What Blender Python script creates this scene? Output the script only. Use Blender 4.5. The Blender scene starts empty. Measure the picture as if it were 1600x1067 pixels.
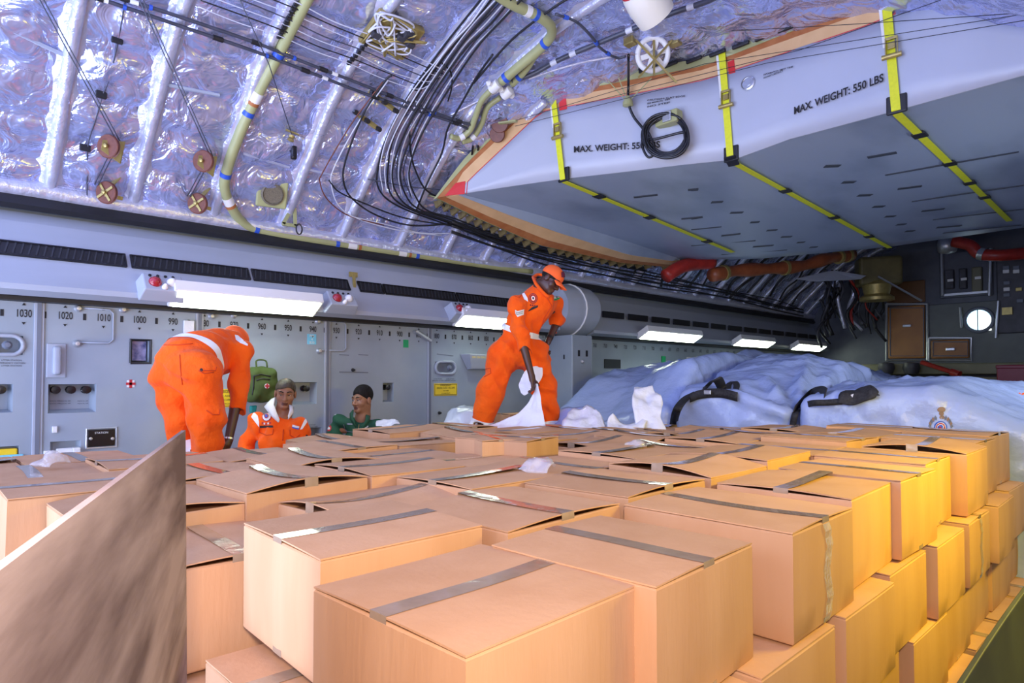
import bpy, bmesh, math, random
import numpy as np
from mathutils import Vector, Matrix, noise as mnoise

SC = bpy.context.scene
COL = SC.collection
R = math.radians

# ------------------------------------------------------------------ camera
F_PX, YAW, PIT, SH = 1000.0, R(46.2), R(1.5), 29.0
CAM = Vector((0.0, 0.0, 1.75))
cam_data = bpy.data.cameras.new('camera')
cam_data.sensor_width = 36.0
cam_data.lens = 36.0 * F_PX / 1600.0
cam_data.shift_y = SH / 1600.0
cam_data.clip_start = 0.05
cam = bpy.data.objects.new('camera', cam_data)
COL.objects.link(cam)
cam.location = CAM
cam.rotation_euler = (R(90) + PIT, 0, YAW)
SC.camera = cam

# ------------------------------------------------------------------ view, world, lights
SC.view_settings.view_transform = 'Standard'
SC.view_settings.look = 'None'
SC.view_settings.gamma = 1.0
SC.view_settings.use_curve_mapping = False
SC.view_settings.exposure = 0.08
world = bpy.data.worlds.new('world')
SC.world = world
world.use_nodes = True
bg = world.node_tree.nodes['Background']
bg.inputs['Color'].default_value = (0.42, 0.52, 1.0, 1)
bg.inputs['Strength'].default_value = 0.75


def area_light(name, loc, target, size, size_y, energy, color, spread=180):
    d = bpy.data.lights.new(name, 'AREA')
    d.shape = 'RECTANGLE'
    d.size, d.size_y = size, size_y
    d.energy = energy
    d.color = color
    d.spread = R(spread)
    o = bpy.data.objects.new(name, d)
    COL.objects.link(o)
    o.location = loc
    o.rotation_euler = (Vector(target) - Vector(loc)).to_track_quat('-Z', 'Y').to_euler()
    return o


# daylight through the open ramp behind the photographer, and an added fill lamp to brighten the ceiling
area_light('ramp_daylight', (-2.8, -4.2, 3.0), (-3.2, 5.0, 2.6), 5.4, 3.4, 290, (0.58, 0.68, 1.0))
area_light('ceiling_fill', (-2.8, -2.2, 0.9), (-3.6, 1.6, 4.6), 4.6, 2.0, 185, (0.62, 0.70, 1.0), 120)
# the photographer's flash
area_light('camera_flash', (0.10, -0.05, 2.02), (-2.6, 2.6, 1.7), 0.22, 0.14, 50, (1.0, 0.78, 0.64))
# the fluorescent lamps on the right-hand side wall, next to the stack
area_light('side_wall_lamp', (0.20, 3.3, 2.15), (-0.9, 3.3, 1.0), 1.2, 0.2, 54, (1.0, 0.74, 0.0))
area_light('side_wall_lamp', (0.20, 6.6, 2.35), (-3.2, 5.6, 1.5), 1.3, 0.2, 26, (0.90, 0.97, 1.0))

# ------------------------------------------------------------------ pixel to place
_fw = Vector((-math.sin(YAW) * math.cos(PIT), math.cos(YAW) * math.cos(PIT), math.sin(PIT)))
_rt = Vector((math.cos(YAW), math.sin(YAW), 0.0))
_up = _rt.cross(_fw)


def ray(px, py):
    return _fw + _rt * ((px - 800.0) / F_PX) + _up * ((533.5 + SH - py) / F_PX)


def at_z(px, py, z):
    d = ray(px, py)
    return CAM + d * ((z - CAM.z) / d.z)


def at_x(px, py, x):
    d = ray(px, py)
    return CAM + d * (x / d.x)


def at_y(px, py, y):
    d = ray(px, py)
    return CAM + d * (y / d.y)


def at_d(px, py, dd):
    return CAM + ray(px, py) * dd


# ------------------------------------------------------------------ object helpers
def tag(o, label=None, cat=None, group=None, kind=None):
    if label: o['label'] = label
    if cat: o['category'] = cat
    if group: o['group'] = group
    if kind: o['kind'] = kind
    return o


def thing(name, label, cat, loc=(0, 0, 0), rot=(0, 0, 0), group=None):
    o = bpy.data.objects.new(name, None)
    o.empty_display_size = 0.1
    COL.objects.link(o)
    o.location = loc
    o.rotation_euler = rot
    return tag(o, label, cat, group)


def world_off(o):
    v = Vector((0, 0, 0))
    while o is not None:
        v += o.location
        o = o.parent
    return v


def mk(name, verts, faces, mat, parent=None, smooth=False, local=False, origin=None, mats=None, fmat=None):
    """one mesh object; verts in world space unless local"""
    if isinstance(verts, np.ndarray):
        V = verts.astype(float)
    else:
        V = np.array([tuple(v) for v in verts], float)
    loc = Vector((0, 0, 0))
    if not local:
        if parent is not None:
            V = V - np.array(world_off(parent))
        else:
            if origin is None:
                mn, mx = V.min(0), V.max(0)
                origin = ((mn[0] + mx[0]) / 2, (mn[1] + mx[1]) / 2, mn[2])
            V = V - np.array(origin)
            loc = Vector(origin)
    me = bpy.data.meshes.new(name)
    me.from_pydata(V.tolist(), [], [tuple(int(i) for i in f) for f in faces])
    if mats:
        for m in mats: me.materials.append(m)
        me.polygons.foreach_set('material_index', np.array(fmat, np.int32))
    elif mat is not None:
        me.materials.append(mat)
    if smooth is True:
        me.polygons.foreach_set('use_smooth', [True] * len(me.polygons))
    me.update()
    if smooth == 'auto':
        me.polygons.foreach_set('use_smooth', [True] * len(me.polygons))
        bm = bmesh.new(); bm.from_mesh(me)
        for e in bm.edges:
            if len(e.link_faces) == 2 and e.calc_face_angle(0) > R(35): e.smooth = False
        bm.to_mesh(me); bm.free()
    o = bpy.data.objects.new(name, me)
    COL.objects.link(o)
    o.location = loc
    if parent is not None: o.parent = parent
    return o


def smooth_path(pts, n=6):
    """Catmull-Rom through the points"""
    P = [Vector(p) for p in pts]
    if len(P) < 3: return P
    out = []
    Q = [P[0] * 2 - P[1]] + P + [P[-1] * 2 - P[-2]]
    for i in range(1, len(Q) - 2):
        a, b, c, d = Q[i - 1], Q[i], Q[i + 1], Q[i + 2]
        for k in range(n):
            t = k / n
            out.append(0.5 * ((2 * b) + (c - a) * t + (2 * a - 5 * b + 4 * c - d) * t * t + (3 * b - a - 3 * c + d) * t ** 3))
    out.append(P[-1])
    return out


class MB:
    """collects shapes, build() links them as one mesh object"""
    def __init__(self):
        self.v, self.f = [], []

    def add(self, v, f):
        n = len(self.v)
        self.v += [Vector(p) for p in v]
        self.f += [tuple(i + n for i in q) for q in f]
        return self

    def box(self, c, s, rot=None, taper=1.0):
        c = Vector(c); hx, hy, hz = s[0] / 2, s[1] / 2, s[2] / 2
        v = []
        for z, t in ((-hz, 1.0), (hz, taper)):
            for x, y in ((-hx, -hy), (hx, -hy), (hx, hy), (-hx, hy)):
                p = Vector((x * t, y * t, z))
                if rot is not None: p = rot @ p
                v.append(c + p)
        return self.add(v, [(3, 2, 1, 0), (4, 5, 6, 7), (0, 1, 5, 4), (1, 2, 6, 5), (2, 3, 7, 6), (3, 0, 4, 7)])

    def bbox(self, a, b):
        a, b = Vector(a), Vector(b)
        return self.box((a + b) / 2, (abs(b.x - a.x), abs(b.y - a.y), abs(b.z - a.z)))

    def bar(self, a, b, w, h, up=(0, 0, 1)):
        a, b = Vector(a), Vector(b)
        d = (b - a).normalized()
        s = d.cross(Vector(up))
        if s.length < 1e-5: s = d.cross(Vector((1, 0, 0)))
        s.normalize(); u = s.cross(d)
        v = []
        for p in (a, b):
            for x, y in ((-1, -1), (1, -1), (1, 1), (-1, 1)):
                v.append(p + s * (x * w / 2) + u * (y * h / 2))
        return self.add(v, [(3, 2, 1, 0), (4, 5, 6, 7), (0, 1, 5, 4), (1, 2, 6, 5), (2, 3, 7, 6), (3, 0, 4, 7)])

    def tube(self, pts, r, seg=8, cap=True):
        P = [Vector(p) for p in pts]
        n = len(P)
        rs = r if isinstance(r, (list, tuple)) else [r] * n
        base = len(self.v)
        prev = None
        for i, p in enumerate(P):
            t = (P[min(i + 1, n - 1)] - P[max(i - 1, 0)])
            if t.length < 1e-9: t = Vector((0, 0, 1))
            t.normalize()
            if prev is None:
                u = t.cross(Vector((0.31, 0.57, 0.76)))
                if u.length < 1e-3: u = t.cross(Vector((1, 0, 0)))
            else:
                u = prev - t * prev.dot(t)
            u.normalize(); prev = u
            w = t.cross(u)
            for k in range(seg):
                a = 2 * math.pi * k / seg
                self.v.append(p + (u * math.cos(a) + w * math.sin(a)) * rs[i])
        for i in range(n - 1):
            for k in range(seg):
                k2 = (k + 1) % seg
                self.f.append((base + i * seg + k, base + i * seg + k2, base + (i + 1) * seg + k2, base + (i + 1) * seg + k))
        if cap:
            self.f.append(tuple(base + k for k in reversed(range(seg))))
            self.f.append(tuple(base + (n - 1) * seg + k for k in range(seg)))
        return self

    def cyl(self, a, b, r, seg=16, r2=None):
        return self.tube([a, b], [r, r if r2 is None else r2], seg)

    def lathe(self, prof, c, axis, seg=20):
        """prof: list of (radius, height along axis)"""
        c = Vector(c); ax = Vector(axis).normalized()
        u = ax.cross(Vector((0.3, 0.5, 0.8)))
        if u.length < 1e-3: u = ax.cross(Vector((1, 0, 0)))
        u.normalize(); w = ax.cross(u)
        base = len(self.v)
        for r, h in prof:
            for k in range(seg):
                a = 2 * math.pi * k / seg
                self.v.append(c + ax * h + (u * math.cos(a) + w * math.sin(a)) * r)
        for i in range(len(prof) - 1):
            for k in range(seg):
                k2 = (k + 1) % seg
                self.f.append((base + i * seg + k, base + i * seg + k2, base + (i + 1) * seg + k2, base + (i + 1) * seg + k))
        self.f.append(tuple(base + k for k in reversed(range(seg))))
        self.f.append(tuple(base + (len(prof) - 1) * seg + k for k in range(seg)))
        return self

    def prism(self, poly, off):
        """extrude a planar polygon (3-D points) by the vector off"""
        P = [Vector(p) for p in poly]; off = Vector(off); n = len(P)
        v = P + [p + off for p in P]
        f = [tuple(reversed(range(n))), tuple(range(n, 2 * n))]
        for i in range(n):
            j = (i + 1) % n
            f.append((i, j, n + j, n + i))
        return self.add(v, f)

    def sheet(self, rows):
        """grid of points -> quads"""
        base = len(self.v); m = len(rows[0])
        for r_ in rows: self.v += [Vector(p) for p in r_]
        for i in range(len(rows) - 1):
            for j in range(m - 1):
                a = base + i * m + j
                self.f.append((a, a + 1, a + m + 1, a + m))
        return self

    def build(self, name, mat, parent=None, smooth=False, local=False, origin=None, bevel=0.0, seg=2, solid=0.0):
        o = mk(name, self.v, self.f, mat, parent, smooth, local, origin)
        bm = bmesh.new(); bm.from_mesh(o.data)
        bmesh.ops.recalc_face_normals(bm, faces=bm.faces)
        bm.to_mesh(o.data); bm.free()
        if bevel:
            m = o.modifiers.new('bevel', 'BEVEL'); m.width = bevel; m.segments = seg
            m.limit_method = 'ANGLE'; m.angle_limit = R(40)
        if solid:
            m = o.modifiers.new('solid', 'SOLIDIFY'); m.thickness = solid; m.offset = 0
        return o


def copy_tree(o, parent=None):
    c = o.copy(); COL.objects.link(c)
    c.parent = parent
    for ch in list(o.children): copy_tree(ch, c)
    return c


# ------------------------------------------------------------------ materials
def nd(nt, typ, **kw):
    n = nt.nodes.new(typ)
    for k, v in kw.items():
        if hasattr(n, k): setattr(n, k, v)
        else: n.inputs[k.replace('_', ' ')].default_value = v
    return n


def mat(name, c1, c2=None, rough=0.6, metal=0.0, nscale=4.0, bump=0.0, bscale=30.0, bdist=0.01, stretch=None, rand=0.0,
        coat=0.0, emit=None, estr=0.0, alpha=1.0, spec=0.5, trans=0.0, sheen=0.0, detail=5.0, contrast=(0.35, 0.65)):
    m = bpy.data.materials.new(name)
    m.use_nodes = True
    nt = m.node_tree
    b = nt.nodes['Principled BSDF']
    L = nt.links.new
    b.inputs['Base Color'].default_value = (*c1, 1)
    b.inputs['Roughness'].default_value = rough
    b.inputs['Metallic'].default_value = metal
    b.inputs['Specular IOR Level'].default_value = spec
    b.inputs['Coat Weight'].default_value = coat
    b.inputs['Alpha'].default_value = alpha
    b.inputs['Transmission Weight'].default_value = trans
    b.inputs['Sheen Weight'].default_value = sheen
    if emit:
        b.inputs['Emission Color'].default_value = (*emit, 1)
        b.inputs['Emission Strength'].default_value = estr
    tc = nt.nodes.new('ShaderNodeTexCoord')
    src = tc.outputs['Object']
    if stretch:
        mp = nt.nodes.new('ShaderNodeMapping')
        mp.inputs['Scale'].default_value = stretch
        L(src, mp.inputs['Vector']); src = mp.outputs['Vector']
    col = None
    if c2 is not None:
        n = nd(nt, 'ShaderNodeTexNoise'); n.inputs['Scale'].default_value = nscale; n.inputs['Detail'].default_value = detail
        L(src, n.inputs['Vector'])
        r_ = nt.nodes.new('ShaderNodeValToRGB')
        r_.color_ramp.elements[0].position, r_.color_ramp.elements[1].position = contrast
        r_.color_ramp.elements[0].color = (*c1, 1); r_.color_ramp.elements[1].color = (*c2, 1)
        L(n.outputs['Fac'], r_.inputs['Fac']); col = r_.outputs['Color']
        L(col, b.inputs['Base Color'])
    if rand:
        oi = nt.nodes.new('ShaderNodeObjectInfo')
        hs = nt.nodes.new('ShaderNodeHueSaturation')
        mr = nt.nodes.new('ShaderNodeMapRange')
        mr.inputs['To Min'].default_value = 1 - rand; mr.inputs['To Max'].default_value = 1 + rand
        L(oi.outputs['Random'], mr.inputs['Value']); L(mr.outputs['Result'], hs.inputs['Value'])
        if col is not None: L(col, hs.inputs['Color'])
        else: hs.inputs['Color'].default_value = (*c1, 1)
        L(hs.outputs['Color'], b.inputs['Base Color'])
    if bump:
        n2 = nd(nt, 'ShaderNodeTexNoise'); n2.inputs['Scale'].default_value = bscale; n2.inputs['Detail'].default_value = 4
        L(src, n2.inputs['Vector'])
        bp = nt.nodes.new('ShaderNodeBump'); bp.inputs['Strength'].default_value = bump; bp.inputs['Distance'].default_value = bdist
        L(n2.outputs['Fac'], bp.inputs['Height']); L(bp.outputs['Normal'], b.inputs['Normal'])
    return m


M = {}
M['card'] = mat('cardboard', (0.56, 0.315, 0.165), (0.61, 0.355, 0.195), rough=0.75, nscale=7, rand=0.10, bump=0.12, bscale=60, stretch=(1, 1, 0.15), spec=0.25)
M['card_edge'] = mat('cardboard_edge', (0.42, 0.28, 0.16), (0.30, 0.19, 0.11), rough=0.9, nscale=40)
M['tape'] = mat('packing_tape', (0.33, 0.24, 0.16), (0.40, 0.30, 0.21), rough=0.16, nscale=12, bump=0.25, bscale=14, stretch=(1, 1, 1), spec=0.6, coat=0.6)
M['tape_clear'] = mat('clear_tape', (0.75, 0.75, 0.8), rough=0.12, alpha=0.45, bump=0.8, bscale=60, coat=1.0)
M['tape_tuft'] = mat('clear_tape_tuft', (0.8, 0.8, 0.86), rough=0.1, alpha=0.30, bump=0.9, bscale=70, coat=1.0)
M['wallgrey'] = mat('grey_wall_paint', (0.33, 0.385, 0.45), (0.29, 0.345, 0.41), rough=0.45, nscale=2.5, bump=0.03, bscale=20)
M['trimgrey'] = mat('grey_panel_paint', (0.42, 0.46, 0.54), (0.37, 0.41, 0.49), rough=0.4, nscale=1.5, stretch=(1, 0.3, 3))
M['seam'] = mat('dark_grey_seam', (0.16, 0.18, 0.23), rough=0.5)
M['darkseam'] = mat('dark_slot', (0.05, 0.06, 0.08), rough=0.6)
M['black'] = mat('black_rubber', (0.012, 0.012, 0.015), rough=0.5)
M['blackgloss'] = mat('black_plastic', (0.01, 0.01, 0.012), rough=0.25)
M['white'] = mat('white_paint', (0.80, 0.80, 0.80), rough=0.5)
M['ink'] = mat('black_ink', (0.015, 0.015, 0.02), rough=0.7)
M['inkblue'] = mat('grey_blue_print', (0.10, 0.11, 0.2), rough=0.6)
M['redink'] = mat('red_ink', (0.5, 0.02, 0.03), rough=0.6)
M['green_pipe'] = mat('olive_primer_pipe', (0.42, 0.43, 0.20), (0.35, 0.36, 0.17), rough=0.45, nscale=3)
M['blueclip'] = mat('blue_clip', (0.03, 0.10, 0.55), rough=0.4)
M['brass'] = mat('yellow_chromate_metal', (0.45, 0.36, 0.12), (0.36, 0.28, 0.10), rough=0.4, metal=0.5, nscale=20)
M['darkbrass'] = mat('dark_chromate', (0.16, 0.12, 0.05), (0.22, 0.17, 0.07), rough=0.5, nscale=20)
M['pulley'] = mat('brown_phenolic', (0.13, 0.035, 0.02), (0.18, 0.055, 0.03), rough=0.5, nscale=25)
M['steel'] = mat('steel', (0.55, 0.57, 0.60), rough=0.3, metal=0.9)
M['cable_grey'] = mat('grey_conduit', (0.045, 0.05, 0.075), (0.07, 0.075, 0.11), rough=0.4, nscale=9)
M['cable_white'] = mat('white_wire', (0.62, 0.64, 0.74), rough=0.45)
M['orange'] = mat('orange_cotton', (0.92, 0.10, 0.004), (0.97, 0.135, 0.006), rough=0.85, nscale=5, bump=0.7, bscale=11, bdist=0.04, sheen=0.1, spec=0.2)
M['band'] = mat('reflective_band', (0.90, 0.91, 0.95), rough=0.35, bump=0.1)
M['skin'] = mat('brown_skin', (0.36, 0.175, 0.10), (0.30, 0.145, 0.08), rough=0.45, nscale=10)
M['skin_dark'] = mat('dark_brown_skin', (0.075, 0.028, 0.017), (0.06, 0.022, 0.014), rough=0.42, nscale=10)
M['lip'] = mat('lip', (0.13, 0.045, 0.03), rough=0.4)
M['hair'] = mat('black_hair', (0.006, 0.005, 0.005), (0.014, 0.011, 0.010), rough=0.75, spec=.25, nscale=60, stretch=(1, 1, .2), bump=0.5, bscale=120)
M['eyewhite'] = mat('eye_white', (0.75, 0.72, 0.68), rough=0.2)
M['greensuit'] = mat('green_flight_suit', (0.010, 0.075, 0.040), (0.014, 0.095, 0.05), rough=0.8, nscale=6, bump=0.25, bscale=18, bdist=0.02)
M['tarp'] = mat('blue_tarpaulin', (0.36, 0.46, 0.80), (0.40, 0.50, 0.83), rough=0.27, nscale=3, bump=0.5, bscale=6, bdist=0.04, stretch=(1, 1, 1))
M['tarp_pale'] = mat('pale_tarpaulin', (0.55, 0.60, 0.78), (0.60, 0.66, 0.82), rough=0.3, nscale=3, bump=0.4, bscale=6, bdist=0.03)
M['plastic'] = mat('white_plastic_bag', (0.80, 0.82, 0.90), rough=0.28, bump=0.6, bscale=9, bdist=0.03)
M['plastic_pale'] = mat('pale_greenish_plastic', (0.62, 0.70, 0.74), (0.70, 0.77, 0.80), rough=0.25, bump=0.5, bscale=9, bdist=0.03, nscale=4)
M['brownink'] = mat('brown_ink', (0.30, 0.20, 0.13), rough=0.7)
M['strapblack'] = mat('black_webbing', (0.012, 0.012, 0.015), (0.03, 0.03, 0.035), rough=0.7, nscale=50)
M['yellow'] = mat('yellow_webbing', (0.78, 0.80, 0.02), (0.70, 0.73, 0.02), rough=0.6, nscale=40)
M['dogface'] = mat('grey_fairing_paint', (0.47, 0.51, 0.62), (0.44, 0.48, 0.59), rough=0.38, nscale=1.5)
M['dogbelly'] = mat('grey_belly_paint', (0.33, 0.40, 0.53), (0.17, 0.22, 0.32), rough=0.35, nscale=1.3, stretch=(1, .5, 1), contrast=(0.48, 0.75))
M['tanborder'] = mat('tan_sealant', (0.75, 0.48, 0.24), (0.68, 0.42, 0.20), rough=0.6, nscale=6)
M['rustborder'] = mat('rust_sealant', (0.38, 0.12, 0.03), (0.45, 0.17, 0.05), rough=0.6, nscale=10)
M['red'] = mat('red_paint', (0.65, 0.03, 0.03), rough=0.4)
M['ply'] = mat('weathered_plywood', (0.15, 0.105, 0.10), (0.42, 0.33, 0.31), rough=0.85, nscale=6, detail=10, bump=0.03, bscale=60, stretch=(.28, .28, 1.7), contrast=(0.40, 0.60), spec=.2)
M['plyedge'] = mat('plywood_edge', (0.60, 0.50, 0.36), (0.40, 0.31, 0.2), rough=0.8, nscale=60)
M['bagred'] = mat('green_pouch', (0.05, 0.085, 0.012), (0.07, 0.11, 0.02), rough=0.8, nscale=9, bump=.3, bscale=20)
M['signyellow'] = mat('yellow_sign', (0.85, 0.60, 0.02), rough=0.5)
M['green'] = mat('green_sign', (0.01, 0.35, 0.12), rough=0.5)
M['cyan'] = mat('light_blue_label', (0.20, 0.62, 0.85), rough=0.5)
M['tube_light'] = mat('fluorescent_diffuser', (0.9, 0.92, 0.85), emit=(0.88, 1.0, 0.80), estr=13.0, rough=0.4)
M['bulb'] = mat('lamp_glass', (0.85, 0.85, 0.88), rough=0.08, spec=0.8)
M['redlens'] = mat('red_lens', (0.35, 0.01, 0.02), rough=0.1, coat=0.6)
M['floor'] = mat('cargo_floor', (0.20, 0.21, 0.22), (0.26, 0.27, 0.28), rough=0.6, nscale=3)
M['alu'] = mat('aluminium', (0.55, 0.57, 0.60), rough=0.4, metal=0.7)
M['dark'] = mat('dark_bay_equipment', (0.035, 0.035, 0.045), (0.06, 0.06, 0.075), rough=0.5, nscale=5)
M['navy'] = mat('navy_grey_panel', (0.07, 0.08, 0.11), (0.10, 0.11, 0.14), rough=0.5, nscale=3)
M['brownpanel'] = mat('brown_door_panel', (0.36, 0.15, 0.035), (0.30, 0.12, 0.03), rough=0.45, nscale=4)
M['redduct'] = mat('red_hose', (0.42, 0.03, 0.02), (0.30, 0.02, 0.015), rough=0.4, nscale=10)
M['brownduct'] = mat('orange_brown_duct', (0.33, 0.09, 0.03), (0.24, 0.06, 0.02), rough=0.4, nscale=8)
M['maroon'] = mat('maroon_crate', (0.25, 0.012, 0.035), rough=0.4)
M['skyglass'] = mat('daylit_glass', (0.6, 0.85, 1.0), emit=(0.55, 0.85, 1.0), estr=2.2)
M['skyglass2'] = mat('daylit_glass_bright', (0.9, 0.97, 1.0), emit=(0.95, 1.0, 1.0), estr=3.0)
M['louvre'] = mat('louvre_dark', (0.03, 0.032, 0.04), rough=0.5)
M['blueglass'] = mat('silver_blue_pane', (0.06, 0.10, 0.28), (0.45, 0.52, 0.8), rough=0.35, metal=.3, nscale=14, bump=.5, bscale=15)
M['foil'] = None


def foil_material():
    m = bpy.data.materials.new('silver_insulation_foil')
    m.use_nodes = True
    nt = m.node_tree; L = nt.links.new
    b = nt.nodes['Principled BSDF']
    b.inputs['Base Color'].default_value = (0.58, 0.63, 0.94, 1)
    b.inputs['Metallic'].default_value = 0.72
    b.inputs['Roughness'].default_value = 0.22
    tc = nt.nodes.new('ShaderNodeTexCoord')
    mp = nt.nodes.new('ShaderNodeMapping'); mp.inputs['Scale'].default_value = (1, 1, 1)
    L(tc.outputs['Object'], mp.inputs['Vector'])
    v = nt.nodes.new('ShaderNodeTexNoise'); v.inputs['Scale'].default_value = 5.0; v.inputs['Detail'].default_value = 3; v.inputs['Distortion'].default_value = 1.2
    L(mp.outputs['Vector'], v.inputs['Vector'])
    w = nt.nodes.new('ShaderNodeTexNoise'); w.noise_type = 'RIDGED_MULTIFRACTAL'; w.inputs['Scale'].default_value = 7.0; w.inputs['Detail'].default_value = 4; w.inputs['Distortion'].default_value = 0.6
    L(mp.outputs['Vector'], w.inputs['Vector'])
    a = nt.nodes.new('ShaderNodeMath'); a.operation = 'MULTIPLY_ADD'; a.inputs[1].default_value = 0.35
    L(w.outputs['Fac'], a.inputs[0]); L(v.outputs['Fac'], a.inputs[2])
    bp = nt.nodes.new('ShaderNodeBump'); bp.inputs['Strength'].default_value = 0.8; bp.inputs['Distance'].default_value = 0.06
    L(a.outputs['Value'], bp.inputs['Height']); L(bp.outputs['Normal'], b.inputs['Normal'])
    return m


M['foil'] = foil_material()
M['foilrib'] = mat('silver_rib_wrap', (0.68, 0.70, 0.84), (0.60, 0.62, 0.78), rough=0.3, metal=0.5, nscale=8, bump=0.5, bscale=14, bdist=0.03)

# ------------------------------------------------------------------ the shell
Y0, Y1 = -1.6, 15.8
AX = -2.87                       # centre line of the bay
WX = -5.92                       # face of the left side wall
PROF = [(-6.04, 3.20), (-5.80, 3.46), (-5.50, 3.75), (-5.15, 4.08), (-4.80, 4.34), (-4.50, 4.50), (-4.20, 4.61), (-3.90, 4.70), (-3.60, 4.76), (-3.2, 4.80), (AX, 4.82)]
PROF = PROF + [(2 * AX - x, z) for x, z in reversed(PROF[:-1])]
PX = np.array([p[0] for p in PROF]); PZ = np.array([p[1] for p in PROF])
# arc-length table of the cross-section
_s = np.concatenate([[0], np.cumsum(np.hypot(np.diff(PX), np.diff(PZ)))])
ARC = float(_s[-1])


def prof_at(s):
    x = np.interp(s, _s, PX); z = np.interp(s, _s, PZ)
    e = 0.06
    tx = np.interp(s + e, _s, PX) - np.interp(s - e, _s, PX)
    tz = np.interp(s + e, _s, PZ) - np.interp(s - e, _s, PZ)
    l = np.hypot(tx, tz) + 1e-9
    return x, z, tz / l, -tx / l          # point and inward normal


_offs = {}


def ceil_hit(px, py, off=0.0):
    """where the line of sight meets a surface lying off inside the ceiling lining"""
    k_ = round(off, 3)
    if k_ not in _offs:
        ss = np.linspace(0, ARC, 200); x, z, nx, nz = prof_at(ss)
        _offs[k_] = (x + nx * off, z + nz * off)
    OX, OZ = _offs[k_]
    d = ray(px, py)
    def inside(t):
        p = CAM + d * t
        if p.x < OX[0] or p.x > OX[-1]: return False
        return p.z < np.interp(p.x, OX, OZ)
    t = 0.5
    while t < 30 and inside(t): t += 0.05
    a, b = t - 0.05, t
    for _ in range(30):
        m_ = (a + b) / 2
        if inside(m_): a = m_
        else: b = m_
    return CAM + d * a


RIB_Y = [0.20, 0.81, 1.38, 2.01, 2.66, 3.29, 3.98] + [4.62 + 0.62 * k for k in range(18)]
RIB_Y = [y for y in RIB_Y if y < Y1 - 0.2]


def ridge(p, sc):
    return 1.0 - abs(mnoise.noise(p * sc)) * 2


def build_ceiling():
    ys = np.concatenate([np.arange(Y0, 6.2, 0.035), np.arange(6.2, Y1 + 0.01, 0.12)])
    ss = np.concatenate([np.arange(0, 4.6, 0.035), np.arange(4.6, ARC, 0.12), [ARC]])
    Yg, Sg = np.meshgrid(ys, ss, indexing='ij')
    x, z, nx, nz = prof_at(Sg)
    ribs = np.array([Y0 - 0.4] + RIB_Y + [Y1 + 0.3])
    i = np.clip(np.searchsorted(ribs, Yg) - 1, 0, len(ribs) - 2)
    u = (Yg - ribs[i]) / (ribs[i + 1] - ribs[i])
    pil = np.clip(4 * u * (1 - u), 0, 1) ** 0.6
    row = 0.36
    vv = (Sg / row + 0.37 * np.sin(i * 2.1)) % 1.0
    pv = np.clip(4 * vv * (1 - vv), 0, 1) ** 0.5
    amp = np.zeros_like(Yg)
    for a in range(Yg.shape[0]):
        for b in range(Yg.shape[1]):
            p = Vector((Yg[a, b], Sg[a, b], 0))
            q = p + Vector((mnoise.noise(p * 1.7), mnoise.noise(p * 1.7 + Vector((7, 3, 1))), 0)) * 0.25
            amp[a, b] = 0.5 * mnoise.noise(q * 4.2) + 0.42 * ridge(q + Vector((3, 1, 4)), 3.4) + 0.25 * ridge(q, 8.0)
    off = 0.058 * pil * pv + 0.042 * amp * pil + 0.008 * amp
    X_ = x + nx * off; Z_ = z + nz * off
    V = np.stack([X_, Yg, Z_], -1).reshape(-1, 3)
    n, m_ = Yg.shape
    idx = np.arange(n * m_).reshape(n, m_)
    fc = np.stack([idx[:-1, :-1], idx[:-1, 1:], idx[1:, 1:], idx[1:, :-1]], -1).reshape(-1, 4)
    o = mk('ceiling', V, fc, M['foil'], smooth=True, origin=(AX, Y0, 3.2))
    tag(o, kind='structure')
    return o


CEIL = build_ceiling()
# outer skin behind the lining, so no light leaks through
shell = MB()
rows = []
for y in (Y0, Y1):
    rows.append([(2 * AX - 6.0 - 0.0 if False else x + (x - AX) * 0.05, y, z + 0.16) for x, z in PROF])
shell.sheet(rows)
tag(shell.build('ceiling_skin', M['alu'], CEIL), kind='structure')

fl = MB(); fl.bbox((-6.6, Y0, -0.1), (0.9, Y1, 0.0))
tag(fl.build('floor', M['floor']), kind='structure')

# wrapped frames over the lining
ORD = ['first', 'second', 'third', 'fourth', 'fifth', 'sixth', 'seventh', 'eighth', 'ninth', 'tenth', 'eleventh', 'twelfth', 'thirteenth', 'fourteenth',
       'fifteenth', 'sixteenth', 'seventeenth', 'eighteenth', 'nineteenth', 'twentieth', 'twenty-first', 'twenty-second', 'twenty-third', 'twenty-fourth']
rib_things = []
for k, y in enumerate(RIB_Y[1:]):
    smax = ARC if y < 4.6 else 2.2
    pts = []
    rr = []
    n = 46
    for j in range(n + 1):
        s = 0.02 + (smax - 0.04) * j / n
        x, z, nx, nz = prof_at(s)
        wob = 0.006 * mnoise.noise(Vector((s * 5, y * 3, 0)))
        pts.append((x + nx * 0.055, y + wob, z + nz * 0.055))
        rr.append(0.043 + 0.006 * mnoise.noise(Vector((s * 9, y, 2))))
    mb = MB().tube(pts, rr, 10)
    # flat skirt where the wrap meets the blanket
    rows = []
    for dy, o_ in ((-0.10, 0.012), (-0.045, 0.055), (0.045, 0.055), (0.10, 0.012)):
        rr_ = []
        for j in range(n + 1):
            s = 0.02 + (smax - 0.04) * j / n
            x, z, nx, nz = prof_at(s)
            w = 0.012 * mnoise.noise(Vector((s * 7, y + dy * 9, 5)))
            rr_.append((x + nx * (o_ + w), y + dy + w, z + nz * (o_ + w)))
        rows.append(rr_)
    mb.sheet(rows)
    o = mb.build('frame_rib', M['foilrib'], smooth=True)
    lab = ('silver wrapped fuselage frame rib, %s from the left edge of the photo' % ORD[k]) if y < 4.5 else \
          ('dark foil wrapped frame rib below the wing box, %s one going forward' % ORD[k - 6])
    tag(o, lab, 'rib', 'wrapped frame ribs along the left side')
    rib_things.append(o)

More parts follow.
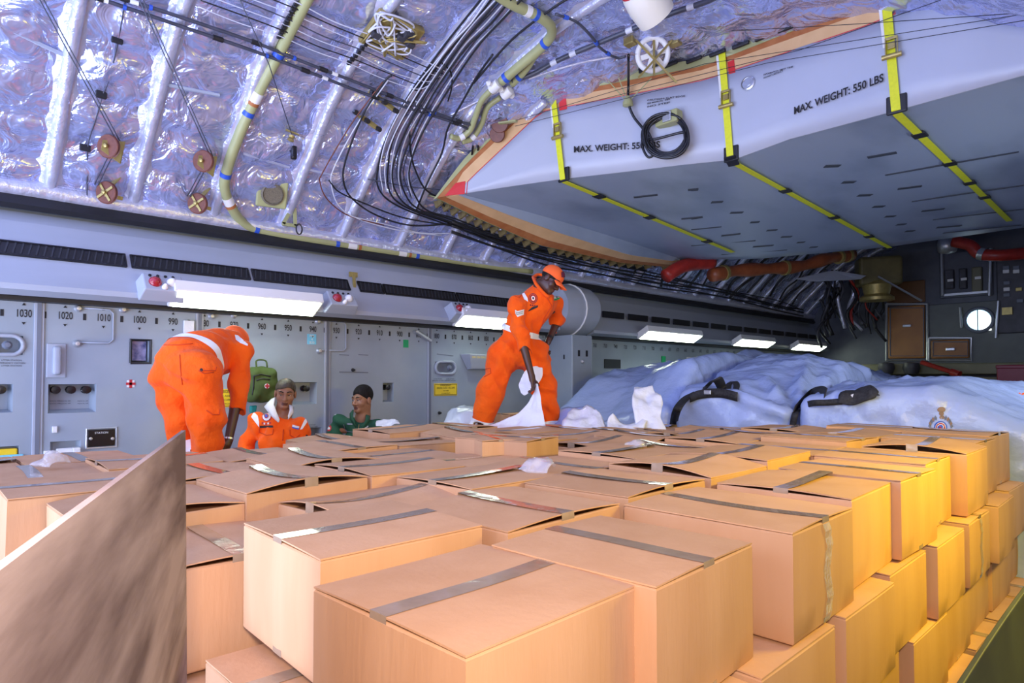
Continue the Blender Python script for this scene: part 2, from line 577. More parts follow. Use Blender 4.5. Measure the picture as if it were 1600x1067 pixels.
# ------------------------------------------------------------------ left wall with recesses
WT = 2.325                       # top of the wall panels


def wp(px, py):                 # pixel on the wall plane -> (y, z)
    p = at_x(px, py, WX)
    return p.y, p.z


def rect_px(x0, y0, x1, y1):
    a = wp(x0, (y0 + y1) / 2); b = wp(x1, (y0 + y1) / 2)
    xm = (x0 + x1) / 2
    t = wp(xm, y0); c = wp(xm, y1)
    return (a[0], c[1], b[0], t[1])       # y0, z0, y1, z1


RECESS = [(rect_px(-26, 524, 36, 554), 0.10, 'oval'), (rect_px(-30, 600, 20, 645), 0.10, ''), (rect_px(75, 600, 150, 645), 0.10, ''),
          (rect_px(78, 689, 126, 730), 0.06, ''), (rect_px(-30, 698, 30, 730), 0.10, ''),
          (rect_px(448, 597, 495, 632), 0.10, ''), (rect_px(204, 531, 235, 567), 0.12, ''), (rect_px(479, 668, 503, 700), 0.12, ''),
          (rect_px(598, 598, 615, 628), 0.10, ''), (rect_px(680, 565, 710, 584), 0.09, '')]


def build_wall():
    ys = sorted(set([Y0, 6.30] + [v for r_, d, k in RECESS for v in (r_[0], r_[2])]))
    zs = sorted(set([0.0, WT] + [v for r_, d, k in RECESS for v in (r_[1], r_[3])]))
    mb = MB()
    for i in range(len(ys) - 1):
        for j in range(len(zs) - 1):
            cy, cz = (ys[i] + ys[i + 1]) / 2, (zs[j] + zs[j + 1]) / 2
            if any(r_[0] < cy < r_[2] and r_[1] < cz < r_[3] for r_, d, k in RECESS): continue
            mb.add([(WX, ys[i], zs[j]), (WX, ys[i + 1], zs[j]), (WX, ys[i + 1], zs[j + 1]), (WX, ys[i], zs[j + 1])], [(0, 1, 2, 3)])
    for r_, d, k in RECESS:
        y0, z0, y1, z1 = r_
        e = min(y1 - y0, z1 - z0) * 0.12
        A = [(WX, y0, z0), (WX, y1, z0), (WX, y1, z1), (WX, y0, z1)]
        B = [(WX - d, y0 + e, z0 + e), (WX - d, y1 - e, z0 + e), (WX - d, y1 - e, z1 - e * .3), (WX - d, y0 + e, z1 - e * .3)]
        mb.add(A + B, [(4, 5, 6, 7), (0, 1, 5, 4), (1, 2, 6, 5), (2, 3, 7, 6), (3, 0, 4, 7)])
    # ceiling-side closure behind the trough and the front part of the wall (set back)
    mb.add([(WX - 0.14, 6.3, 0), (WX - 0.14, Y1, 0), (WX - 0.14, Y1, WT), (WX - 0.14, 6.3, WT)], [(0, 1, 2, 3)])
    mb.add([(WX, 6.3, 0), (WX - 0.14, 6.3, 0), (WX - 0.14, 6.3, WT), (WX, 6.3, WT)], [(0, 1, 2, 3)])
    mb.add([(WX - 0.16, Y0, WT - .2), (WX - 0.16, Y1, WT - .2), (-6.10, Y1, 3.3), (-6.10, Y0, 3.3)], [(0, 1, 2, 3)])
    o = mk('wall_left', mb.v, mb.f, M['wallgrey'], origin=(WX, 0, 0))
    return tag(o, kind='structure')


WALL = build_wall()


def text_mesh(body, size, name, m, place, parent, extrude=0.0, bold=0.0, align='CENTER', **tags):
    """place: function (u, v) -> world point for the glyph outlines"""
    cu = bpy.data.curves.new('glyphs', 'FONT')
    cu.body = body; cu.size = size; cu.align_x = align; cu.align_y = 'CENTER'
    cu.offset = bold
    cu.resolution_u = 3
    t = bpy.data.objects.new('glyphs', cu)
    COL.objects.link(t)
    dg = bpy.context.evaluated_depsgraph_get()
    me = bpy.data.meshes.new_from_object(t.evaluated_get(dg))
    V = [place(v.co.x, v.co.y) for v in me.vertices]
    Fc = [tuple(p.vertices) for p in me.polygons]
    bpy.data.objects.remove(t); bpy.data.curves.remove(cu); bpy.data.meshes.remove(me)
    return mk(name, V, Fc, m, parent)


def on_wall(y, z, off=0.004):
    return lambda u, v: Vector((WX + off, y + u, z + v))


def wall_slab(y0, z0, y1, z1, th=0.008, base=0.0):
    mb = MB(); mb.bbox((WX + base, y0, z0), (WX + base + th, y1, z1)); return mb


# station numbers and ticks
NUMZ = wp(218, 500)[1]
Yst = lambda s: wp(37, 491)[0] + (1030 - s) * 0.0254
for s in range(1040, 808, -10):
    y = Yst(s)
    text_mesh(str(s), 0.080, 'station_number', M['ink'], lambda u, v, y=y: Vector((WX + .004, y + u * .62, NUMZ + v)), WALL, bold=0.0008)
    d_ = MB()
    for zz in (NUMZ + 0.062, NUMZ - 0.062):
        d_.add([(WX + .004, y - .012, zz), (WX + .004, y + .012, zz), (WX + .004, y, zz + (.02 if zz > NUMZ else -.02))], [(0, 1, 2)])
    mk('station_arrow', d_.v, d_.f, M['ink'], WALL)
    wall_slab(y + 0.127 - .01, NUMZ - .025, y + 0.127 + .01, NUMZ + .025, 0.003).build('station_tick', M['ink'], WALL)

# vertical panel seams
for px_ in (60, 311, 511, 671):
    y = wp(px_, 560)[0]
    wall_slab(y - 0.032, 0, y + 0.032, WT - .02, 0.012).build('wall_seam', M['trimgrey'], WALL, bevel=0.004)
    wall_slab(y - 0.014, 0, y + 0.014, WT - .02, 0.006, 0.012).build('wall_seam_groove', M['seam'], WALL)

# handles, clasps, wire outline
def bolt(px_, py_, r=0.022, name='wall_latch', m='alu'):
    y, z = wp(px_, py_)
    MB().lathe([(r * 1.3, 0), (r * 1.3, .012), (r, .02), (r * .7, .04), (0.002, .042)], (WX, y, z), (1, 0, 0), 12).build(name, M[m], WALL, smooth='auto')
for p in ((122, 482), (120, 537), (192, 484), (330, 494), (496, 502), (498, 548), (365, 492)): bolt(*p)
y0, z0 = wp(126, 481); y1, z1 = wp(177, 484); _, z2 = wp(177, 534); y3, z3 = wp(124, 535)
MB().tube([(WX + .012, y0, z0), (WX + .012, y1 - .03, z0), (WX + .012, y1, z0 - .03), (WX + .012, y1, z3 + .03), (WX + .012, y1 - .03, z3), (WX + .012, y3, z3)], 0.006, 6).build('wall_handrail_wire', M['trimgrey'], WALL, smooth=True)
y0, z0 = wp(500, 501); y1, z1 = wp(540, 505); _, z2 = wp(535, 545); y3, z3 = wp(500, 547)
MB().tube([(WX + .012, y0, z0), (WX + .012, y1 - .03, z0), (WX + .012, y1, z0 - .03), (WX + .012, y1, z3 + .03), (WX + .012, y1 - .03, z3), (WX + .012, y3, z3)], 0.006, 6).build('wall_handrail_wire', M['trimgrey'], WALL, smooth=True)

# raised panel (75-103, 537-588)
r_ = rect_px(72, 537, 103, 590)
wall_slab(r_[0], r_[1], r_[2], r_[3], 0.012).build('wall_cover_flange', M['trimgrey'], WALL, bevel=.006)
wall_slab(r_[0] + .035, r_[1] + .02, r_[2] - .035, r_[3] - .02, 0.06).build('wall_cover', M['trimgrey'], WALL, bevel=.02, seg=3)
# oval inspection port
def oval(px0, py0, px1, py1, m_rim='trimgrey'):
    r_ = rect_px(px0, py0, px1, py1)
    cy, cz, hy, hz = (r_[0] + r_[2]) / 2, (r_[1] + r_[3]) / 2, (r_[2] - r_[0]) / 2, (r_[3] - r_[1]) / 2
    pts = []
    for k in range(32):
        a = 2 * math.pi * k / 32
        ex = hy - hz
        yy = (ex if math.cos(a) > 0 else -ex) + hz * math.cos(a)
        pts.append((WX + .008, cy + yy, cz + hz * math.sin(a)))
    pts.append(pts[0]); pts.append(pts[1])
    MB().tube(pts, 0.016, 8).build('wall_port_rim', M[m_rim], WALL, smooth=True)
    bolt((px0 + px1) / 2 + 6, (py0 + py1) / 2, 0.025, 'wall_port_latch', 'seam')
oval(-26, 524, 36, 554); oval(680, 565, 711, 584)
# valves in the recesses
def recess_fit(px0, py, n, px1):
    for k in range(n):
        px_ = px0 + (px1 - px0) * k / max(1, n - 1)
        y, z = wp(px_, py)
        MB().lathe([(.03, 0), (.03, .02), (.018, .03), (.018, .07), (.03, .075), (.03, .09), (.004, .092)], (WX - .095, y, z), (1, 0, 0), 12).build('wall_valve', M['blackgloss'], WALL, smooth='auto')
recess_fit(88, 609, 3, 136); recess_fit(2, 609, 1, 2); recess_fit(480, 607, 1, 480); recess_fit(607, 605, 1, 607)
def small_lines(px0, py0, n, w=0.07, h=0.010, gap=0.02):
    """illegibly small placard printing"""
    y, z = wp(px0, py0)
    for k in range(n):
        text_mesh('EMERGENCY OXYGEN' if k % 2 else 'LITTER STATION', h * 1.6, 'wall_placard_print', M['ink'], on_wall(y, z - k * gap, 0.004), WALL)
small_lines(18, 563, 3); small_lines(484, 664, 2); small_lines(684, 592, 2); small_lines(703, 592, 2)
y, z = wp(90, 628)
for px_ in (88, 105, 133):
    y, z = wp(px_, 627)
    for k in range(2): text_mesh('MEDICAL AIR', .012, 'wall_placard_print', M['ink'], lambda u, v, y=y, z=z, k=k: Vector((WX - .085, y + u, z - k * .02 + v)), WALL)

# red-cross placard
r_ = rect_px(198, 594, 210, 605)
wall_slab(*r_, .004).build('wall_red_cross_card', M['white'], WALL)
cy, cz = (r_[0] + r_[2]) / 2, (r_[1] + r_[3]) / 2
c_ = MB(); c_.bbox((WX + .004, cy - .010, cz - .034), (WX + .006, cy + .010, cz + .034)); c_.bbox((WX + .004, cy - .034, cz - .010), (WX + .006, cy + .034, cz + .010))
c_.build('wall_red_cross', M['redink'], WALL)
# window pane with silver behind
r_ = rect_px(204, 531, 235, 567)
tag(MB().bbox((WX - .06, r_[0] + .02, r_[1] + .02), (WX - .05, r_[2] - .02, r_[3] - .01)).build('window_1', M['blueglass'], WALL), kind='structure')
fr = MB(); a = (WX + .006, r_[0], r_[1]); 
fr.tube([(WX, r_[0], r_[1]), (WX, r_[2], r_[1]), (WX, r_[2], r_[3]), (WX, r_[0], r_[3]), (WX, r_[0], r_[1])], 0.012, 6)
fr.build('window_frame', M['black'], WALL)
# black instrument panel
r_ = rect_px(137, 671, 179, 697)
wall_slab(*r_, .012).build('wall_instrument_panel', M['blackgloss'], WALL, bevel=.004)
fr = MB().tube([(WX + .006, r_[0] - .01, r_[1] - .01), (WX + .006, r_[2] + .01, r_[1] - .01), (WX + .006, r_[2] + .01, r_[3] + .01), (WX + .006, r_[0] - .01, r_[3] + .01), (WX + .006, r_[0] - .01, r_[1] - .01)], .008, 6)
fr.build('wall_instrument_frame', M['alu'], WALL)
y, z = wp(158, 676); text_mesh('STATION', .022, 'wall_instrument_print', M['white'], on_wall(y, z, .014), WALL)
for px_ in (141, 175):
    y, z = wp(px_, 685); MB().lathe([(.012, 0), (.012, .01), (.002, .012)], (WX + .012, y, z), (1, 0, 0), 10).build('wall_instrument_knob', M['alu'], WALL)
# mechanism in the lower recess
y, z = wp(100, 706)
mm = MB(); mm.bbox((WX - .05, y - .10, z - .08), (WX + .02, y + .10, z - .01)); mm.cyl((WX, y - .05, z), (WX, y + .05, z), .03); mm.bbox((WX - .03, y + .05, z - .03), (WX + .05, y + .10, z + .03)); mm.bbox((WX - .03, y - .13, z - .09), (WX + .03, y - .08, z + .02))
mm.build('wall_lock_mechanism', M['white'], WALL, bevel=.006)
r_ = rect_px(81, 666, 89, 676); wall_slab(*r_, .02).build('wall_switch', M['white'], WALL, bevel=.004)
# lilac label, green label
r_ = rect_px(480, 522, 494, 538); wall_slab(*r_, .004).build('wall_blue_label', M['cyan'], WALL)
cy, cz = (r_[0] + r_[2]) / 2, (r_[1] + r_[3]) / 2
for k, t_ in enumerate(('PFS', '4', 'B30')): text_mesh(t_, .035, 'wall_blue_label_print', M['white'], on_wall(cy, cz + .03 - k * .032, .006), WALL)
r_ = rect_px(630, 531, 638, 543); wall_slab(*r_, .004).build('wall_green_label', M['green'], WALL)
# yellow emergency signs
def yellow_sign(rp, lines):
    wall_slab(*rp, .004).build('wall_yellow_sign', M['signyellow'], WALL)
    cy, cz, h = (rp[0] + rp[2]) / 2, (rp[1] + rp[3]) / 2, (rp[3] - rp[1])
    for k, (t_, s_) in enumerate(lines):
        text_mesh(t_, h * s_, 'wall_sign_print', M['ink'], on_wall(cy, cz + h * (.34 - .22 * k), .006), WALL)
    a, b, c, d = rp
    MB().tube([(WX + .004, a + .01, b + .01), (WX + .004, c - .01, b + .01), (WX + .004, c - .01, d - .01), (WX + .004, a + .01, d - .01), (WX + .004, a + .01, b + .01)], .003, 4).build('wall_sign_border', M['ink'], WALL)
yellow_sign(rect_px(678, 599, 714, 618), [('EMERGENCY', .2), ('BREAK AXE / ESCAPE', .2), ('CUT HERE', .13), ('IN EMERGENCY', .13)])
yellow_sign(rect_px(340, 608, 366, 636), [('EMERGENCY', .17), ('BREAK AXE EXIT', .17), ('ESCAPE', .14), ('IN EMERGENCY', .12)])
# thin panel lines, dark holes
for (xa, ya, xb, yb) in ((530, 554, 545, 555), (560, 554, 575, 555), (530, 581, 575, 582), (683, 553, 708, 556)):
    a, b = wp(xa, ya), wp(xb, yb)
    MB().bar((WX + .002, a[0], a[1]), (WX + .002, b[0], b[1]), .005, .008).build('wall_panel_line', M['seam'], WALL)
for p in ((551, 578), (686, 645)): bolt(*p, r=.014, name='wall_hole_plug', m='black')
# grey equipment bin on the wall right of the axe sign, with yellow printing
a = at_x(718, 553, WX); b = at_x(765, 556, WX)
bn = MB(); zt = a.z; y0, y1 = a.y, b.y + .25
bn.prism([(WX, y0, zt), (WX + .16, y0 + .02, zt), (WX + .10, y0 + .10, zt - .18), (WX, y0 + .12, zt - .19)], (0, y1 - y0 - .02, 0))
bno = bn.build('wall_bin', M['trimgrey'], WALL, bevel=.01)
for k in range(7):
    text_mesh('ON', .035, 'wall_bin_print', M['signyellow'], lambda u, v, k=k: Vector((WX + .158, y0 + .09 + k * .07 + u, zt - .04 + v)), WALL)
# bracket lever near 880
a = at_x(657, 522, WX); b = at_x(672, 533, WX)
lv = MB().bar((WX + .03, a.y - .10, a.z + .03), (WX + .03, b.y - .02, b.z), .03, .06, (1, 0, 0)); lv.build('wall_lever', M['alu'], WALL, bevel=.006)
# clear plastic hinge near 990
a = wp(286, 506); b = wp(302, 512)
wall_slab(a[0], b[1] - .05, b[0], a[1] + .03, .03).build('wall_clear_hinge', M['plastic'], WALL, bevel=.005)

# ------------------------------------------------------------------ overhead panel above the wall
TP = [(-6.02, 2.99), (-5.93, 2.90), (-5.80, 2.72), (-5.72, 2.60), (-5.58, 2.40), (-5.58, 2.36), (-5.70, 2.33), (-5.80, 2.40)]


def trough(name, y0, y1, dx=0.0):
    mb = MB()
    mb.prism([(x + dx, y0, z) for x, z in TP], (0, y1 - y0, 0))
    return mb.build(name, M['trimgrey'])


TR = trough('trim_1', Y0, 6.22); tag(TR, kind='structure')
TR2 = trough('trim_2', 6.98, Y1, -0.05); tag(TR2, kind='structure')
# black strip as painted shade in the gap below the panel; ledge on top
MB().bbox((-6.06, Y0, WT - .02), (-5.80, Y1, WT + .06)).build('trim_gap_shade', M['black'], TR)
lg = MB(); lg.prism([(-6.06, Y0, 3.04), (-5.96, Y0, 3.00), (-5.92, Y0, 3.03), (-5.96, Y0, 3.10), (-6.06, Y0, 3.24)], (0, Y1 - Y0, 0))
lg.build('trim_ledge', M['black'], TR)
lg = MB().tube([(-6.0, Y0 + (Y1 - Y0) * k / 60, 3.17 + .012 * mnoise.noise(Vector((k * .7, 0, 0)))) for k in range(61)], .075, 10)
lg.build('trim_foil_roll', M['foilrib'], TR, smooth=True)


def tp_point(y, z):
    """point on the slanted face of the overhead panel"""
    zs_ = [p[1] for p in TP[:5]][::-1]; xs_ = [p[0] for p in TP[:5]][::-1]
    return Vector((float(np.interp(z, zs_, xs_)), y, z))


def tp_hit(px, py):
    d = ray(px, py)
    x = -5.7
    for _ in range(20):
        p = CAM + d * (x / d.x)
        x = float(np.interp(p.z, [q[1] for q in TP[:5]][::-1], [q[0] for q in TP[:5]][::-1]))
    return CAM + d * (x / d.x)


# black louvre vents, each a long panel on the slanted face
VENT = [(-90, 196), (205, 387), (393, 540), (556, 592), (595, 704), (707, 790), (795, 830)]
TPN = Vector((0.8, 0, 0.55)).normalized()
TPU = Vector((-0.55, 0, 0.8)).normalized()
for k, (xa, xb) in enumerate(VENT):
    ya = tp_hit(xa, 395 + xa * .075).y; yb = tp_hit(xb, 395 + xb * .075).y
    a = tp_point(ya, 2.665); b = tp_point(yb, 2.665)
    t = thing('air_vent', 'long black louvred air vent on overhead panel, %s from the left edge' % ORD[k], 'vent', (a + b) / 2, group='louvred vents along the overhead panel')
    up_ = (tp_point(0, 2.73) - tp_point(0, 2.60)).normalized(); nn = up_.cross(Vector((0, 1, 0))); 
    if nn.x < 0: nn = -nn
    L_ = yb - ya
    v = []
    MB().bar(a + nn * .003, b + nn * .003, .135, .014, nn).build('backing', M['black'], t)
    s = MB(); n_ = max(4, int(L_ / .045))
    for j in range(n_):
        y = ya + L_ * (j + .5) / n_
        p = tp_point(y, 2.665) + nn * .012
        s.bar(p - up_ * .052 + Vector((0, -.012, 0)), p + up_ * .052 + Vector((0, .012, 0)), .010, .008, nn)
    s.build('louvre', M['louvre'], t)
    f_ = MB()
    for sg in (-1, 1): f_.bar(a + up_ * sg * .062 + nn * .01, b + up_ * sg * .062 + nn * .01, .012, .012, nn)
    for e_ in (a, b): f_.bar(e_ + nn * .01 - up_ * .066, e_ + nn * .01 + up_ * .066, .012, .012, nn)
    f_.build('frame', M['blackgloss'], t)
for k in range(14):
    y = 6.7 + k * .62
    MB().bbox((-5.93 + .18, y, 2.61), (-5.93 + .20, y + .5, 2.70)).build('trim_slot', M['black'], TR2)
# hinge bracket between vents
p = tp_hit(551, 440)
br = MB(); br.box(p + Vector((.01, 0, .07)), (.02, .09, .05)); br.box(p + Vector((.03, 0, -.10)), (.02, .10, .06)); br.bar(p + Vector((.02, 0, .07)), p + Vector((.04, 0, -.1)), .03, .015, (1, 0, 0))
br.build('trim_hinge', M['brass'], TR)

# ------------------------------------------------------------------ lights under the overhead panel
def light_fixture(xa, xb, label, yoff=0.0):
    a = at_x(xa, 475 + (xa - 272) * .0755, -5.46); b = at_x(xb, 475 + (xb - 272) * .0755, -5.46)
    y0, y1 = a.y, b.y
    z = 2.33
    t = thing('fluorescent_light', label, 'ceiling light', (-5.55, (y0 + y1) / 2, z), group='fluorescent fixtures along the left wall')
    # tilted tray: lower outboard edge at the wall side, face turned inboard and down
    P = lambda x, zz: [(x, y0, zz), (x, y1, zz)]
    A, B, C_, D = (-5.64, 2.315), (-5.44, 2.435), (-5.47, 2.52), (-5.68, 2.40)
    MB().prism([(x, y0, zz) for x, zz in (A, B, C_, D)], (0, y1 - y0, 0)).build('housing', M['white'], t, bevel=.008)
    nrm = Vector((.16, 0, -.26)).normalized()
    d_ = MB()
    q = [Vector((A[0] + .02, y0 + .03, A[1] + .012)), Vector((A[0] + .02, y1 - .03, A[1] + .012)), Vector((B[0] - .02, y1 - .03, B[1] - .012)), Vector((B[0] - .02, y0 + .03, B[1] - .012))]
    q = [p + nrm * .004 for p in q]
    d_.prism(q, nrm * .008)
    d_.build('diffuser', M['tube_light'], t)
    return t


LW = [(272, 505, 'long lit fluorescent light above the orange-suited man leaning over'), (723, 800, 'lit fluorescent light just behind the standing man in the cap'),
      (1012, 1098, 'lit fluorescent light above the left tarp load'), (1158, 1212, 'lit fluorescent light, second beyond the standing man'),
      (1248, 1292, 'lit fluorescent light farthest forward along the left wall')]
for xa, xb, lab in LW: light_fixture(xa, xb, lab)


def lamp_box(pxa, pya, label, right=False):
    p = tp_hit(pxa, pya)
    t = thing('lamp_box', label, 'lamp', p, group='red and white lamp boxes on the overhead panel')
    up_ = (tp_point(0, 2.58) - tp_point(0, 2.42)).normalized(); nn = up_.cross(Vector((0, 1, 0)))
    if nn.x < 0: nn = -nn
    c = p + nn * .05
    rot = Matrix((Vector((0, 1, 0)), up_, nn)).transposed()
    MB().box(c, (.33, .19, .13), rot, .86).build('housing', M['trimgrey'], t, bevel=.01)
    f = p + nn * .115
    ll = lambda dy, du, r, nm, m_: MB().lathe([(r * 1.15, 0), (r * 1.1, .012), (r, .016), (r * .75, .034), (r * .3, .044), (.001, .046)], f + Vector((0, dy, 0)) + up_ * du, nn, 16).build(nm, M[m_], t, smooth=True)
    ll(-.06, -.005, .042, 'red_lamp', 'redlens'); ll(.06, .0, .036, 'white_lamp', 'bulb'); ll(.0, -.055, .02, 'small_lamp', 'bulb')
    for k in range(4): 
        MB().lathe([(.012, 0), (.012, .008), (.002, .01)], f + Vector((0, -.09 + k * .055, 0)) + up_ * .058, nn, 8).build('switch_knob', M['black'], t)
    return t


lamp_box(250, 456, 'grey lamp box with red lens left of the long lit fluorescent light')
lamp_box(528, 478, 'grey lamp box with red lens right of the long lit fluorescent light')
lamp_box(716, 492, 'grey lamp box with red lens left of the light behind the standing man')

# bulge and cabinet between the two overhead panels
cb = thing('wall_cabinet', 'pale grey projecting wall cabinet behind the standing man in the cap', 'cabinet', (-5.68, 6.5, 0))
MB().bbox((-5.93, 6.31, 0.0), (-5.45, 6.72, 2.30)).build('body', M['wallgrey'], cb, bevel=.015)
MB().bbox((-5.60, 6.304, 1.98), (-5.58, 6.309, 2.04)).build('station_tick', M['ink'], cb)
MB().bbox((-5.88, 6.304, 1.70), (-5.80, 6.309, 1.80)).build('green_label', M['green'], cb)
for k in range(2): MB().bbox((-5.448, 6.42 + .16 * k, 2.02), (-5.444, 6.46 + .16 * k, 2.10)).build('station_mark', M['ink'], cb)
MB().lathe([(.03, 0), (.03, .02), (.01, .04), (.002, .042)], (-5.45, 6.5, 1.95), (1, 0, 0), 12).build('latch', M['alu'], cb)
q = MB()
rows = []
for j in range(13):
    yy = 6.26 + .68 * j / 12
    rr_ = []
    for i in range(13):
        a = -.5 * math.pi + math.pi * i / 12
        bul = 1 + .06 * math.sin(j / 12 * math.pi) + .02 * mnoise.noise(Vector((i * .8, j * .8, 3)))
        rr_.append((-5.85 + .38 * math.cos(a) * bul, yy, 2.66 + .34 * math.sin(a) * bul))
    rows.append(rr_)
q.sheet(rows)
q.add(rows[0], [tuple(range(13))]); q.add(rows[-1], [tuple(range(13))])
qo = q.build('duct_bulge', M['trimgrey'], cb, smooth='auto')
MB().tube([(p[0] + .01, p[1], p[2]) for p in rows[6]], .012, 6).build('piping', M['white'], cb, smooth=True)
# small signs further forward
y = 7.6; MB().bbox((WX - .135, 9.3, 1.93), (WX - .125, 9.42, 2.1)).build('wall_green_sign', M['green'], WALL)
MB().bbox((WX - .135, 10.1, 1.98), (WX - .12, 11.0, 2.1)).build('wall_pale_sign', M['white'], WALL)
MB().bbox((WX - .135, 7.75, 1.88), (WX - .125, 8.15, 2.02)).build('wall_dark_hatch', M['black'], WALL)
for s in range(790, 560, -10):
    y = Yst(s)
    text_mesh(str(s), 0.085, 'station_number', M['ink'], lambda u, v, y=y: Vector((WX - .13, y + u * .7, NUMZ + v)), WALL)

# right wall, only closing the bay
rw = MB(); rw.add([(0.36, Y0, 0), (0.36, Y1, 0), (0.36, Y1, 3.3), (0.36, Y0, 3.3)], [(0, 1, 2, 3)])
tag(mk('wall_right', rw.v, rw.f, M['wallgrey'], origin=(0.36, 0, 0)), kind='structure')

# small printing on the blankets
rb_ = random.Random(21)
for k, (px_, py_) in enumerate(((25, 20), (172, 52), (32, 104), (168, 128), (16, 200), (46, 222), (318, 92), (272, 222), (112, 290), (330, 290), (410, 72), (450, 130), (8, 268), (490, 205), (420, 250), (480, 315), (560, 245), (300, 180))):
    c = ceil_hit(px_, py_, .085); s_ = float(np.interp(c.x, PX, _s)); x_, z_, nx_, nz_ = prof_at(s_)
    tx_, tz_ = -float(nz_), float(nx_)
    for r_ in range(rb_.choice([2, 3])):
        body_ = ''.join(rb_.choice('ABCDEFGHKLMNPRSTX0123456789') for q in range(rb_.choice([6, 9, 5])))
        text_mesh('INSULATION BLANKET' if rb_.random() < .4 else 'THIS SIDE OUT', .018, 'blanket_print', M['inkblue'], lambda u, v, r_=r_: Vector((c.x - tx_ * (v - .03 * r_), c.y + u, c.z + tz_ * (v - .03 * r_) * 1.0)), CEIL)
# recess clutter at the far left
y, z = wp(6, 708); MB().box((WX - .03, y, z), (.05, .16, .06)).build('wall_yellow_fitting', M['signyellow'], WALL, bevel=.01)
y, z = wp(10, 714); MB().box((WX - .01, y, z), (.05, .20, .03)).build('wall_blue_fitting', M['cyan'], WALL, bevel=.008)

# ------------------------------------------------------------------ cartons
BS, BH = 0.485, 0.30


def carton(bulge, skew, taped=True, side_tape=False, seed=0):
    """one carton, origin at the centre of its base, tape running along local y"""
    rng = random.Random(seed)
    h = BS / 2; t = 0.005
    mb = MB()
    zt = BH - 0.006
    # walls, slightly bowed
    n = 6
    def ring(z, ins, bow):
        pts = []
        cs = [(-h + ins, -h + ins), (h - ins, -h + ins), (h - ins, h - ins), (-h + ins, h - ins)]
        for i in range(4):
            a, b = cs[i], cs[(i + 1) % 4]
            nx, ny = (b[1] - a[1]), -(b[0] - a[0])
            l = math.hypot(nx, ny); nx, ny = nx / l, ny / l
            for k in range(n):
                u = k / n
                w = bow * math.sin(math.pi * u)
                pts.append(Vector((a[0] + (b[0] - a[0]) * u + nx * w, a[1] + (b[1] - a[1]) * u + ny * w, z)))
        return pts
    zs = [(0, 0.004, 0), (0.006, 0, 0.001), (.08, 0, .004), (.15, 0, .006), (.22, 0, .004), (zt - .004, 0, .001), (zt, 0.003, 0), (zt, .010, 0), (zt - .02, .010, 0)]
    rings = [ring(*q) for q in zs]
    m = 4 * n
    v = [p for r_ in rings for p in r_]
    f = []
    for i in range(len(rings) - 1):
        for k in range(m):
            f.append((i * m + k, i * m + (k + 1) % m, (i + 1) * m + (k + 1) % m, (i + 1) * m + k))
    f.append(tuple(reversed(range(m))))
    f.append(tuple((len(rings) - 1) * m + k for k in range(m)))
    mb.add(v, f)
    body = mb.build('cardboard_box', M['card'], local=True, smooth='auto')
    nx, ny = 10, 10
    zsurf = {}
    def ztop(x, y, side):
        lift = bulge * math.cos(math.pi * x / BS) * (0.35 + 0.65 * (abs(y) / h) ** 2)
        lift += skew * side * (0.5 + 0.5 * y / h) * (1 - abs(x) / h)
        return BH - 0.004 + max(lift, 0) + .0015 * math.sin(9 * x + seed) * math.cos(7 * y)
    for side in (-1, 1):
        fb = MB()
        rows_t, rows_b = [], []
        for i in range(nx + 1):
            x = side * (h - (h - 0.002) * i / nx)
            rows_t.append([(x, -h + BS * j / ny, ztop(x, -h + BS * j / ny, side) + .004) for j in range(ny + 1)])
            rows_b.append([(x, -h + BS * j / ny, ztop(x, -h + BS * j / ny, side)) for j in range(ny + 1)])
        N = (nx + 1) * (ny + 1)
        fb.sheet(rows_t); fb.sheet(rows_b)
        bnd = [(i, 0) for i in range(nx + 1)] + [(nx, j) for j in range(1, ny + 1)] + [(i, ny) for i in range(nx - 1, -1, -1)] + [(0, j) for j in range(ny - 1, 0, -1)]
        for a in range(len(bnd)):
            p, q = bnd[a], bnd[(a + 1) % len(bnd)]
            ip, iq = p[0] * (ny + 1) + p[1], q[0] * (ny + 1) + q[1]
            fb.f.append((ip, iq, N + iq, N + ip))
        fb.build('flap', M['card'], body, local=True, smooth='auto')
    if taped:
        tb = MB(); w = .027; rows = []
        # over the top and down both ends
        path = [(-h - .0015, BH - .085), (-h - .0015, BH - .03)]
        for j in range(ny + 1):
            y = -h + BS * j / ny
            path.append((y, None))
        path += [(h + .0015, BH - .03), (h + .0015, BH - .085)]
        for y, z in path:
            row = []
            for k in range(5):
                x = -w + 2 * w * k / 4
                if z is None: zz = max(ztop(x, y, -1), ztop(x, y, 1)) + .0055
                else: zz = z
                row.append((x + .004 * math.sin(seed + y * 11), y if z is not None else max(-h - .001, min(h + .001, y)), zz))
            rows.append(row)
        tb.sheet(rows)
        # the end of the bottom tape
        for s in (-1, 1):
            tb.sheet([[(x, s * (h + .0015), z) for x in (-w, w)] for z in (.004, .07)])
        tb.build('tape', M['tape'], body, local=True)
    if side_tape:
        tb = MB()
        rows = []
        for k in range(14):
            z = .01 + (BH - .02) * k / 13
            wv = .012 * math.sin(k * .9 + seed)
            rows.append([(x + wv, -h - .004 - .004 * abs(math.sin(k * 1.7)), z) for x in (-.025, -.008, .01, .028)])
        tb.sheet(rows)
        tb.build('loose_tape', M['tape_clear'], body, local=True)
    return body


PROTO = [carton(0.004, 0, seed=1), carton(0.012, .004, seed=2), carton(0.026, .006, seed=3), carton(0.008, -.01, seed=4), carton(0.006, 0.0, side_tape=True, seed=5)]
used_proto = [False] * len(PROTO)


def place_box(x, y, z, yaw, kind, label, scale=(1, 1, 1), tilt=(0, 0), group=None):
    o = PROTO[kind]
    if used_proto[kind]: o = copy_tree(o)
    used_proto[kind] = True
    o.location = (x, y, z)
    o.rotation_euler = (tilt[0], tilt[1], yaw)
    o.scale = scale
    return tag(o, label, 'box', group)


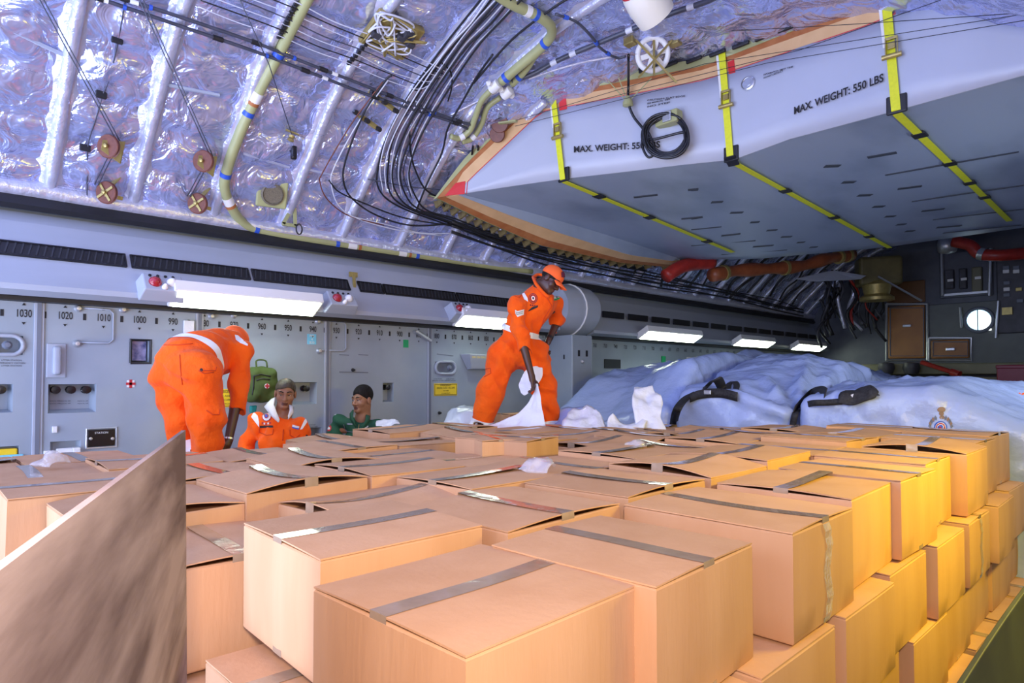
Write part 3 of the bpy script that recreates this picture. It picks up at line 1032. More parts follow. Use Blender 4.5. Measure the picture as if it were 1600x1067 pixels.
rb = random.Random(11)
XR = -0.775                       # right face of the stack
ZT = 1.30                        # height of the top of the stack
PAL = 0.097
# rows along the stack for the column at the right face (near edge of each carton)
ROW0 = [0.645, 1.135, 1.76, 2.33, 2.83, 3.35, 3.87, 4.39, 4.87]
ROWTAPE0 = [1, 0, 0, 1, 0, 0, 1, 0, 0]        # 1: tape along the stack, 0: tape across it
def hs(y): return 1.0 + .07 * (y - .6) / 4.4      # the cartons bulge a little more towards the far end
ZB = 0.10
KIND0 = [0, 0, 4, 3, 0, 0, 2, 0, 1]
NEAR_LAB = ['cardboard box nearest the camera, bottom centre of the photo, top layer', 'cardboard box with tape across its top, right behind the nearest box',
            'pale cardboard box with a glossy loose tape strip down its right face', 'cardboard box behind the one with the loose side tape, flap tape running lengthwise',
            'yellow-lit cardboard box fifth along the top of the right face', 'yellow-lit cardboard box sixth along the top of the right face, pinkish near side',
            'yellow-lit cardboard box seventh along the top of the right face, lifted flap', 'olive-lit cardboard box eighth along the top of the right face',
            'cardboard box at the far right corner of the top layer beside the tarp']
GRP = 'cardboard relief boxes in the big stack'
for k, y in enumerate(ROW0):
    yaw = R([2, 3, 1, 2, -1, 1, 0, -2, -3][k])
    dx = [-0.032, 0.0, 0.03, -0.01, 0.02, -0.03, 0.03, -0.02, -0.03][k]
    # rows that have tape across the stack turn by a quarter
    q = yaw + (R(90) if not ROWTAPE0[k] else 0)
    sl = 1.0
    if k == 2: sl = 1.14
    place_box(XR - BS / 2 + dx - (0.03 if k == 2 else 0), y + BS / 2 + (.01 if k == 0 else 0), ZB + .9 * hs(y) + .003, q, KIND0[k], NEAR_LAB[k], (1, sl, hs(y)) if k == 2 else (1, 1, hs(y)), group=GRP)
# lower layers at the right face, staggered
LAYN = ['second layer', 'third layer', 'bottom layer']
for ly in range(3):
    off = [-0.10, 0.06, -0.06][ly]
    k = 0; y = 0.62 + off
    while y < 5.1:
        L_ = 0.50
        dx = rb.uniform(-.035, .03) + (0.05 if ly == 0 else (0.03 if ly == 1 else .06))
        place_box(XR - BS / 2 + dx, y + BS / 2, ZB + (2 - ly) * BH * hs(y), R(rb.choice([0, 90]) + rb.uniform(-1, 1)), rb.choice([0, 0, 3, 4]),
                  'cardboard box in the %s of the right face, %s from near end' % (LAYN[ly], ORD[k]), (1, 1, hs(y) * .985), group=GRP)
        y += L_ + rb.uniform(0.005, .05) + (0.03 if y > 2 else 0); k += 1
# top layer, the other columns; x of the right edge, rows with the near edge
COLS = [
    (-1.305, [0.72, 1.26, 1.83, 2.36, 2.87, 3.38, 3.90, 4.42, 4.93], [1, 0, 0, 1, 1, 0, 0, 1, 0], [.025, .0, .01, .02, .03, .0, .03, .01, .02]),
    (-1.825, [0.50, 1.06, 1.57, 2.08, 2.60, 3.11, 3.64, 4.15, 4.67], [0, 1, 1, 0, 1, 0, 1, 0, 1], [-.11, -.04, .01, .0, .03, -.01, .02, .0, .01]),
    (-2.345, [0.42, 0.93, 1.45, 1.97, 2.50, 3.02, 3.55, 4.08, 4.60], [0, 0, 1, 1, 0, 1, 0, 1, 0], [-.02, .02, .02, .0, None, .0, .01, -.02, .0]),
    (-2.86, [0.29, 0.82, 1.33, 1.86, 2.37, 2.89, 3.42, 3.95, 4.5], [1, 0, 0, 1, 0, 1, 1, 0, 1], [.01, .0, .02, -.01, None, .02, .01, .0, .0]),
    (-3.38, [0.20, 0.71, 1.24, 1.77, 2.28, 2.82, 3.34, 3.87], [0, 1, 0, 0, 1, 0, 1, 0], [.0, .02, .0, .02, .0, .03, .02, .0]),
    (-3.90, [-0.05, 0.47, 2.02, 2.56, 3.10], [1, 0, 0, 1, 0], [.0, .0, -.02, .05, .04]),
]
CN = ['second', 'third', 'fourth', 'fifth', 'sixth', 'seventh']
FRONT_LAB = {(0, 0): 'cardboard box left of the nearest one with a glossy white glare on its tape', (0, 1): 'cardboard box with wide lengthwise glossy tape behind the two nearest boxes',
             (1, 0): 'low cardboard box just right of the plywood corner, top layer', (3, 0): 'cardboard box with its pink side showing left of the plywood sheet'}
for c, (xr, rows, tp, dz) in enumerate(COLS):
    for k, y in enumerate(rows):
        if dz[k] is None: continue
        kind = rb.choice([0, 1, 1, 2, 2, 3])
        if (c, k) == (0, 0): kind = 0
        if (c, k) == (0, 1): kind = 1
        sh = {(0, 0): -.06, (1, 0): -.09, (1, 1): -.03}.get((c, k), 0)
        yaw = R(rb.uniform(-2.0, 2.2)) + (R(90) if not tp[k] else 0)
        lab = FRONT_LAB.get((c, k), 'cardboard box, top layer, %s row from right face, %s from near end' % (CN[c], ORD[k]))
        place_box(sh + xr - BS / 2 - .012 - .006 * c + rb.uniform(-.006, .006), y + BS / 2, ZB + .9 * (1 + (hs(y) - 1) * max(0, 1 - c / 3)) + dz[k]*.8 + .01, yaw, kind, lab, (1.045, 1.045, 1) if c >= 2 or k else (1, 1, 1), tilt=(R(rb.uniform(-1.3, 1.3)), R(rb.uniform(-1.3, 1.3))), group=GRP)
# the near end of the stack below the top layer
for c, (x, y) in enumerate([(-1.06, 0.57), (-1.57, 0.60), (-2.095, 0.46), (-2.62, 0.38), (-3.145, 0.28), (-3.67, 0.18), (-4.195, -0.05)]):
    for ly in range(3):
        if c == 0: continue
        place_box(x - rb.uniform(-.02, .02), y + BS / 2 + rb.uniform(-.03, .03), ZB + (2 - ly) * BH - (.10 if c == 2 else 0) * (3 - ly) / 3, R(rb.uniform(-1.5, 1.5)) + (R(90) if rb.random() < .5 else 0), 0,
                  'cardboard box in the %s of the near end, %s from right' % (LAYN[ly], ORD[c]), group=GRP)
# cartons the bending man stands among, one layer down
for k, (x, y) in enumerate([(-4.68, 1.22), (-4.68, 1.74)]):
    place_box(x, y, 0.695, R(2 * k), 0, ['cardboard box under the feet of the bending orange-suited man', 'cardboard box behind the feet of the bending orange-suited man'][k], group=GRP)
# loose cartons behind the legs of the standing man
for k, (px, py, dd, z, kind, lab) in enumerate([(772, 640, 6.75, .92, 0, 'small brown cardboard box between the legs of the standing man'),
                                          (806, 640, 7.1, 1.05, 0, 'brown cardboard box half hidden behind the right leg of the standing man')]):
    p = at_d(px, py, dd)
    for ly in range(3 + k):
        h_ = (z + .3) / (3 + k); place_box(p.x, p.y, h_ * (2 + k - ly), R(24 - 30 * k), kind, lab if ly == 0 else 'lower cardboard box in the %s pile behind the standing man, %s from top' % (['left', 'right'][k], ORD[ly]), (.6, .8, h_ / BH * .99), group='loose boxes behind the standing man')
# cartons raised on the stack in front of the standing man
for k, (N_, R_, lab) in enumerate([((754, 689), (813, 687), 'dark brown raised cardboard box in front of the standing man, left of the pair'), ((825, 690), (873, 682), 'dark brown raised cardboard box in front of the standing man, right of the pair')]):
    a, b = at_z(*N_, 1.40), at_z(*R_, 1.40)
    u = (b - a); u.z = 0; L_ = u.length; u.normalize(); v = Vector((-u.y, u.x, 0))
    if k: L_ = max(L_, .36)
    c = a + u * L_ / 2 + v * .25
    place_box(c.x, c.y, 1.10, math.atan2(u.y, u.x), 0, lab, (L_ / BS, 1.0, 1.0), group=GRP)
    place_box(c.x, c.y, 0.80, math.atan2(u.y, u.x), 0, ['cardboard box below the left raised box, mostly hidden', 'cardboard box below the right raised box, mostly hidden'][k], (L_ / BS, 1.0, 1.0), group=GRP)
# cartons under the feet of the standing man
for k, (px, py, dd) in enumerate([(752, 672, 6.05), (860, 676, 6.02)]):
    p = at_d(px, py, dd)
    for ly in range(4):
        hh = (p.z - .02) / 4
        place_box(p.x + .02 * ly, p.y + .05, hh * ly, R(30), 0, 'cardboard box in the pile under the %s of the standing man, %s from top' % (['right foot', 'left foot'][k], ORD[3 - ly]), (.62, .8, hh / BH * .99), group='loose boxes behind the standing man')

# pallets under the stack
for k, (y0, y1) in enumerate(((0.62, 2.90), (2.96, 5.5))):
    t = thing('cargo_pallet', ['metal cargo pallet under the near half of the box stack', 'metal cargo pallet under the far half of the box stack'][k], 'pallet', (-2.6, (y0 + y1) / 2, 0), group='pallets under the boxes')
    MB().bbox((-4.45, y0, 0.02), (-0.72, y1, PAL)).build('deck', M['alu'], t, bevel=.01)
    rm = MB()
    for x in (-4.0, -3.0, -2.0, -1.2): rm.bbox((x, y0, 0), (x + .08, y1, .02))
    rm.build('runner', M['seam'], t)

# plywood sheets
a = at_d(290, 672, 1.30); b = at_d(0, 893, 1.30 / 3.63)
ztop_ = (a.z + b.z) / 2
d_ = (b - a); d_.z = 0; d_.normalize()
b = a + d_ * 1.21
low = Vector((.03, .02, 0))
nrm = d_.cross(Vector((0, 0, 1))).normalized()
pl = thing('plywood_sheet', 'weathered grey-brown plywood sheet standing at the lower left corner', 'board', ((a + b) / 2).to_tuple()[:2] + (0,))
mb = MB().prism([(a.x, a.y, a.z), (b.x, b.y, a.z), (b.x + low.x, b.y + low.y, 0.0), (a.x + low.x * 1.0, a.y + low.y * 1.0, 0.0)], nrm * .007)
mb.build('sheet', M['ply'], pl)
MB().prism([a, Vector((a.x, a.y, a.z)) + d_ * .004, Vector((a.x, a.y, 0)) + low + d_ * .004, Vector((a.x, a.y, 0)) + low], nrm * .008).build('edge', M['plyedge'], pl)
pts = []
for k in range(13):
    y = 1.0 + 2.9 * k / 12
    z = 1.03 + .05 * math.sin(k / 12 * 3.1) 
    pts.append((y, z))
mb = MB().prism([(-0.36, y, z) for y, z in pts] + [(-0.30, 3.9, 0.0), (-0.30, 1.0, 0.0)], (.014, 0, 0))
tag(mb.build('plywood_sheet', mat('green_lit_board', (0.030, 0.036, 0.016), (0.05, 0.06, 0.025), rough=.6, nscale=5), bevel=.003), 'dark green-lit board leaning beside the stack at the lower right corner', 'board')  # plywood with the green light on it put into its colour

# ------------------------------------------------------------------ pipes and cables on the ceiling lining
def run(pxs, off, n=6, sm=True):
    P = [ceil_hit(x, y, off if not isinstance(off, (list, tuple)) else off[i]) for i, (x, y) in enumerate(pxs)]
    return smooth_path(P, n) if sm else P


def cable(name, label, pxs, r, m, off=.09, group=None, cat='cable', seg=6):
    o = MB().tube(run(pxs, off), r, seg).build(name, M[m], smooth=True)
    return tag(o, label, cat, group)


def ring_on(path, frac, r, w, name, m, parent):
    """a clamp or painted band round a pipe"""
    i = min(len(path) - 2, max(0, int(frac * (len(path) - 1))))
    a = path[i]; t = (path[i + 1] - path[i]).normalized()
    MB().tube([a - t * w / 2, a + t * w / 2], r, 14).build(name, M[m], parent, smooth='auto')


def band_px(path, px, py):
    """fraction along the path nearest to a pixel"""
    d = ray(px, py).normalized()
    best = min(range(len(path)), key=lambda i: ((path[i] - CAM) - d * (path[i] - CAM).dot(d)).length)
    return best / (len(path) - 1)


gp = thing('duct_pipe', 'long olive green pipe bending down the ceiling and along the left ledge', 'pipe', ceil_hit(352, 290, .08))
pth = run([(492, -25), (478, 2), (440, 75), (400, 152), (372, 215), (354, 268), (352, 300), (372, 340), (400, 358), (470, 372), (560, 386), (650, 399), (745, 413), (830, 424)], .085, 8)
MB().tube(pth, .043, 14).build('pipe', M['green_pipe'], gp, smooth=True)
for p in ((436, 80), (386, 180), (357, 272), (402, 360), (522, 382), (652, 400)): ring_on(pth, band_px(pth, *p), .0475, .04, 'blue_clamp', 'blueclip', gp)
for p in ((398, 152), (362, 312), (553, 386), (632, 397)):
    f = band_px(pth, *p); ring_on(pth, f, .0455, .10, 'white_band', 'white', gp); ring_on(pth, f + .012, .046, .03, 'red_band', 'rustborder', gp)
for p in ((362, 250), (465, 372), (600, 392)):
    f = band_px(pth, *p); i = int(f * (len(pth) - 1)); q = pth[i]
    MB().bar(q, q + Vector((-.09, 0, .08)), .03, .02).build('bracket', M['green_pipe'], gp)

g2 = thing('duct_pipe', 'olive green pipe hooking down to two white valves beside the fairing', 'pipe', ceil_hit(800, 108, .12))
pa = run([(768, -14), (800, 6), (846, 28), (862, 46), (852, 68), (806, 108), (783, 128)], .13, 8)
MB().tube(pa, .042, 14).build('pipe', M['green_pipe'], g2, smooth=True)
pb = run([(766, 142), (752, 158), (742, 185), (734, 204), (718, 216), (704, 213)], .12, 8)
MB().tube(pb, .028, 12).build('pipe', M['green_pipe'], g2, smooth=True)
pc = run([(838, 82), (822, 108), (800, 132)], .10, 8)
MB().tube(pc, .032, 12).build('pipe', M['green_pipe'], g2, smooth=True)
pd = run([(782, 152), (762, 168), (752, 195), (738, 216), (722, 222)], .09, 8)
MB().tube(pd, .026, 12).build('pipe', M['green_pipe'], g2, smooth=True)
for P, p, r in ((pa, (848, 62), .047), (pa, (790, 120), .047), (pc, (812, 118), .037), (pa, (835, 22), .047)): ring_on(P, band_px(P, *p), r, .035, 'blue_clamp', 'blueclip', g2)
for P, p, r in ((pb, (721, 214), .031), (pd, (738, 214), .029), (pa, (826, 17), .045)): ring_on(P, band_px(P, *p), r, .05, 'white_band', 'white', g2)
for px_, py_ in ((773, 135), (792, 145)):
    c = ceil_hit(px_, py_, .12)
    v_ = MB(); ax = (pa[-1] - pa[-4]).normalized()
    v_.lathe([(.02, -.06), (.045, -.05), (.045, -.02), (.05, -.01), (.05, .02), (.045, .05), (.02, .06)], c, ax, 14)
    s_ = ax.cross(Vector((0, 0, 1))).normalized()
    v_.lathe([(.03, 0), (.03, .08), (.012, .09)], c, s_, 10); v_.lathe([(.02, 0), (.02, .08), (.028, .085), (.01, .11)], c, -s_, 10)
    v_.build('valve', M['white'], g2, smooth='auto')

# the two parallel conduits with couplings
for nm, lab, pxs in (('upper', 'upper of the two parallel grey conduits crossing the ceiling', [(170, -12), (199, 0), (283, 27), (400, 67), (485, 101), (545, 124), (639, 161), (710, 187), (736, 195)]),
                     ('lower', 'lower of the two parallel grey conduits crossing the ceiling', [(130, -12), (162, 0), (277, 39), (400, 81), (492, 116), (586, 152), (702, 189), (730, 201)])):
    P = run(pxs, .12, 6)
    t = thing('conduit', lab, 'conduit', P[len(P) // 2], group='parallel grey conduits')
    MB().tube(P, .013, 8).build('tube', M['cable_grey'], t, smooth=True)
    for f in (.12, .38, .55, .72, .9): ring_on(P, f, .019, .07, 'coupling', 'black', t)
    for f in (.2, .47, .83): ring_on(P, f, .018, .02, 'blue_clip', 'blueclip', t)
    for f in (.16, .6): ring_on(P, f, .015, .05, 'label_sleeve', 'white', t)


def lerp(a, b, t): return (a[0] + (b[0] - a[0]) * t, a[1] + (b[1] - a[1]) * t)


# fan of seven wires crossing three clamp rows
for i in range(7):
    t = i / 6
    p1, p2, p3 = lerp((464, 4), (436, 56), t), lerp((582, 56), (545, 99), t), lerp((676, 101), (650, 139), t)
    p0 = (p1[0] - (p2[0] - p1[0]) * 1.15, p1[1] - (p2[1] - p1[1]) * 1.05)
    mid = lambda a, b, w: ((a[0] + b[0]) / 2, (a[1] + b[1]) / 2 + w)
    rb.seed(40 + i)
    pts = [p0, mid(p0, p1, rb.uniform(-2, 3)), p1, mid(p1, p2, rb.uniform(0, 5)), p2, mid(p2, p3, rb.uniform(0, 6)), p3, (p3[0] + 22, p3[1] + 12 - 3 * i)]
    cable('wire', '%s wire of the seven-wire fan across the upper ceiling, counted from its top' % ORD[i], pts, rb.choice([.004, .005, .007]), ['cable_white', 'black', 'cable_white', 'cable_grey', 'cable_white', 'black', 'cable_white'][i], .115, 'wire fan across the ceiling')
for k, (a, b) in enumerate((((464, 2), (434, 60)), ((584, 54), (543, 101)), ((678, 99), (648, 141)))):
    A, B = ceil_hit(*a, .10), ceil_hit(*b, .10)
    t = thing('clamp_rail', ['black clamp rail on the olive pipe holding the wire fan', 'middle clamp rail of the wire fan below the junction box', 'lower clamp rail where the wire fan meets the wire bundle'][k], 'clamp', (A + B) / 2, group='clamp rails of the wire fan')
    MB().bar(A, B, .02, .012).build('rail', M['cable_grey'], t)
    for j in range(8):
        p = A.lerp(B, (j + .5) / 8)
        MB().cyl(p + Vector((0, -.014, 0)), p + Vector((0, .014, 0)), .018, 10).build('clip', M['black'], t, smooth='auto')

# the bundle running down between two ribs
for i in range(12):
    t = i / 11
    rb.seed(70 + i); j = lambda: rb.uniform(-2.5, 2.5)
    pts = [lerp((756, -8), (822, -8), t), lerp((722, 38), (782, 34), t), lerp((690, 75), (742, 78), t), lerp((642, 142), (694, 150), t), lerp((606, 208), (655, 215), t), lerp((592, 258), (640, 272), t), lerp((594, 296), (652, 312), t)]
    pts = [(x + j(), y + j()) for x, y in pts]
    bl = i in (0, 3, 5, 8, 11)
    if bl: pts += [lerp((622, 322), (670, 330), t), lerp((690, 348), (712, 342), t), lerp((760, 371), (775, 366), t), lerp((840, 393), (850, 384), t), lerp((930, 409), (935, 400), t), (1010, 424 - 6 * t)]
    cable('wire', '%s of the %s wires in the bundle left of the green pipe hook, from left' % (ORD[i], 'twelve'), pts, .009 if bl else .006, 'black' if bl else ('cable_white' if i % 3 else 'cable_grey'), .10 + .02 * (i % 3), 'wire bundle between the ribs')
# wires looping on the left of the bundle
LOOPS = [([(612, 118), (601, 127), (567, 180), (540, 250), (537, 285), (552, 312), (590, 337), (642, 352), (706, 350)], .009, 'black', 'thick black cable looping under the third clamp to the ledge'),
         ([(606, 126), (560, 191), (522, 262), (518, 290), (530, 322), (560, 342), (624, 360), (690, 368)], .006, 'cable_white', 'white wire looping below the small brass bracket'),
         ([(598, 128), (548, 195), (505, 268), (500, 285), (512, 312), (545, 337), (600, 352)], .006, 'pulley', 'brown wire looping leftmost above the ledge'),
         ([(514, 282), (530, 300), (570, 318), (630, 340), (700, 352), (770, 362)], .008, 'black', 'black cable sagging from the left bracket toward the fairing'),
         ([(545, 337), (600, 350), (660, 364), (720, 364)], .005, 'cable_white', 'thin white wire lying lowest above the ledge'),
         ([(640, 205), (642, 240), (650, 268), (664, 295), (685, 310), (700, 330)], .009, 'black', 'black cable dropping beside the white wire group to the fairing corner'),
         ([(575, 280), (640, 292), (700, 300), (740, 330), (765, 352)], .006, 'cable_grey', 'grey wire crossing the lower bundle toward the fairing corner'),
         ([(770, 85), (745, 120), (722, 160), (700, 200), (690, 240), (668, 285), (650, 330)], .010, 'black', 'thick black cable right of the wire bundle along the rib'),
         ([(900, -8), (868, 10), (800, 62), (740, 130)], .010, 'black', 'thick black cable entering at the top right of the bundle'),
         ([(690, 98), (704, 112), (706, 135), (700, 158)], .008, 'black', 'short black cable curling down from the middle clamp rail')]
for pxs, r, m, lab in LOOPS: cable('cable', lab, pxs, r, m, .12, 'loose cables by the bundle')
# cables along the ledge under the fairing edge
for i in range(6):
    rb.seed(120 + i)
    pts = [(706, 346 + 3 * i), (780, 374 + 3.2 * i), (860, 394 + 4 * i), (940, 410 + 4 * i), (1030, 428 + 4 * i), (1130, 450 + 3 * i), (1215, 472 + 2.5 * i), (1255, 483 + 2 * i)]
    pts = [(x, y + rb.uniform(-3, 3)) for x, y in pts]
    cable('cable', '%s of six black cables running forward below the fairing edge, from top' % ORD[i], pts, .013 if i % 2 else .010, 'black', .14, 'cables below the fairing edge')
# control cables and their pulleys
def pulley_set(pxu, pxl, top, lab1, lab2, lab3, dx=1):
    U, Lw = ceil_hit(*pxu, .16), ceil_hit(*pxl, .14)
    T = ceil_hit(*top, .22)
    for c, lab, low in ((U, lab1, False), (Lw, lab2, True)):
        t = thing('cable_pulley', lab, 'pulley', c, group='brown control cable pulleys')
        ax = Vector((.62, -.78, -.12)).normalized()
        MB().lathe([(.03, -.016), (.082, -.016), (.088, -.011), (.076, -.004), (.076, .004), (.088, .011), (.082, .016), (.03, .016)], c, ax, 28).build('wheel', M['pulley'], t, smooth='auto')
        sd = Vector((0, .10, 0.02))
        f = c + ax * .022
        if low:
            b_ = MB()
            for a in range(4):
                an = a * math.pi / 2 + .5
                u_ = ax.cross(Vector((0, 0, 1))).normalized(); w_ = ax.cross(u_)
                b_.bar(f, f + (u_ * math.cos(an) + w_ * math.sin(an)) * .078, .018, .008, ax)
            b_.build('spoke', M['brass'], t)
            MB().bar(f, f + Vector((-.02, .11, .16)), .035, .012, ax).build('arm', M['brass'], t, bevel=.003)
            MB().bar(f + Vector((0, 0, -.02)), f + Vector((-.03, .13, -.02)), .03, .012, ax).build('arm', M['brass'], t, bevel=.003)
        else:
            MB().prism([f + Vector((0, -.02, .04)), f + Vector((-.02, .13, .07)), f + Vector((-.02, .10, -.11)), f + Vector((0, -.03, -.04))], ax * .012).build('bracket', M['brass'], t, bevel=.003)
        MB().lathe([(.016, 0), (.016, .02), (.006, .026)], f, ax, 10).build('axle', M['brass'], t, smooth='auto')
    v = MB()
    for s in (-1, 1): v.tube([T + Vector((0, .012 * s, 0)), U + Vector((0, .06 + .012 * s, .06)), Lw + Vector((-.01, -.07 + .012 * s, .05))], .0045, 5)
    tag(v.build('control_cable', M['cable_grey'], smooth=True), lab3, 'cable', 'control cables on the left lining')


pulley_set((170, 229), (167, 301), (62, -6), 'upper brown pulley of the left pair on the silver lining', 'lower spoked brown pulley of the left pair above the ledge', 'steel control cable slanting from top left to the left pulleys')
pulley_set((318, 252), (309, 318), (218, -6), 'upper brown pulley of the right pair on the silver lining', 'lower spoked brown pulley of the right pair above the ledge', 'steel control cable slanting down to the right pair of pulleys')
tag(MB().tube([ceil_hit(372, -6, .25), ceil_hit(420, 100, .2), ceil_hit(456, 210, .10)], .004, 5).build('control_cable', M['cable_grey'], smooth=True), 'thin steel cable crossing the olive pipe to a small hanging pin', 'cable', 'control cables on the left lining')
pn = thing('hanging_pin', 'small brass and black pin hanging from a thin cable on a rib', 'pin', ceil_hit(457, 225, .08))
c = ceil_hit(455, 216, .10); MB().lathe([(.01, -.03), (.03, -.02), (.02, .0), (.028, .02), (.008, .03)], c, (0, .3, 1), 10).build('brass_head', M['brass'], pn, smooth='auto')
MB().bar(c + Vector((.02, .06, .04)), c + Vector((-.0, -.05, .06)), .02, .012).build('prong', M['brass'], pn)
c = ceil_hit(459, 238, .08); MB().box(c, (.05, .05, .13)).build('body', M['blackgloss'], pn, bevel=.015)
# thin wire with three clips on the left
P = run([(197, -8), (189, 40), (184, 66), (172, 120), (160, 150), (150, 185), (138, 225), (136, 270), (136, 325)], .07, 6)
wr = thing('clipped_wire', 'thin dark wire with black clips hanging down the left lining', 'wire', P[-1])
MB().tube(P, .005, 6).build('wire', M['cable_grey'], wr, smooth=True)
for p in ((183, 62), (158, 148), (133, 231)):
    c = ceil_hit(*p, .07); MB().box(c, (.03, .07, .05)).build('clip', M['black'], wr, bevel=.006)
# round speaker on a brass plate
c = ceil_hit(425, 303, .07); n_ = Vector((.86, -.2, -.42)).normalized()
sp = thing('round_speaker', 'round grey speaker grille on a square olive plate below the pipe bend', 'speaker', c)
rot = n_.to_track_quat('Z', 'Y').to_matrix()
MB().box(c, (.27, .25, .03), rot).build('plate', M['green_pipe'], sp, bevel=.03, seg=3)
MB().lathe([(.10, 0), (.10, .02), (.085, .028), (.08, .016), (.002, .014)], c + n_ * .012, n_, 28).build('grille', mat('speaker_mesh', (.10, .085, .06), (.2, .17, .11), rough=.6, nscale=160), sp, smooth='auto')
# small pole stiffeners between ribs
for k, (a, b, lab) in enumerate((((20, 50), (108, 90), 'thin grey stiffener bar left of the leftmost ribs'), ((247, 130), (343, 149), 'thin grey stiffener bar between second and third rib'),
                                 ((220, 285), (302, 305), 'thin grey stiffener bar just left of the right pulley pair'), ((380, 240), (452, 262), 'silver stiffener bar right of the olive pipe bend'), ((470, 262), (552, 282), 'silver stiffener bar left of the cable loops'))):
    tag(MB().bar(ceil_hit(*a, .06), ceil_hit(*b, .06), .02, .02).build('stiffener_bar', M['trimgrey' if k < 3 else 'foilrib']), lab, 'bar', 'stiffener bars on the lining')
# yellow triangular brackets
for k, (px_, py_, lab) in enumerate(((452, 335, 'olive triangular bracket standing on the ledge right of the speaker'), (571, 187, 'small brass cable bracket in the middle of the lining'), (598, 158, 'small brass clamp bar under the grey conduits'))):
    c = ceil_hit(px_, py_, .09)
    t = thing('bracket', lab, 'bracket', c, group='brass brackets on the lining')
    if k == 0:
        MB().bar(c + Vector((0, -.06, -.10)), c + Vector((0, .05, .12)), .03, .02, (1, 0, 0)).bar(c + Vector((0, .06, -.10)), c + Vector((0, .05, .12)), .03, .02, (1, 0, 0)).bar(c + Vector((0, -.07, -.10)), c + Vector((0, .07, -.10)), .03, .02, (1, 0, 0)).build('strut', M['green_pipe'], t)
        MB().tube([c + Vector((.02, .09 + .03 * math.cos(a), -.13 + .05 * math.sin(a))) for a in [x * .52 for x in range(13)]], .007, 6).build('hook', M['black'], t, smooth=True)
    else:
        MB().bar(c + Vector((0, -.14, .05)), c + Vector((0, .14, -.05)), .04, .03, (1, 0, 0)).build('bar', M['brass'], t, bevel=.004)
        for d in (-.12, 0, .12): MB().cyl(c + Vector((.0, d, -d * .36)), c + Vector((.05, d, -d * .36 - .03)), .022, 10).build('clip', M['black'], t, smooth='auto')
# junction tray with tangled wires
c = ceil_hit(612, 55, .09)
jt = thing('junction_tray', 'brass junction tray with tangled white wires high on the ceiling', 'junction box', c)
x_, z_, nx_, nz_ = prof_at(np.interp(c.x, PX, _s)); n_ = Vector((float(nx_), 0, float(nz_))); rot = n_.to_track_quat('Z', 'Y').to_matrix()
MB().box(c, (.42, .34, .05), rot).build('tray', M['brass'], jt, bevel=.01)
rb.seed(5)
for k in range(5):
    p = c + rot @ Vector((rb.uniform(-.16, .16), rb.uniform(-.12, .12), .05)); MB().box(p, (.07, .05, .06), rot).build('terminal', M['dark'], jt, bevel=.006)
for k in range(9):
    a = c + rot @ Vector((rb.uniform(-.2, .2), rb.uniform(-.16, .16), .04)); pts = [a]
    for q in range(4): pts.append(c + rot @ Vector((rb.uniform(-.24, .24), rb.uniform(-.18, .18), rb.uniform(.03, .08))))
    MB().tube(smooth_path(pts, 6), .008, 6).build('wire', M['cable_white' if k % 4 else 'brass'], jt, smooth=True)
# grey ribbed conduit from the valves up to the top
P = run([(800, 128), (834, 115), (865, 98), (895, 84), (970, 53), (1052, 20), (1100, 4), (1130, -10)], .10, 6)
t = thing('conduit', 'dark grey conduit with white bands rising right from the valves to the top', 'conduit', P[20])
MB().tube(P, .022, 8).build('tube', M['cable_grey'], t, smooth=True)
for f in (.3, .45, .6, .8): ring_on(P, f, .024, .06, 'label_sleeve', 'cable_white', t)
P = run([(868, 22), (900, 34), (925, 58), (938, 75), (962, 90), (978, 88)], .12, 6)
t = thing('conduit', 'thin jointed grey pipe running from the green hook toward the spoked wheel', 'conduit', P[10])
MB().tube(P, .012, 8).build('tube', M['cable_grey'], t, smooth=True)
for f in (.1, .5, .72): ring_on(P, f, .018, .04, 'blue_clamp', 'blueclip', t)
P = run([(700, 182), (760, 152), (830, 122), (900, 100), (960, 88)], .07, 6)
tag(MB().tube(P, .012, 6).build('conduit', M['foilrib'], smooth=True), 'pale thin pipe from the wire bundle passing under the valves', 'conduit')

# white trunk and spoked wheel near the top
c = ceil_hit(996, -22, .26); e = ceil_hit(1026, 26, .40)
ax = (e - c).normalized()
tk = thing('air_duct', 'grey and white air duct with cream round end hanging at the top', 'duct', e)
MB().lathe([(.12, -.35), (.12, 0), (.125, .02)], c, ax, 28)  .build('tube', M['cable_grey'], tk, smooth='auto')
L_ = (e - c).length
MB().lathe([(.127, 0), (.14, .03), (.15, L_ * .5), (.14, L_), (.02, L_ + .01)], c, ax, 28).build('end_cap', mat('cream_plastic', (.75, .72, .62), rough=.4), tk, smooth='auto')
MB().lathe([(.131, -.02), (.136, .0), (.131, .02)], c, ax, 28).build('red_band', M['redink'], tk, smooth='auto')
c = ceil_hit(1020, 85, .17)
sw = thing('spoked_wheel', 'white spoked pulley wheel on brass struts above the fairing', 'wheel', c)
vw = (CAM - c).normalized(); n_ = (vw + Vector((.3, 0, .1))).normalized(); u_ = n_.cross(Vector((0, 0, 1))).normalized(); w_ = n_.cross(u_)
MB().tube([c + (u_ * math.cos(a) + w_ * math.sin(a)) * .135 for a in [2 * math.pi * k / 36 for k in range(37)]], .024, 10, cap=False).build('rim', M['white'], sw, smooth=True)
for k in range(6):
    a = k * math.pi / 3 + .3; d = u_ * math.cos(a) + w_ * math.sin(a)
    MB().bar(c, c + d * .13, .045, .02, n_).build('spoke', M['white'], sw, bevel=.004)
MB().lathe([(.035, -.03), (.035, .03), (.012, .035)], c, n_, 14).build('hub', M['steel'], sw, smooth='auto')
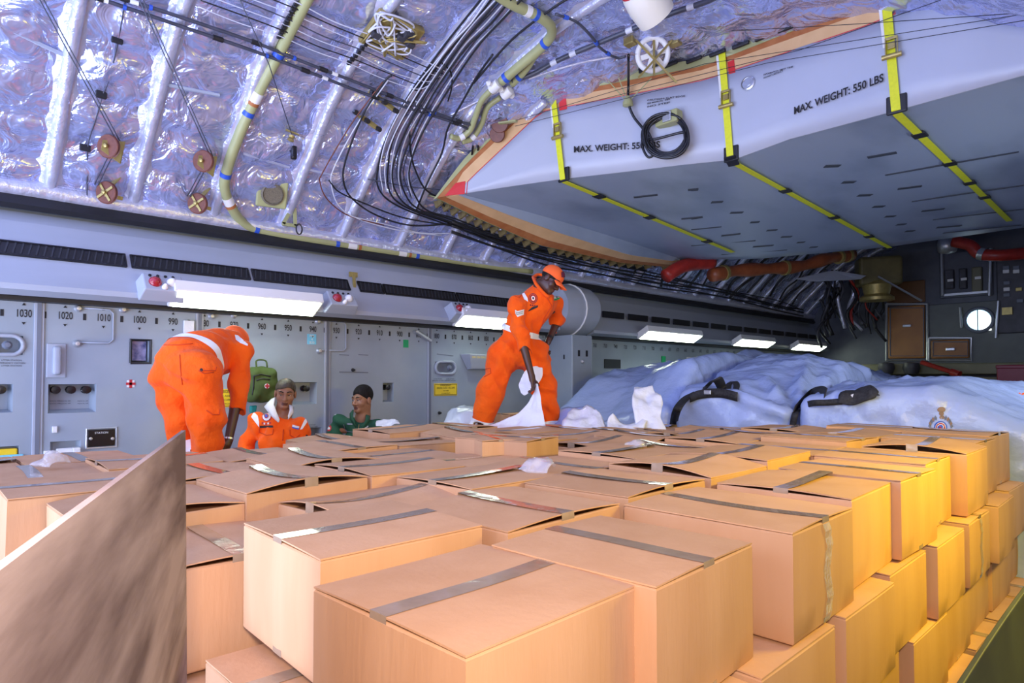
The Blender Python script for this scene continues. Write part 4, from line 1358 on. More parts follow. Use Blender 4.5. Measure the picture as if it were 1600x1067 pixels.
for a, b in (((-.16, 0, .12), (.14, 0, -.22)), ((.16, 0, .12), (-.2, 0, -.26)), ((0, 0, .16), (0, 0, -.2))):
    MB().bar(c + n_ * .045 + u_ * a[0] + Vector((0, 0, a[2])), c + n_ * .045 + u_ * b[0] + Vector((0, 0, b[2])), .018, .010, n_).build('strut', M['brass'], sw)
for d in (-.2, .2): MB().box(c + u_ * d + Vector((0, 0, .12)), (.10, .08, .08)).build('bracket', M['brass'], sw, bevel=.008)

# ------------------------------------------------------------------ fairing of the wing box
FX = [-6.2, -5.12, -4.30, -3.55, -2.85, -2.2, -1.48, -0.71, 0.4]
FY = [3.2, 4.18, 4.80, 5.20, 5.48, 5.50, 5.42, 5.36, 5.3]
_tck = None


def face_y(x): return float(np.interp(x, FX, FY))


def on_face(px, py, off=0.0):
    d = ray(px, py)
    # march until behind the face
    lo, hi = 1.0, 14.0
    f = lambda t: (CAM + d * t).y - face_y((CAM + d * t).x)
    for _ in range(50):
        m_ = (lo + hi) / 2
        if f(m_) < 0: lo = m_
        else: hi = m_
    return CAM + d * (lo - off)


def resample(poly, n):
    L_ = [0]
    for a, b in zip(poly, poly[1:]): L_.append(L_[-1] + math.hypot(b[0] - a[0], b[1] - a[1]))
    out = []
    for k in range(n):
        s = L_[-1] * k / (n - 1)
        out.append((float(np.interp(s, L_, [p[0] for p in poly])), float(np.interp(s, L_, [p[1] for p in poly]))))
    return out


def byx(poly, xs): return [(x, float(np.interp(x, [p[0] for p in poly], [p[1] for p in poly]))) for x in xs]


BOT = [(722, 303), (800, 291), (878, 280), (1000, 266), (1080, 256), (1127, 252), (1151, 248), (1233, 218), (1400, 173), (1600, 118), (1760, 66)]
RED = [(722, 297), (727, 288), (735, 279), (846, 174), (966, 151), (1100, 125), (1356, 39), (1446, 2), (1456, 0), (1600, 41), (1760, 86)]
xs_ = [722, 727, 735, 760, 790, 820, 846, 880, 920, 966, 1010, 1060, 1100, 1130, 1151, 1190, 1233, 1290, 1356, 1400, 1446, 1456, 1500, 1550, 1600, 1680, 1740]
fair = thing('wing_box_fairing', 'big grey wing box fairing hanging from the ceiling with stencilled weight limit', 'fairing', on_face(1140, 250))
fbm = MB()
NV = 5
rows = []
for v in range(NV):
    rows.append([on_face(x, lerp((0, b), (0, r_), v / (NV - 1))[1]) for (x, b), (_, r_) in zip(byx(BOT, xs_), byx(RED, xs_))])
fbm.sheet(rows)
fbm.build('aft_face', M['dogface'], fair, smooth='auto', solid=.02)
# belly, lofted forward
bx = resample(BOT, 26)
endx = [-5.12, -4.3, -2.85, -1.48, -0.6, .4]; endy = [8.4, 9.0, 10.1, 10.7, 10.7, 10.7]; endz = [3.50, 3.47, 3.59, 3.72, 3.72, 3.72]
rows = []
NB = 18
for k in range(NB + 1):
    t = k / NB
    row = []
    for p in bx:
        a = on_face(*p)
        e = Vector((a.x, float(np.interp(a.x, endx, endy)), float(np.interp(a.x, endx, endz))))
        q = a.lerp(e, t)
        q.z += .05 * math.sin(math.pi * t) * .6
        row.append(q)
    rows.append(row)
rows.append([p + Vector((0, .25, .10)) for p in rows[-1]])
rows.append([p + Vector((0, .1, 1.2)) for p in rows[-1]])
BELLY = rows
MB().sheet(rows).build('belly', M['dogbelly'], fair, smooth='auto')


def belly_at(i, t):
    """point on the belly under strap position: i in px-resampled index (float), t forward 0..1"""
    x0 = t * NB; a = int(min(NB - 1, x0)); f = x0 - a
    j = int(min(24, i)); g = i - j
    p = BELLY[a][j].lerp(BELLY[a][j + 1], g); q = BELLY[a + 1][j].lerp(BELLY[a + 1][j + 1], g)
    return p.lerp(q, f)


def belly_hit(px, py, off=.006):
    d = ray(px, py)
    best = None
    for k in range(NB):
        for j in range(25):
            q = [BELLY[k][j], BELLY[k][j + 1], BELLY[k + 1][j + 1], BELLY[k + 1][j]]
            n_ = (q[2] - q[0]).cross(q[3] - q[1])
            if abs(n_.dot(d)) < 1e-9: continue
            t = n_.dot(q[0] - CAM) / n_.dot(d)
            p = CAM + d * t
            if min(v.x for v in q) - 1e-4 <= p.x <= max(v.x for v in q) + 1e-4 and min(v.y for v in q) - .01 <= p.y <= max(v.y for v in q) + .01:
                if best is None or t < best[0]: best = (t, p)
    if best is None: return None
    return best[1] - d * (off / 1.0)


# borders: bands between pixel polylines lying on the face plane
TAN = [(702, 306), (724, 268), (838, 161), (863, 155), (970, 136), (1100, 109), (1383, 8), (1430, -14)]
RUST = [(683, 309), (727, 258), (832, 152), (863, 148), (970, 128), (1100, 103), (1332, 12), (1400, -16)]
GRN = [(677, 312), (722, 252), (821, 146), (860, 140), (970, 115), (1100, 90), (1210, 51), (1285, 24), (1316, 6), (1350, -16)]
REDL = [(722, 303), (727, 288), (735, 279), (846, 174), (870, 169), (966, 151), (1100, 125), (1356, 39), (1446, 2)]


def strip(name, A, B, m, off, n=40, parent=fair):
    a, b = resample(A, n), resample(B, n)
    return MB().sheet([[on_face(*p, off) for p in a], [on_face(*p, off) for p in b]]).build(name, M[m], parent, solid=.01)


strip('tan_border', [(716, 303)] + REDL[1:], TAN, 'tanborder', .004)
strip('rust_border', TAN, RUST, 'rustborder', .006)
strip('primer_flange', RUST, GRN, 'green_pipe', .012)
rl = MB().tube([on_face(*p, .01) for p in resample([(729, 303), (727, 288), (735, 279), (846, 174), (966, 151), (1100, 125), (1356, 39), (1446, 2)], 40)], .0045, 5)
rl.build('red_line', M['red'], fair)
MB().tube([on_face(*p, .01) for p in resample([(1456, 0), (1600, 41), (1740, 84)], 12)], .0045, 5).build('red_line', M['red'], fair)
strip('tan_border', [(1458, -1), (1600, 39), (1740, 82)], [(1470, -20), (1600, 2), (1740, 30)], 'tanborder', .004, 10)
for q in ([(695, 306), (726, 303), (727, 283), (712, 286)], [(873, 153), (884, 151), (886, 170), (874, 173)], [(1137, 97), (1147, 93), (1149, 113), (1139, 116)], [(1395, 2), (1412, -4), (1420, 14), (1398, 22)]):
    MB().add([on_face(*p, .014) for p in q], [(0, 1, 2, 3)]).build('red_patch', M['red'], fair, solid=.004)
# scalloped black sealing edge
for k, (px_, py_) in enumerate(resample([(860, 141), (970, 116), (1100, 90), (1210, 52), (1300, 16)], 13)):
    MB().box(on_face(px_, py_, .05), (.16, .03, .035)).build('seal_clip', M['black'], fair, bevel=.01)
# lower left flange with its row of teeth
LO_IN = [(716, 304), (790, 334), (871, 363), (982, 398), (1052, 408), (1062, 405)]
LO_OUT = [(684, 309), (760, 346), (846, 383), (970, 410), (1058, 418), (1064, 416)]
n = 30
ai, ao = resample(LO_IN, n), resample(LO_OUT, n)
inn = [at_x(x, y, -5.14) for x, y in ai]
mid_ = [at_x(*lerp(i, o, .6), -5.26) for i, o in zip(ai, ao)]
out = [at_x(x, y, -5.34) for x, y in ao]
bl_ = [r_[0] for r_ in BELLY[:NB + 1]]
bl_ = [bl_[int(k * NB / (n - 1))].lerp(bl_[min(NB, int(k * NB / (n - 1)) + 1)], k * NB / (n - 1) - int(k * NB / (n - 1))) for k in range(n)]
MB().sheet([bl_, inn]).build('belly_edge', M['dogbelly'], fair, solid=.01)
MB().sheet([inn, mid_]).build('tan_border', M['tanborder'], fair, solid=.012)
MB().sheet([mid_, out]).build('rust_border', M['rustborder'], fair, solid=.012)
MB().sheet([out, [p + Vector((-.16, 0, .06)) for p in out], [p + Vector((-.5, 0, .25)) for p in out]]).build('primer_flange', M['green_pipe'], fair, solid=.012)
for k in range(26):
    p = out[1].lerp(out[-2], 0) if False else out[int(1 + (n - 3) * k / 25)]
    q = p + Vector((-.06, 0, -.03))
    MB().prism([q + Vector((0, -.012, 0.02)), q + Vector((-.10, -.012, -.01)), q + Vector((-.14, -.012, .07)), q + Vector((0, -.012, .06))], (0, .024, 0)).build('tooth', M['darkbrass'], fair)
# stencils
def face_text(body, px0, py0, px1, py1, size, m='ink', bold=.0022, off=.03):
    A, B = on_face(px0, py0, off), on_face(px1, py1, off)
    z0 = (A.z + B.z) / 2
    d = B - A; d.z = 0; W = d.length; d.normalize()
    cu = bpy.data.curves.new('m', 'FONT'); cu.body = body; cu.size = size; cu.offset = bold
    t = bpy.data.objects.new('m', cu); COL.objects.link(t)
    dg = bpy.context.evaluated_depsgraph_get(); wd = t.evaluated_get(dg).dimensions.x
    bpy.data.objects.remove(t)
    k = W / wd
    return text_mesh(body, size, 'stencil', M[m], lambda u, v: Vector((A.x + d.x * u * k, A.y + d.y * u * k, A.z + (B.z - A.z) * (u * k / W) + v)), fair, bold=bold, align='LEFT')


face_text('MAX. WEIGHT: 550 LBS', 896, 234, 1030, 226, .088)
face_text('MAX. WEIGHT: 550 LBS', 1240, 174, 1379, 122, .088)
for k, t_ in enumerate(('CAUTION: FLAT EDGE', 'SEE MANUAL  04N', 'NO STEP')): face_text(t_, 1011, 157 + 5 * k, 1046 + (24 if k == 0 else 0), 150 + 5 * k, .022, bold=.0005)
for k, t_ in enumerate(('INFORMATION: EMPTY TANK', 'DO NOT OBSTRUCT')): face_text(t_, 1193, 117 + 5 * k, 1239 - 16 * k, 104 + 7 * k, .020, bold=.0005)
# round fitting
c = on_face(1169, 130, .02); n_ = Vector((.1, -1, 0)).normalized()
MB().lathe([(.062, 0), (.062, .008), (.05, .014), (.05, .008), (.028, .008), (.028, .016), (.002, .017)], c, n_, 28).build('round_fitting', M['steel'], fair, smooth='auto')
# belly slots and seams
def bslot(px0, py0, px1, py1, w, name, m):
    a, b = belly_hit(px0, py0), belly_hit(px1, py1)
    if a is None or b is None: return
    MB().bar(a, b, w, .008, (0, 0, 1)).build(name, M[m], fair)
z4 = lambda x, y: (1080 + x / 2.54, y / 2.54)
for a, b in (((530, 660), (590, 658)), ((600, 724), (650, 722)), ((662, 776), (715, 774)), ((722, 821), (765, 819)), ((770, 860), (808, 858)), ((815, 892), (850, 890)), ((850, 918), (885, 916)),
             ((700, 625), (815, 605)), ((820, 750), (915, 738)), ((915, 838), (1005, 828)), ((975, 903), (1070, 896)),
             ((80, 803), (125, 801)), ((155, 845), (205, 843)), ((235, 883), (270, 881)), ((300, 915), (340, 913)), ((357, 941), (398, 939)), ((420, 963), (450, 961)), ((470, 982), (500, 980)),
             ((120, 936), (195, 928)), ((245, 980), (325, 974)), ((0, 868), (45, 861)), ((0, 754), (28, 752))):
    bslot(*z4(*a), *z4(*b), .065, 'belly_slot', 'darkseam')
for a, b in (((770, 695), (1300, 602)), ((875, 800), (1320, 735)), ((960, 872), (1320, 830)), ((1000, 925), (1310, 893)), ((0, 912), (120, 900)), ((0, 975), (255, 955)), ((120, 1010), (380, 992))):
    bslot(*z4(*a), *z4(*b), .032, 'belly_seam', 'darkseam')
z3 = lambda x, y: (640 + x / 2.426, y / 2.426)
for a, b in (((510, 852), (1025, 785)), ((700, 912), (1010, 870)), ((860, 958), (1110, 925)), ((850, 748), (940, 738)), ((1030, 830), (1110, 822)), ((1055, 720), (1095, 716))):
    bslot(*z3(*a), *z3(*b), .03 if a[0] < 850 and a[1] != 748 else .055, 'belly_seam', 'darkseam')

# ------------------------------------------------------------------ yellow straps over the fairing
def strap(top, bend, end, buckle, sleeves, lab):
    T, B = on_face(*top, .035), on_face(*bend, .035)
    t = thing('tie_down_strap', lab, 'strap', B, group='yellow ratchet straps over the fairing')
    # run up past the top edge to the anchor
    nrm = Vector((.12, -1, 0)).normalized()
    path = [T, T.lerp(B, .5) , B]
    v = MB()
    s_ = nrm.cross(Vector((0, 0, 1))).normalized() * .031
    v.sheet([[p - s_ for p in path], [p + s_ for p in path]])
    v.build('webbing', M['yellow'], t, solid=.006)
    pts = []
    for k in range(12):
        p = belly_hit(*lerp(bend, end, max(.012, k / 11)), .0)
        if p is not None: pts.append(p + Vector((0, 0, -.02)))
    pts = [B] + pts
    s2 = Vector((.031, 0, 0))
    MB().sheet([[p - s2 for p in pts], [p + s2 for p in pts]]).build('webbing', M['yellow'], t, solid=.006)
    c = on_face(*buckle, .06)
    bk = MB()
    for sg in (-1, 1): bk.bar(c + s_ * 1.25 * sg + Vector((0, 0, .08)), c + s_ * 1.25 * sg - Vector((0, 0, .07)), .008, .03, nrm)
    bk.bar(c - s_ * 1.3 + Vector((0, 0, .075)), c + s_ * 1.3 + Vector((0, 0, .075)), .02, .02)
    bk.box(c + Vector((0, 0, .02)), (.05, .02, .05))
    bk.build('ratchet_buckle', M['brass'], t, bevel=.002)
    MB().cyl(c - s_ * 2.1 - Vector((0, 0, .06)), c + s_ * 2.1 - Vector((0, 0, .06)), .019, 12).build('ratchet_drum', M['brass'], t, smooth='auto')
    MB().box(B + Vector((0, .02, .05)), (.14, .03, .14)).build('corner_pad', M['black'], t, bevel=.01)
    for f in sleeves:
        i = f * (len(pts) - 1); j = int(i); p = pts[j].lerp(pts[min(j + 1, len(pts) - 1)], i - j)
        d_ = (pts[min(j + 1, len(pts) - 1)] - pts[j]).normalized()
        MB().bar(p - d_ * .06, p + d_ * .06, .10, .016).build('sleeve', M['black'], t)
    MB().add([T + s_ * 1.1 + Vector((0, 0, .0)), T + s_ * 1.8, T.lerp(B, .45) + s_ * 1.6, T.lerp(B, .45) + s_ * 1.0], [(0, 1, 2, 3)]).build('loose_tail', M['white'], t, solid=.003)
    a = T + Vector((0, .01, .0))
    MB().box(a + Vector((0, 0, .02)), (.09, .05, .05)).build('anchor', M['brass'], t, bevel=.006)


strap((862, 132), (879, 280), (1145, 392), (871, 205), (.28, .55, .86), 'leftmost yellow tie-down strap, beside the left weight stencil')
strap((1127, 72), (1141, 248), (1390, 385), (1134, 155), (.06, .40, .68, .88), 'middle yellow tie-down strap, beside the round steel fitting')
strap((1384, -8), (1400, 172), (1595, 360), (1393, 75), (.28, .52, .68, .80), 'rightmost yellow tie-down strap, at the right weight stencil')

# power cable coiled on the fairing
c = on_face(1045, 186, .06)
pcb = thing('power_cable_coil', 'coiled black power cable hanging from a small olive box on the fairing', 'cable', c)
MB().box(c, (.24, .11, .12)).build('box', M['green_pipe'], pcb, bevel=.012)
MB().box(c + Vector((.02, -.06, .0)), (.09, .03, .09)).build('box_plate', M['alu'], pcb, bevel=.006)
pts = [ceil_hit(982, 86, .15), on_face(982, 130, .12), on_face(982, 160, .10), on_face(990, 182, .08), on_face(1004, 200, .08), on_face(1016, 218, .08)]
rb.seed(9)
for k in range(5):
    for a in range(10):
        an = -.2 + 2 * math.pi * a / 10
        pts.append(on_face(1041 + (34 + rb.uniform(-3, 3)) * math.cos(an) * (.86 + .06 * k), 212 + (27 + 2 * k) * math.sin(an), .09 + .012 * k))
pts.append(on_face(1058, 190, .08))
MB().tube(smooth_path(pts, 5), .013, 7).build('cable', M['blackgloss'], pcb, smooth=True)
pts = [on_face(1008, 196, .11), on_face(1003, 225, .11), on_face(1012, 245, .11), on_face(1022, 240, .11), on_face(1020, 222, .1), on_face(1012, 205, .1)]
MB().tube(smooth_path(pts, 5), .012, 7).build('cable_loop', M['blackgloss'], pcb, smooth=True)
c = on_face(981, 160, .10)
MB().lathe([(.02, .06), (.035, .03), (.05, 0), (.05, -.03), (.02, -.04)], c, (0, 0, 1), 14).build('gland', M['green_pipe'], pcb, smooth='auto')
for x in (930, 960, 1018): MB().tube([c, on_face(x, 104 if x < 1000 else 122, .10)], .005, 5).build('stay_rod', M['green_pipe'], pcb)
# thin wires across the face
for k, (a, b, cc, lab) in enumerate((((800, 190), (1100, 100), (1600, 22), 'top thin wire strung across the fairing face'), ((805, 197), (1200, 98), (1600, 32), 'second thin wire strung across the fairing face, just below the top one'),
                                   ((900, 165), (1250, 78), (1470, 0), 'thin wire rising steeply across the fairing top corner'), ((1080, 52), (1330, 38), (1600, 20), 'nearly level thin wire at the top right of the fairing'))):
    tag(MB().tube([on_face(*a, .14), on_face(*b, .2), on_face(*cc, .14)], .0028, 5).build('thin_wire', M['black']), lab, 'wire', 'thin wires across the fairing')
# brown idler pulley at the fairing corner
c = on_face(781, 193, .12); ax = Vector((.5, -.8, -.3)).normalized()
t = thing('cable_pulley', 'brown pulley pair at the upper left corner of the fairing', 'pulley', c)
MB().lathe([(.03, -.02), (.085, -.02), (.09, -.01), (.075, 0), (.09, .01), (.085, .02), (.03, .02)], c, ax, 24).build('wheel', M['pulley'], t, smooth='auto')
MB().lathe([(.03, -.02), (.075, -.02), (.08, -.01), (.065, 0), (.08, .01), (.075, .02), (.03, .02)], c + Vector((-.06, .02, -.09)), ax, 24).build('wheel', M['pulley'], t, smooth='auto')
MB().bar(c + ax * .03, c + ax * .03 + Vector((.2, .05, -.02)), .04, .015).build('arm', M['green_pipe'], t)
# black L-brackets near the fairing corner
for k, (px_, lab) in enumerate(((737, 'left short black strut on the lining by the fairing corner'), (745, 'right short black strut on the lining by the fairing corner'))):
    a, b = ceil_hit(px_ + 2, 228, .10), ceil_hit(px_ - 2 + 4 * k, 262, .10)
    tag(MB().bar(a, b, .02, .02).box(b, (.09, .05, .05)).build('strut', M['blackgloss']), lab, 'strut', 'black struts by the fairing corner')

# ------------------------------------------------------------------ ducts under the fairing
P = [at_d(1040, 432, 9.3), at_d(1062, 418, 9.4), at_d(1085, 412, 9.6), at_d(1112, 410, 9.8)]
tag(MB().tube(smooth_path(P, 6), .10, 14).build('hot_air_duct', M['redduct'], smooth=True), 'short red air duct under the far left edge of the fairing', 'duct')
P = [at_d(1112, 430, 9.9), at_d(1150, 423, 10.2), at_d(1200, 420, 10.5), at_d(1250, 416, 10.8), at_d(1290, 405, 11), at_d(1330, 398, 11.3)]
t = thing('hot_air_duct', 'long orange-brown wrapped air duct under the far edge of the fairing', 'duct', P[2])
P = smooth_path(P, 6); MB().tube(P, [.10 + .015 * math.sin(i * .9) for i in range(len(P))], 14).build('duct', M['brownduct'], t, smooth=True)
for f in (.1, .5, .93, .98): ring_on(P, f, .125, .06, 'tape_band', 'brass', t)
P = [at_d(1490, 377, 11.5), at_d(1515, 383, 11.3), at_d(1530, 396, 11.2), at_d(1560, 399, 11), at_d(1600, 396, 10.9), at_d(1650, 394, 10.8)]
t = thing('hot_air_duct', 'glossy red air hose at the far right under the fairing', 'duct', P[2])
P = smooth_path(P, 6); MB().tube(P, .10, 14).build('hose', M['redduct'], t, smooth=True); ring_on(P, .45, .108, .09, 'steel_clamp', 'steel', t)
tag(MB().lathe([(.02, -.16), (.13, -.13), (.16, 0), (.13, .13), (.02, .16)], at_d(1480, 384, 12), (1, .6, 0), 16).build('steel_tank', M['alu'], smooth=True), 'small dull silver tank beside the glossy red hose', 'tank')
c = at_d(1372, 425, 12.5)
t = thing('gearbox', 'olive yellow gearbox hanging below the fairing by the front bulkhead', 'gearbox', c)
MB().box(c, (.75, .5, .55), Matrix.Rotation(.5, 3, 'Z')).build('housing', mat('dark_olive', (.10, .085, .03), (.15, .12, .04), rough=.5, nscale=4), t, bevel=.06, seg=3)
MB().lathe([(.12, 0), (.26, -.12), (.22, -.30), (.30, -.36), (.30, -.42), (.05, -.43)], c + Vector((0, -.1, -.15)), (0, 0, 1), 20).build('flange', M['brass'], t, smooth='auto')
MB().bar(at_d(1372, 432, 12.2), at_d(1440, 470, 12.2), .03, .03).build('rod', M['alu'], t)
tag(MB().prism([at_d(1238, 436, 11.5), at_d(1290, 424, 11.8), at_d(1340, 432, 12), at_d(1330, 438, 12), at_d(1270, 440, 11.6)], (.1, .2, .03)).build('fairing_tip', M['dogface'], bevel=.01), 'pale grey curved fairing piece below the orange-brown duct', 'panel')

# ------------------------------------------------------------------ front bulkhead
BY = 15.6
fb = MB().bbox((-6.4, BY, 0), (0.6, BY + .1, 4.9)); FW = tag(fb.build('wall_front', M['navy']), kind='structure')
def bp(px, py, off=0.0): return at_y(px, py, BY - off)
def bpanel(px0, py0, px1, py1, m, name, parent=None, th=.05, off=.0, bev=.02):
    a, b = bp(px0, py0, off), bp(px1, py1, off)
    a = at_y(px0, (py0 + py1) / 2, BY - off); b = at_y(px1, (py0 + py1) / 2, BY - off)
    zt = at_y((px0 + px1) / 2, py0, BY - off).z; zb = at_y((px0 + px1) / 2, py1, BY - off).z
    return MB().bbox((a.x, BY - off - th, zb), (b.x, BY - off, zt)).build(name, m if not isinstance(m, str) else M[m], parent, bevel=bev)
grn = mat('bulkhead_grey_green', (.13, .145, .14), (.10, .115, .11), rough=.5, nscale=3)
bpanel(1452, 470, 1640, 568, grn, 'wall_front_panel', FW, .03)
def frame_px(px0, py0, px1, py1, m, name, parent, r=.03, off=.06):
    q = [at_y(px0, py0, BY - off), at_y(px1, py0, BY - off), at_y(px1, py1, BY - off), at_y(px0, py1, BY - off)]
    MB().tube(q + [q[0]], r, 6).build(name, M[m], parent)
for k, (r_, lab) in enumerate((((1388, 478, 1446, 560), 'tall brown bulkhead door panel with white frame'), ((1455, 531, 1515, 560), 'low brown bulkhead panel with white frame below the round window'))):
    t = thing('hatch_door', lab, 'hatch', bp((r_[0] + r_[2]) / 2, r_[3]), group='brown panels on the front bulkhead')
    bpanel(*r_, 'brownpanel', 'panel', t, .05, .03, .05)
    frame_px(r_[0] - 3, r_[1] - 3, r_[2] + 3, r_[3] + 3, 'alu', 'frame', t, .028, .06)
    q = at_y((r_[0] + r_[2]) / 2, (r_[1] + r_[3]) / 2 - 10 * (k == 0), BY - .1); MB().box(q, (.16, .03, .06)).build('latch', M['steel'], t, bevel=.01)
    frame_px(r_[0] + 3, r_[1] + 3, r_[2] - 3, r_[3] - 4, 'seam', 'edge_seal', t, .012, .085)
bpanel(1386, 440, 1446, 474, mat('brown_upper', (.16, .07, .02), rough=.5), 'wall_front_upper_panel', FW, .03)
# round window
c = at_y(1530, 500, BY - .04); a = at_y(1552, 500, BY - .04); rw_ = (a - c).length
w1 = MB().lathe([(rw_, 0), (rw_, .02), (.002, .021)], c, (0, -1, 0), 36).build('window_2', M['skyglass'], FW); tag(w1, kind='structure')
MB().tube([c + Vector((math.cos(t) * rw_ * 1.02, -.03, math.sin(t) * rw_ * 1.02)) for t in [2 * math.pi * k / 36 for k in range(37)]], .035, 8, cap=False).build('window_frame', M['seam'], FW, smooth=True)
q0, q1 = at_y(1531, 496, BY - .07), at_y(1549, 516, BY - .07)
MB().bbox((q0.x, BY - .07, q1.z), (q1.x, BY - .066, q0.z)).build('window_bright_patch', M['skyglass2'], FW)
MB().bbox((at_y(1528, 500, BY).x, BY - .08, c.z - rw_ * .9), (at_y(1529.5, 500, BY).x, BY - .06, c.z + rw_ * .9)).build('window_bar', M['seam'], FW)
# electrical rack
t = thing('equipment_rack', 'dark blue-grey equipment rack with switch modules on the front bulkhead', 'rack', bp(1510, 462))
bpanel(1468, 392, 1552, 464, 'navy', 'back_panel', t, .04, .03)
for px_ in (1471, 1548): a, b = at_y(px_, 388, BY - .16), at_y(px_ - 2 + 4 * (px_ < 1500), 462, BY - .16); MB().tube([a, b], .03, 8).build('post', M['alu'], t, smooth='auto')
for k, (x0, y0, x1, y1, m) in enumerate(((1478, 422, 1492, 452, 'dark'), (1500, 420, 1512, 452, 'dark'), (1520, 418, 1536, 456, mat('olive_module', (.16, .15, .09), rough=.5)))):
    bpanel(x0, y0, x1, y1, m, 'module', t, .12, .06)
    q = at_y((x0 + x1) / 2, y0 + 16, BY - .2); MB().box(q, (.10, .02, .05)).build('module_label', M['white'], t)
bpanel(1476, 457, 1546, 461, 'alu', 'shelf', t, .10, .06, .005)
t = thing('breaker_panel', 'dark breaker panel with small switches right of the equipment rack', 'panel', bp(1580, 462))
bpanel(1558, 400, 1640, 520, 'dark', 'panel', t, .05, .03)
for k, (px_, py_) in enumerate(((1572, 418), (1588, 418), (1572, 424), (1588, 424), (1573, 442), (1573, 452), (1573, 461), (1592, 452), (1594, 470))):
    q = at_y(px_, py_, BY - .1); MB().box(q, (.10, .04, .07)).build('switch', M['white' if k in (2, 3, 5) else 'seam' if k != 7 else 'brass'], t, bevel=.008)
q = at_y(1574, 486, BY - .12); MB().box(q, (.16, .08, .14)).build('yellow_tag', M['brass'], t)
for k, (a, b, lab) in enumerate((((1560, 470), (1556, 528), 'thin silver rod right of the round window'), ((1500, 480), (1502, 512), 'thin silver rod left of the round window'))):
    tag(MB().tube([at_y(*a, BY - .15), at_y(*b, BY - .15)], .025, 8).build('rod', M['alu'], smooth='auto'), lab, 'rod', 'silver rods by the round window')
# ledge, crate and rods at the foot of the bulkhead
t = thing('bulkhead_ledge', 'long yellowish grey ledge along the foot of the front bulkhead', 'ledge', bp(1470, 590))
lm = mat('olive_ledge', (.17, .165, .09), (.22, .21, .12), rough=.5, nscale=3)
a = at_y(1350, 580, BY - .3); b = at_y(1640, 580, BY - .3); zt = at_y(1470, 568, BY - .3).z
MB().bbox((a.x, BY - .5, zt - .22), (b.x, BY - .04, zt)).build('upper_shelf', lm, t, bevel=.02)
MB().bbox((a.x, BY - .6, zt - .55), (b.x, BY - .04, zt - .27)).build('lower_shelf', lm, t, bevel=.02)
for k, px_ in enumerate((1385, 1424)):
    q = at_y(px_, 575, BY - .7); MB().lathe([(.04, .12), (.14, .10), (.16, 0), (.12, -.12), (.03, -.13)], q, (0, 0, 1), 16).build('bottle_end', M['dark'], t, smooth='auto')
a, b = at_y(1440, 566, BY - .9), at_y(1493, 583, BY - 1.1)
tag(MB().tube([a, b], .045, 10).lathe([(.07, -.08), (.07, .08), (.02, .09)], b, (b - a), 12).build('red_bar', M['redduct'], smooth='auto'), 'dark red bar slanting in front of the bulkhead ledge', 'bar')
q = at_d(1582, 588, 11.5)
t = thing('crate', 'dark maroon crate at the right edge in front of the bulkhead', 'crate', (q.x, q.y, 0))
a = at_d(1557, 588, 11.5); zt = at_d(1580, 571, 11.5).z
MB().bbox((a.x, a.y, 0.0), (a.x + 1.2, a.y + .8, zt)).build('body', M['maroon'], t, bevel=.02)
MB().bbox((a.x - .01, a.y - .01, zt - .06), (a.x + 1.21, a.y + .81, zt + .01)).build('lid', M['maroon'], t, bevel=.015)
# dark side equipment between the last ribs and the bulkhead
rb.seed(77)
t = thing('cable_loom', 'dark tangle of cables and foil hanging on the side wall by the bulkhead', 'cables', bp(1340, 560))
for k in range(26):
    x0 = rb.uniform(1284, 1376); y0 = rb.uniform(420, 470)
    pts = [at_d(x0 + rb.uniform(-8, 8) + dxx, y0 + dyy, 13 + rb.uniform(-.2, .2)) for dxx, dyy in ((0, 0), (5, 25), (-4, 50), (4, 75))]
    MB().tube(smooth_path(pts, 4), rb.uniform(.012, .04), 6).build('loom_cable', M[rb.choice(['black', 'dark', 'black', 'foilrib', 'redduct', 'dark'])], t, smooth=True)
# inboard ducts and cables hanging over the far lining
for k in range(16):
    rb.seed(300 + k)
    y = 7.6 + .42 * k
    s = rb.uniform(.15, .5)
    pts = []
    for j in range(5):
        x, z, nx, nz = prof_at(s + .28 * j)
        pts.append((float(x + nx * .13), y + rb.uniform(-.12, .12), float(z + nz * .13)))
    tag(MB().tube(smooth_path(pts, 5), rb.uniform(.012, .028), 6).build('cable', M['black'], smooth=True), 'black cable over the dark far lining, %s one going forward' % ORD[k], 'cable', 'black cables over the far lining')

from mathutils.bvhtree import BVHTree


def bvh_of(*objs):
    vs, fs = [], []
    for o in objs:
        off = world_off(o); n = len(vs)
        vs += [v.co + off for v in o.data.vertices]; fs += [tuple(i + n for i in p.vertices) for p in o.data.polygons]
    return BVHTree.FromPolygons(vs, fs)


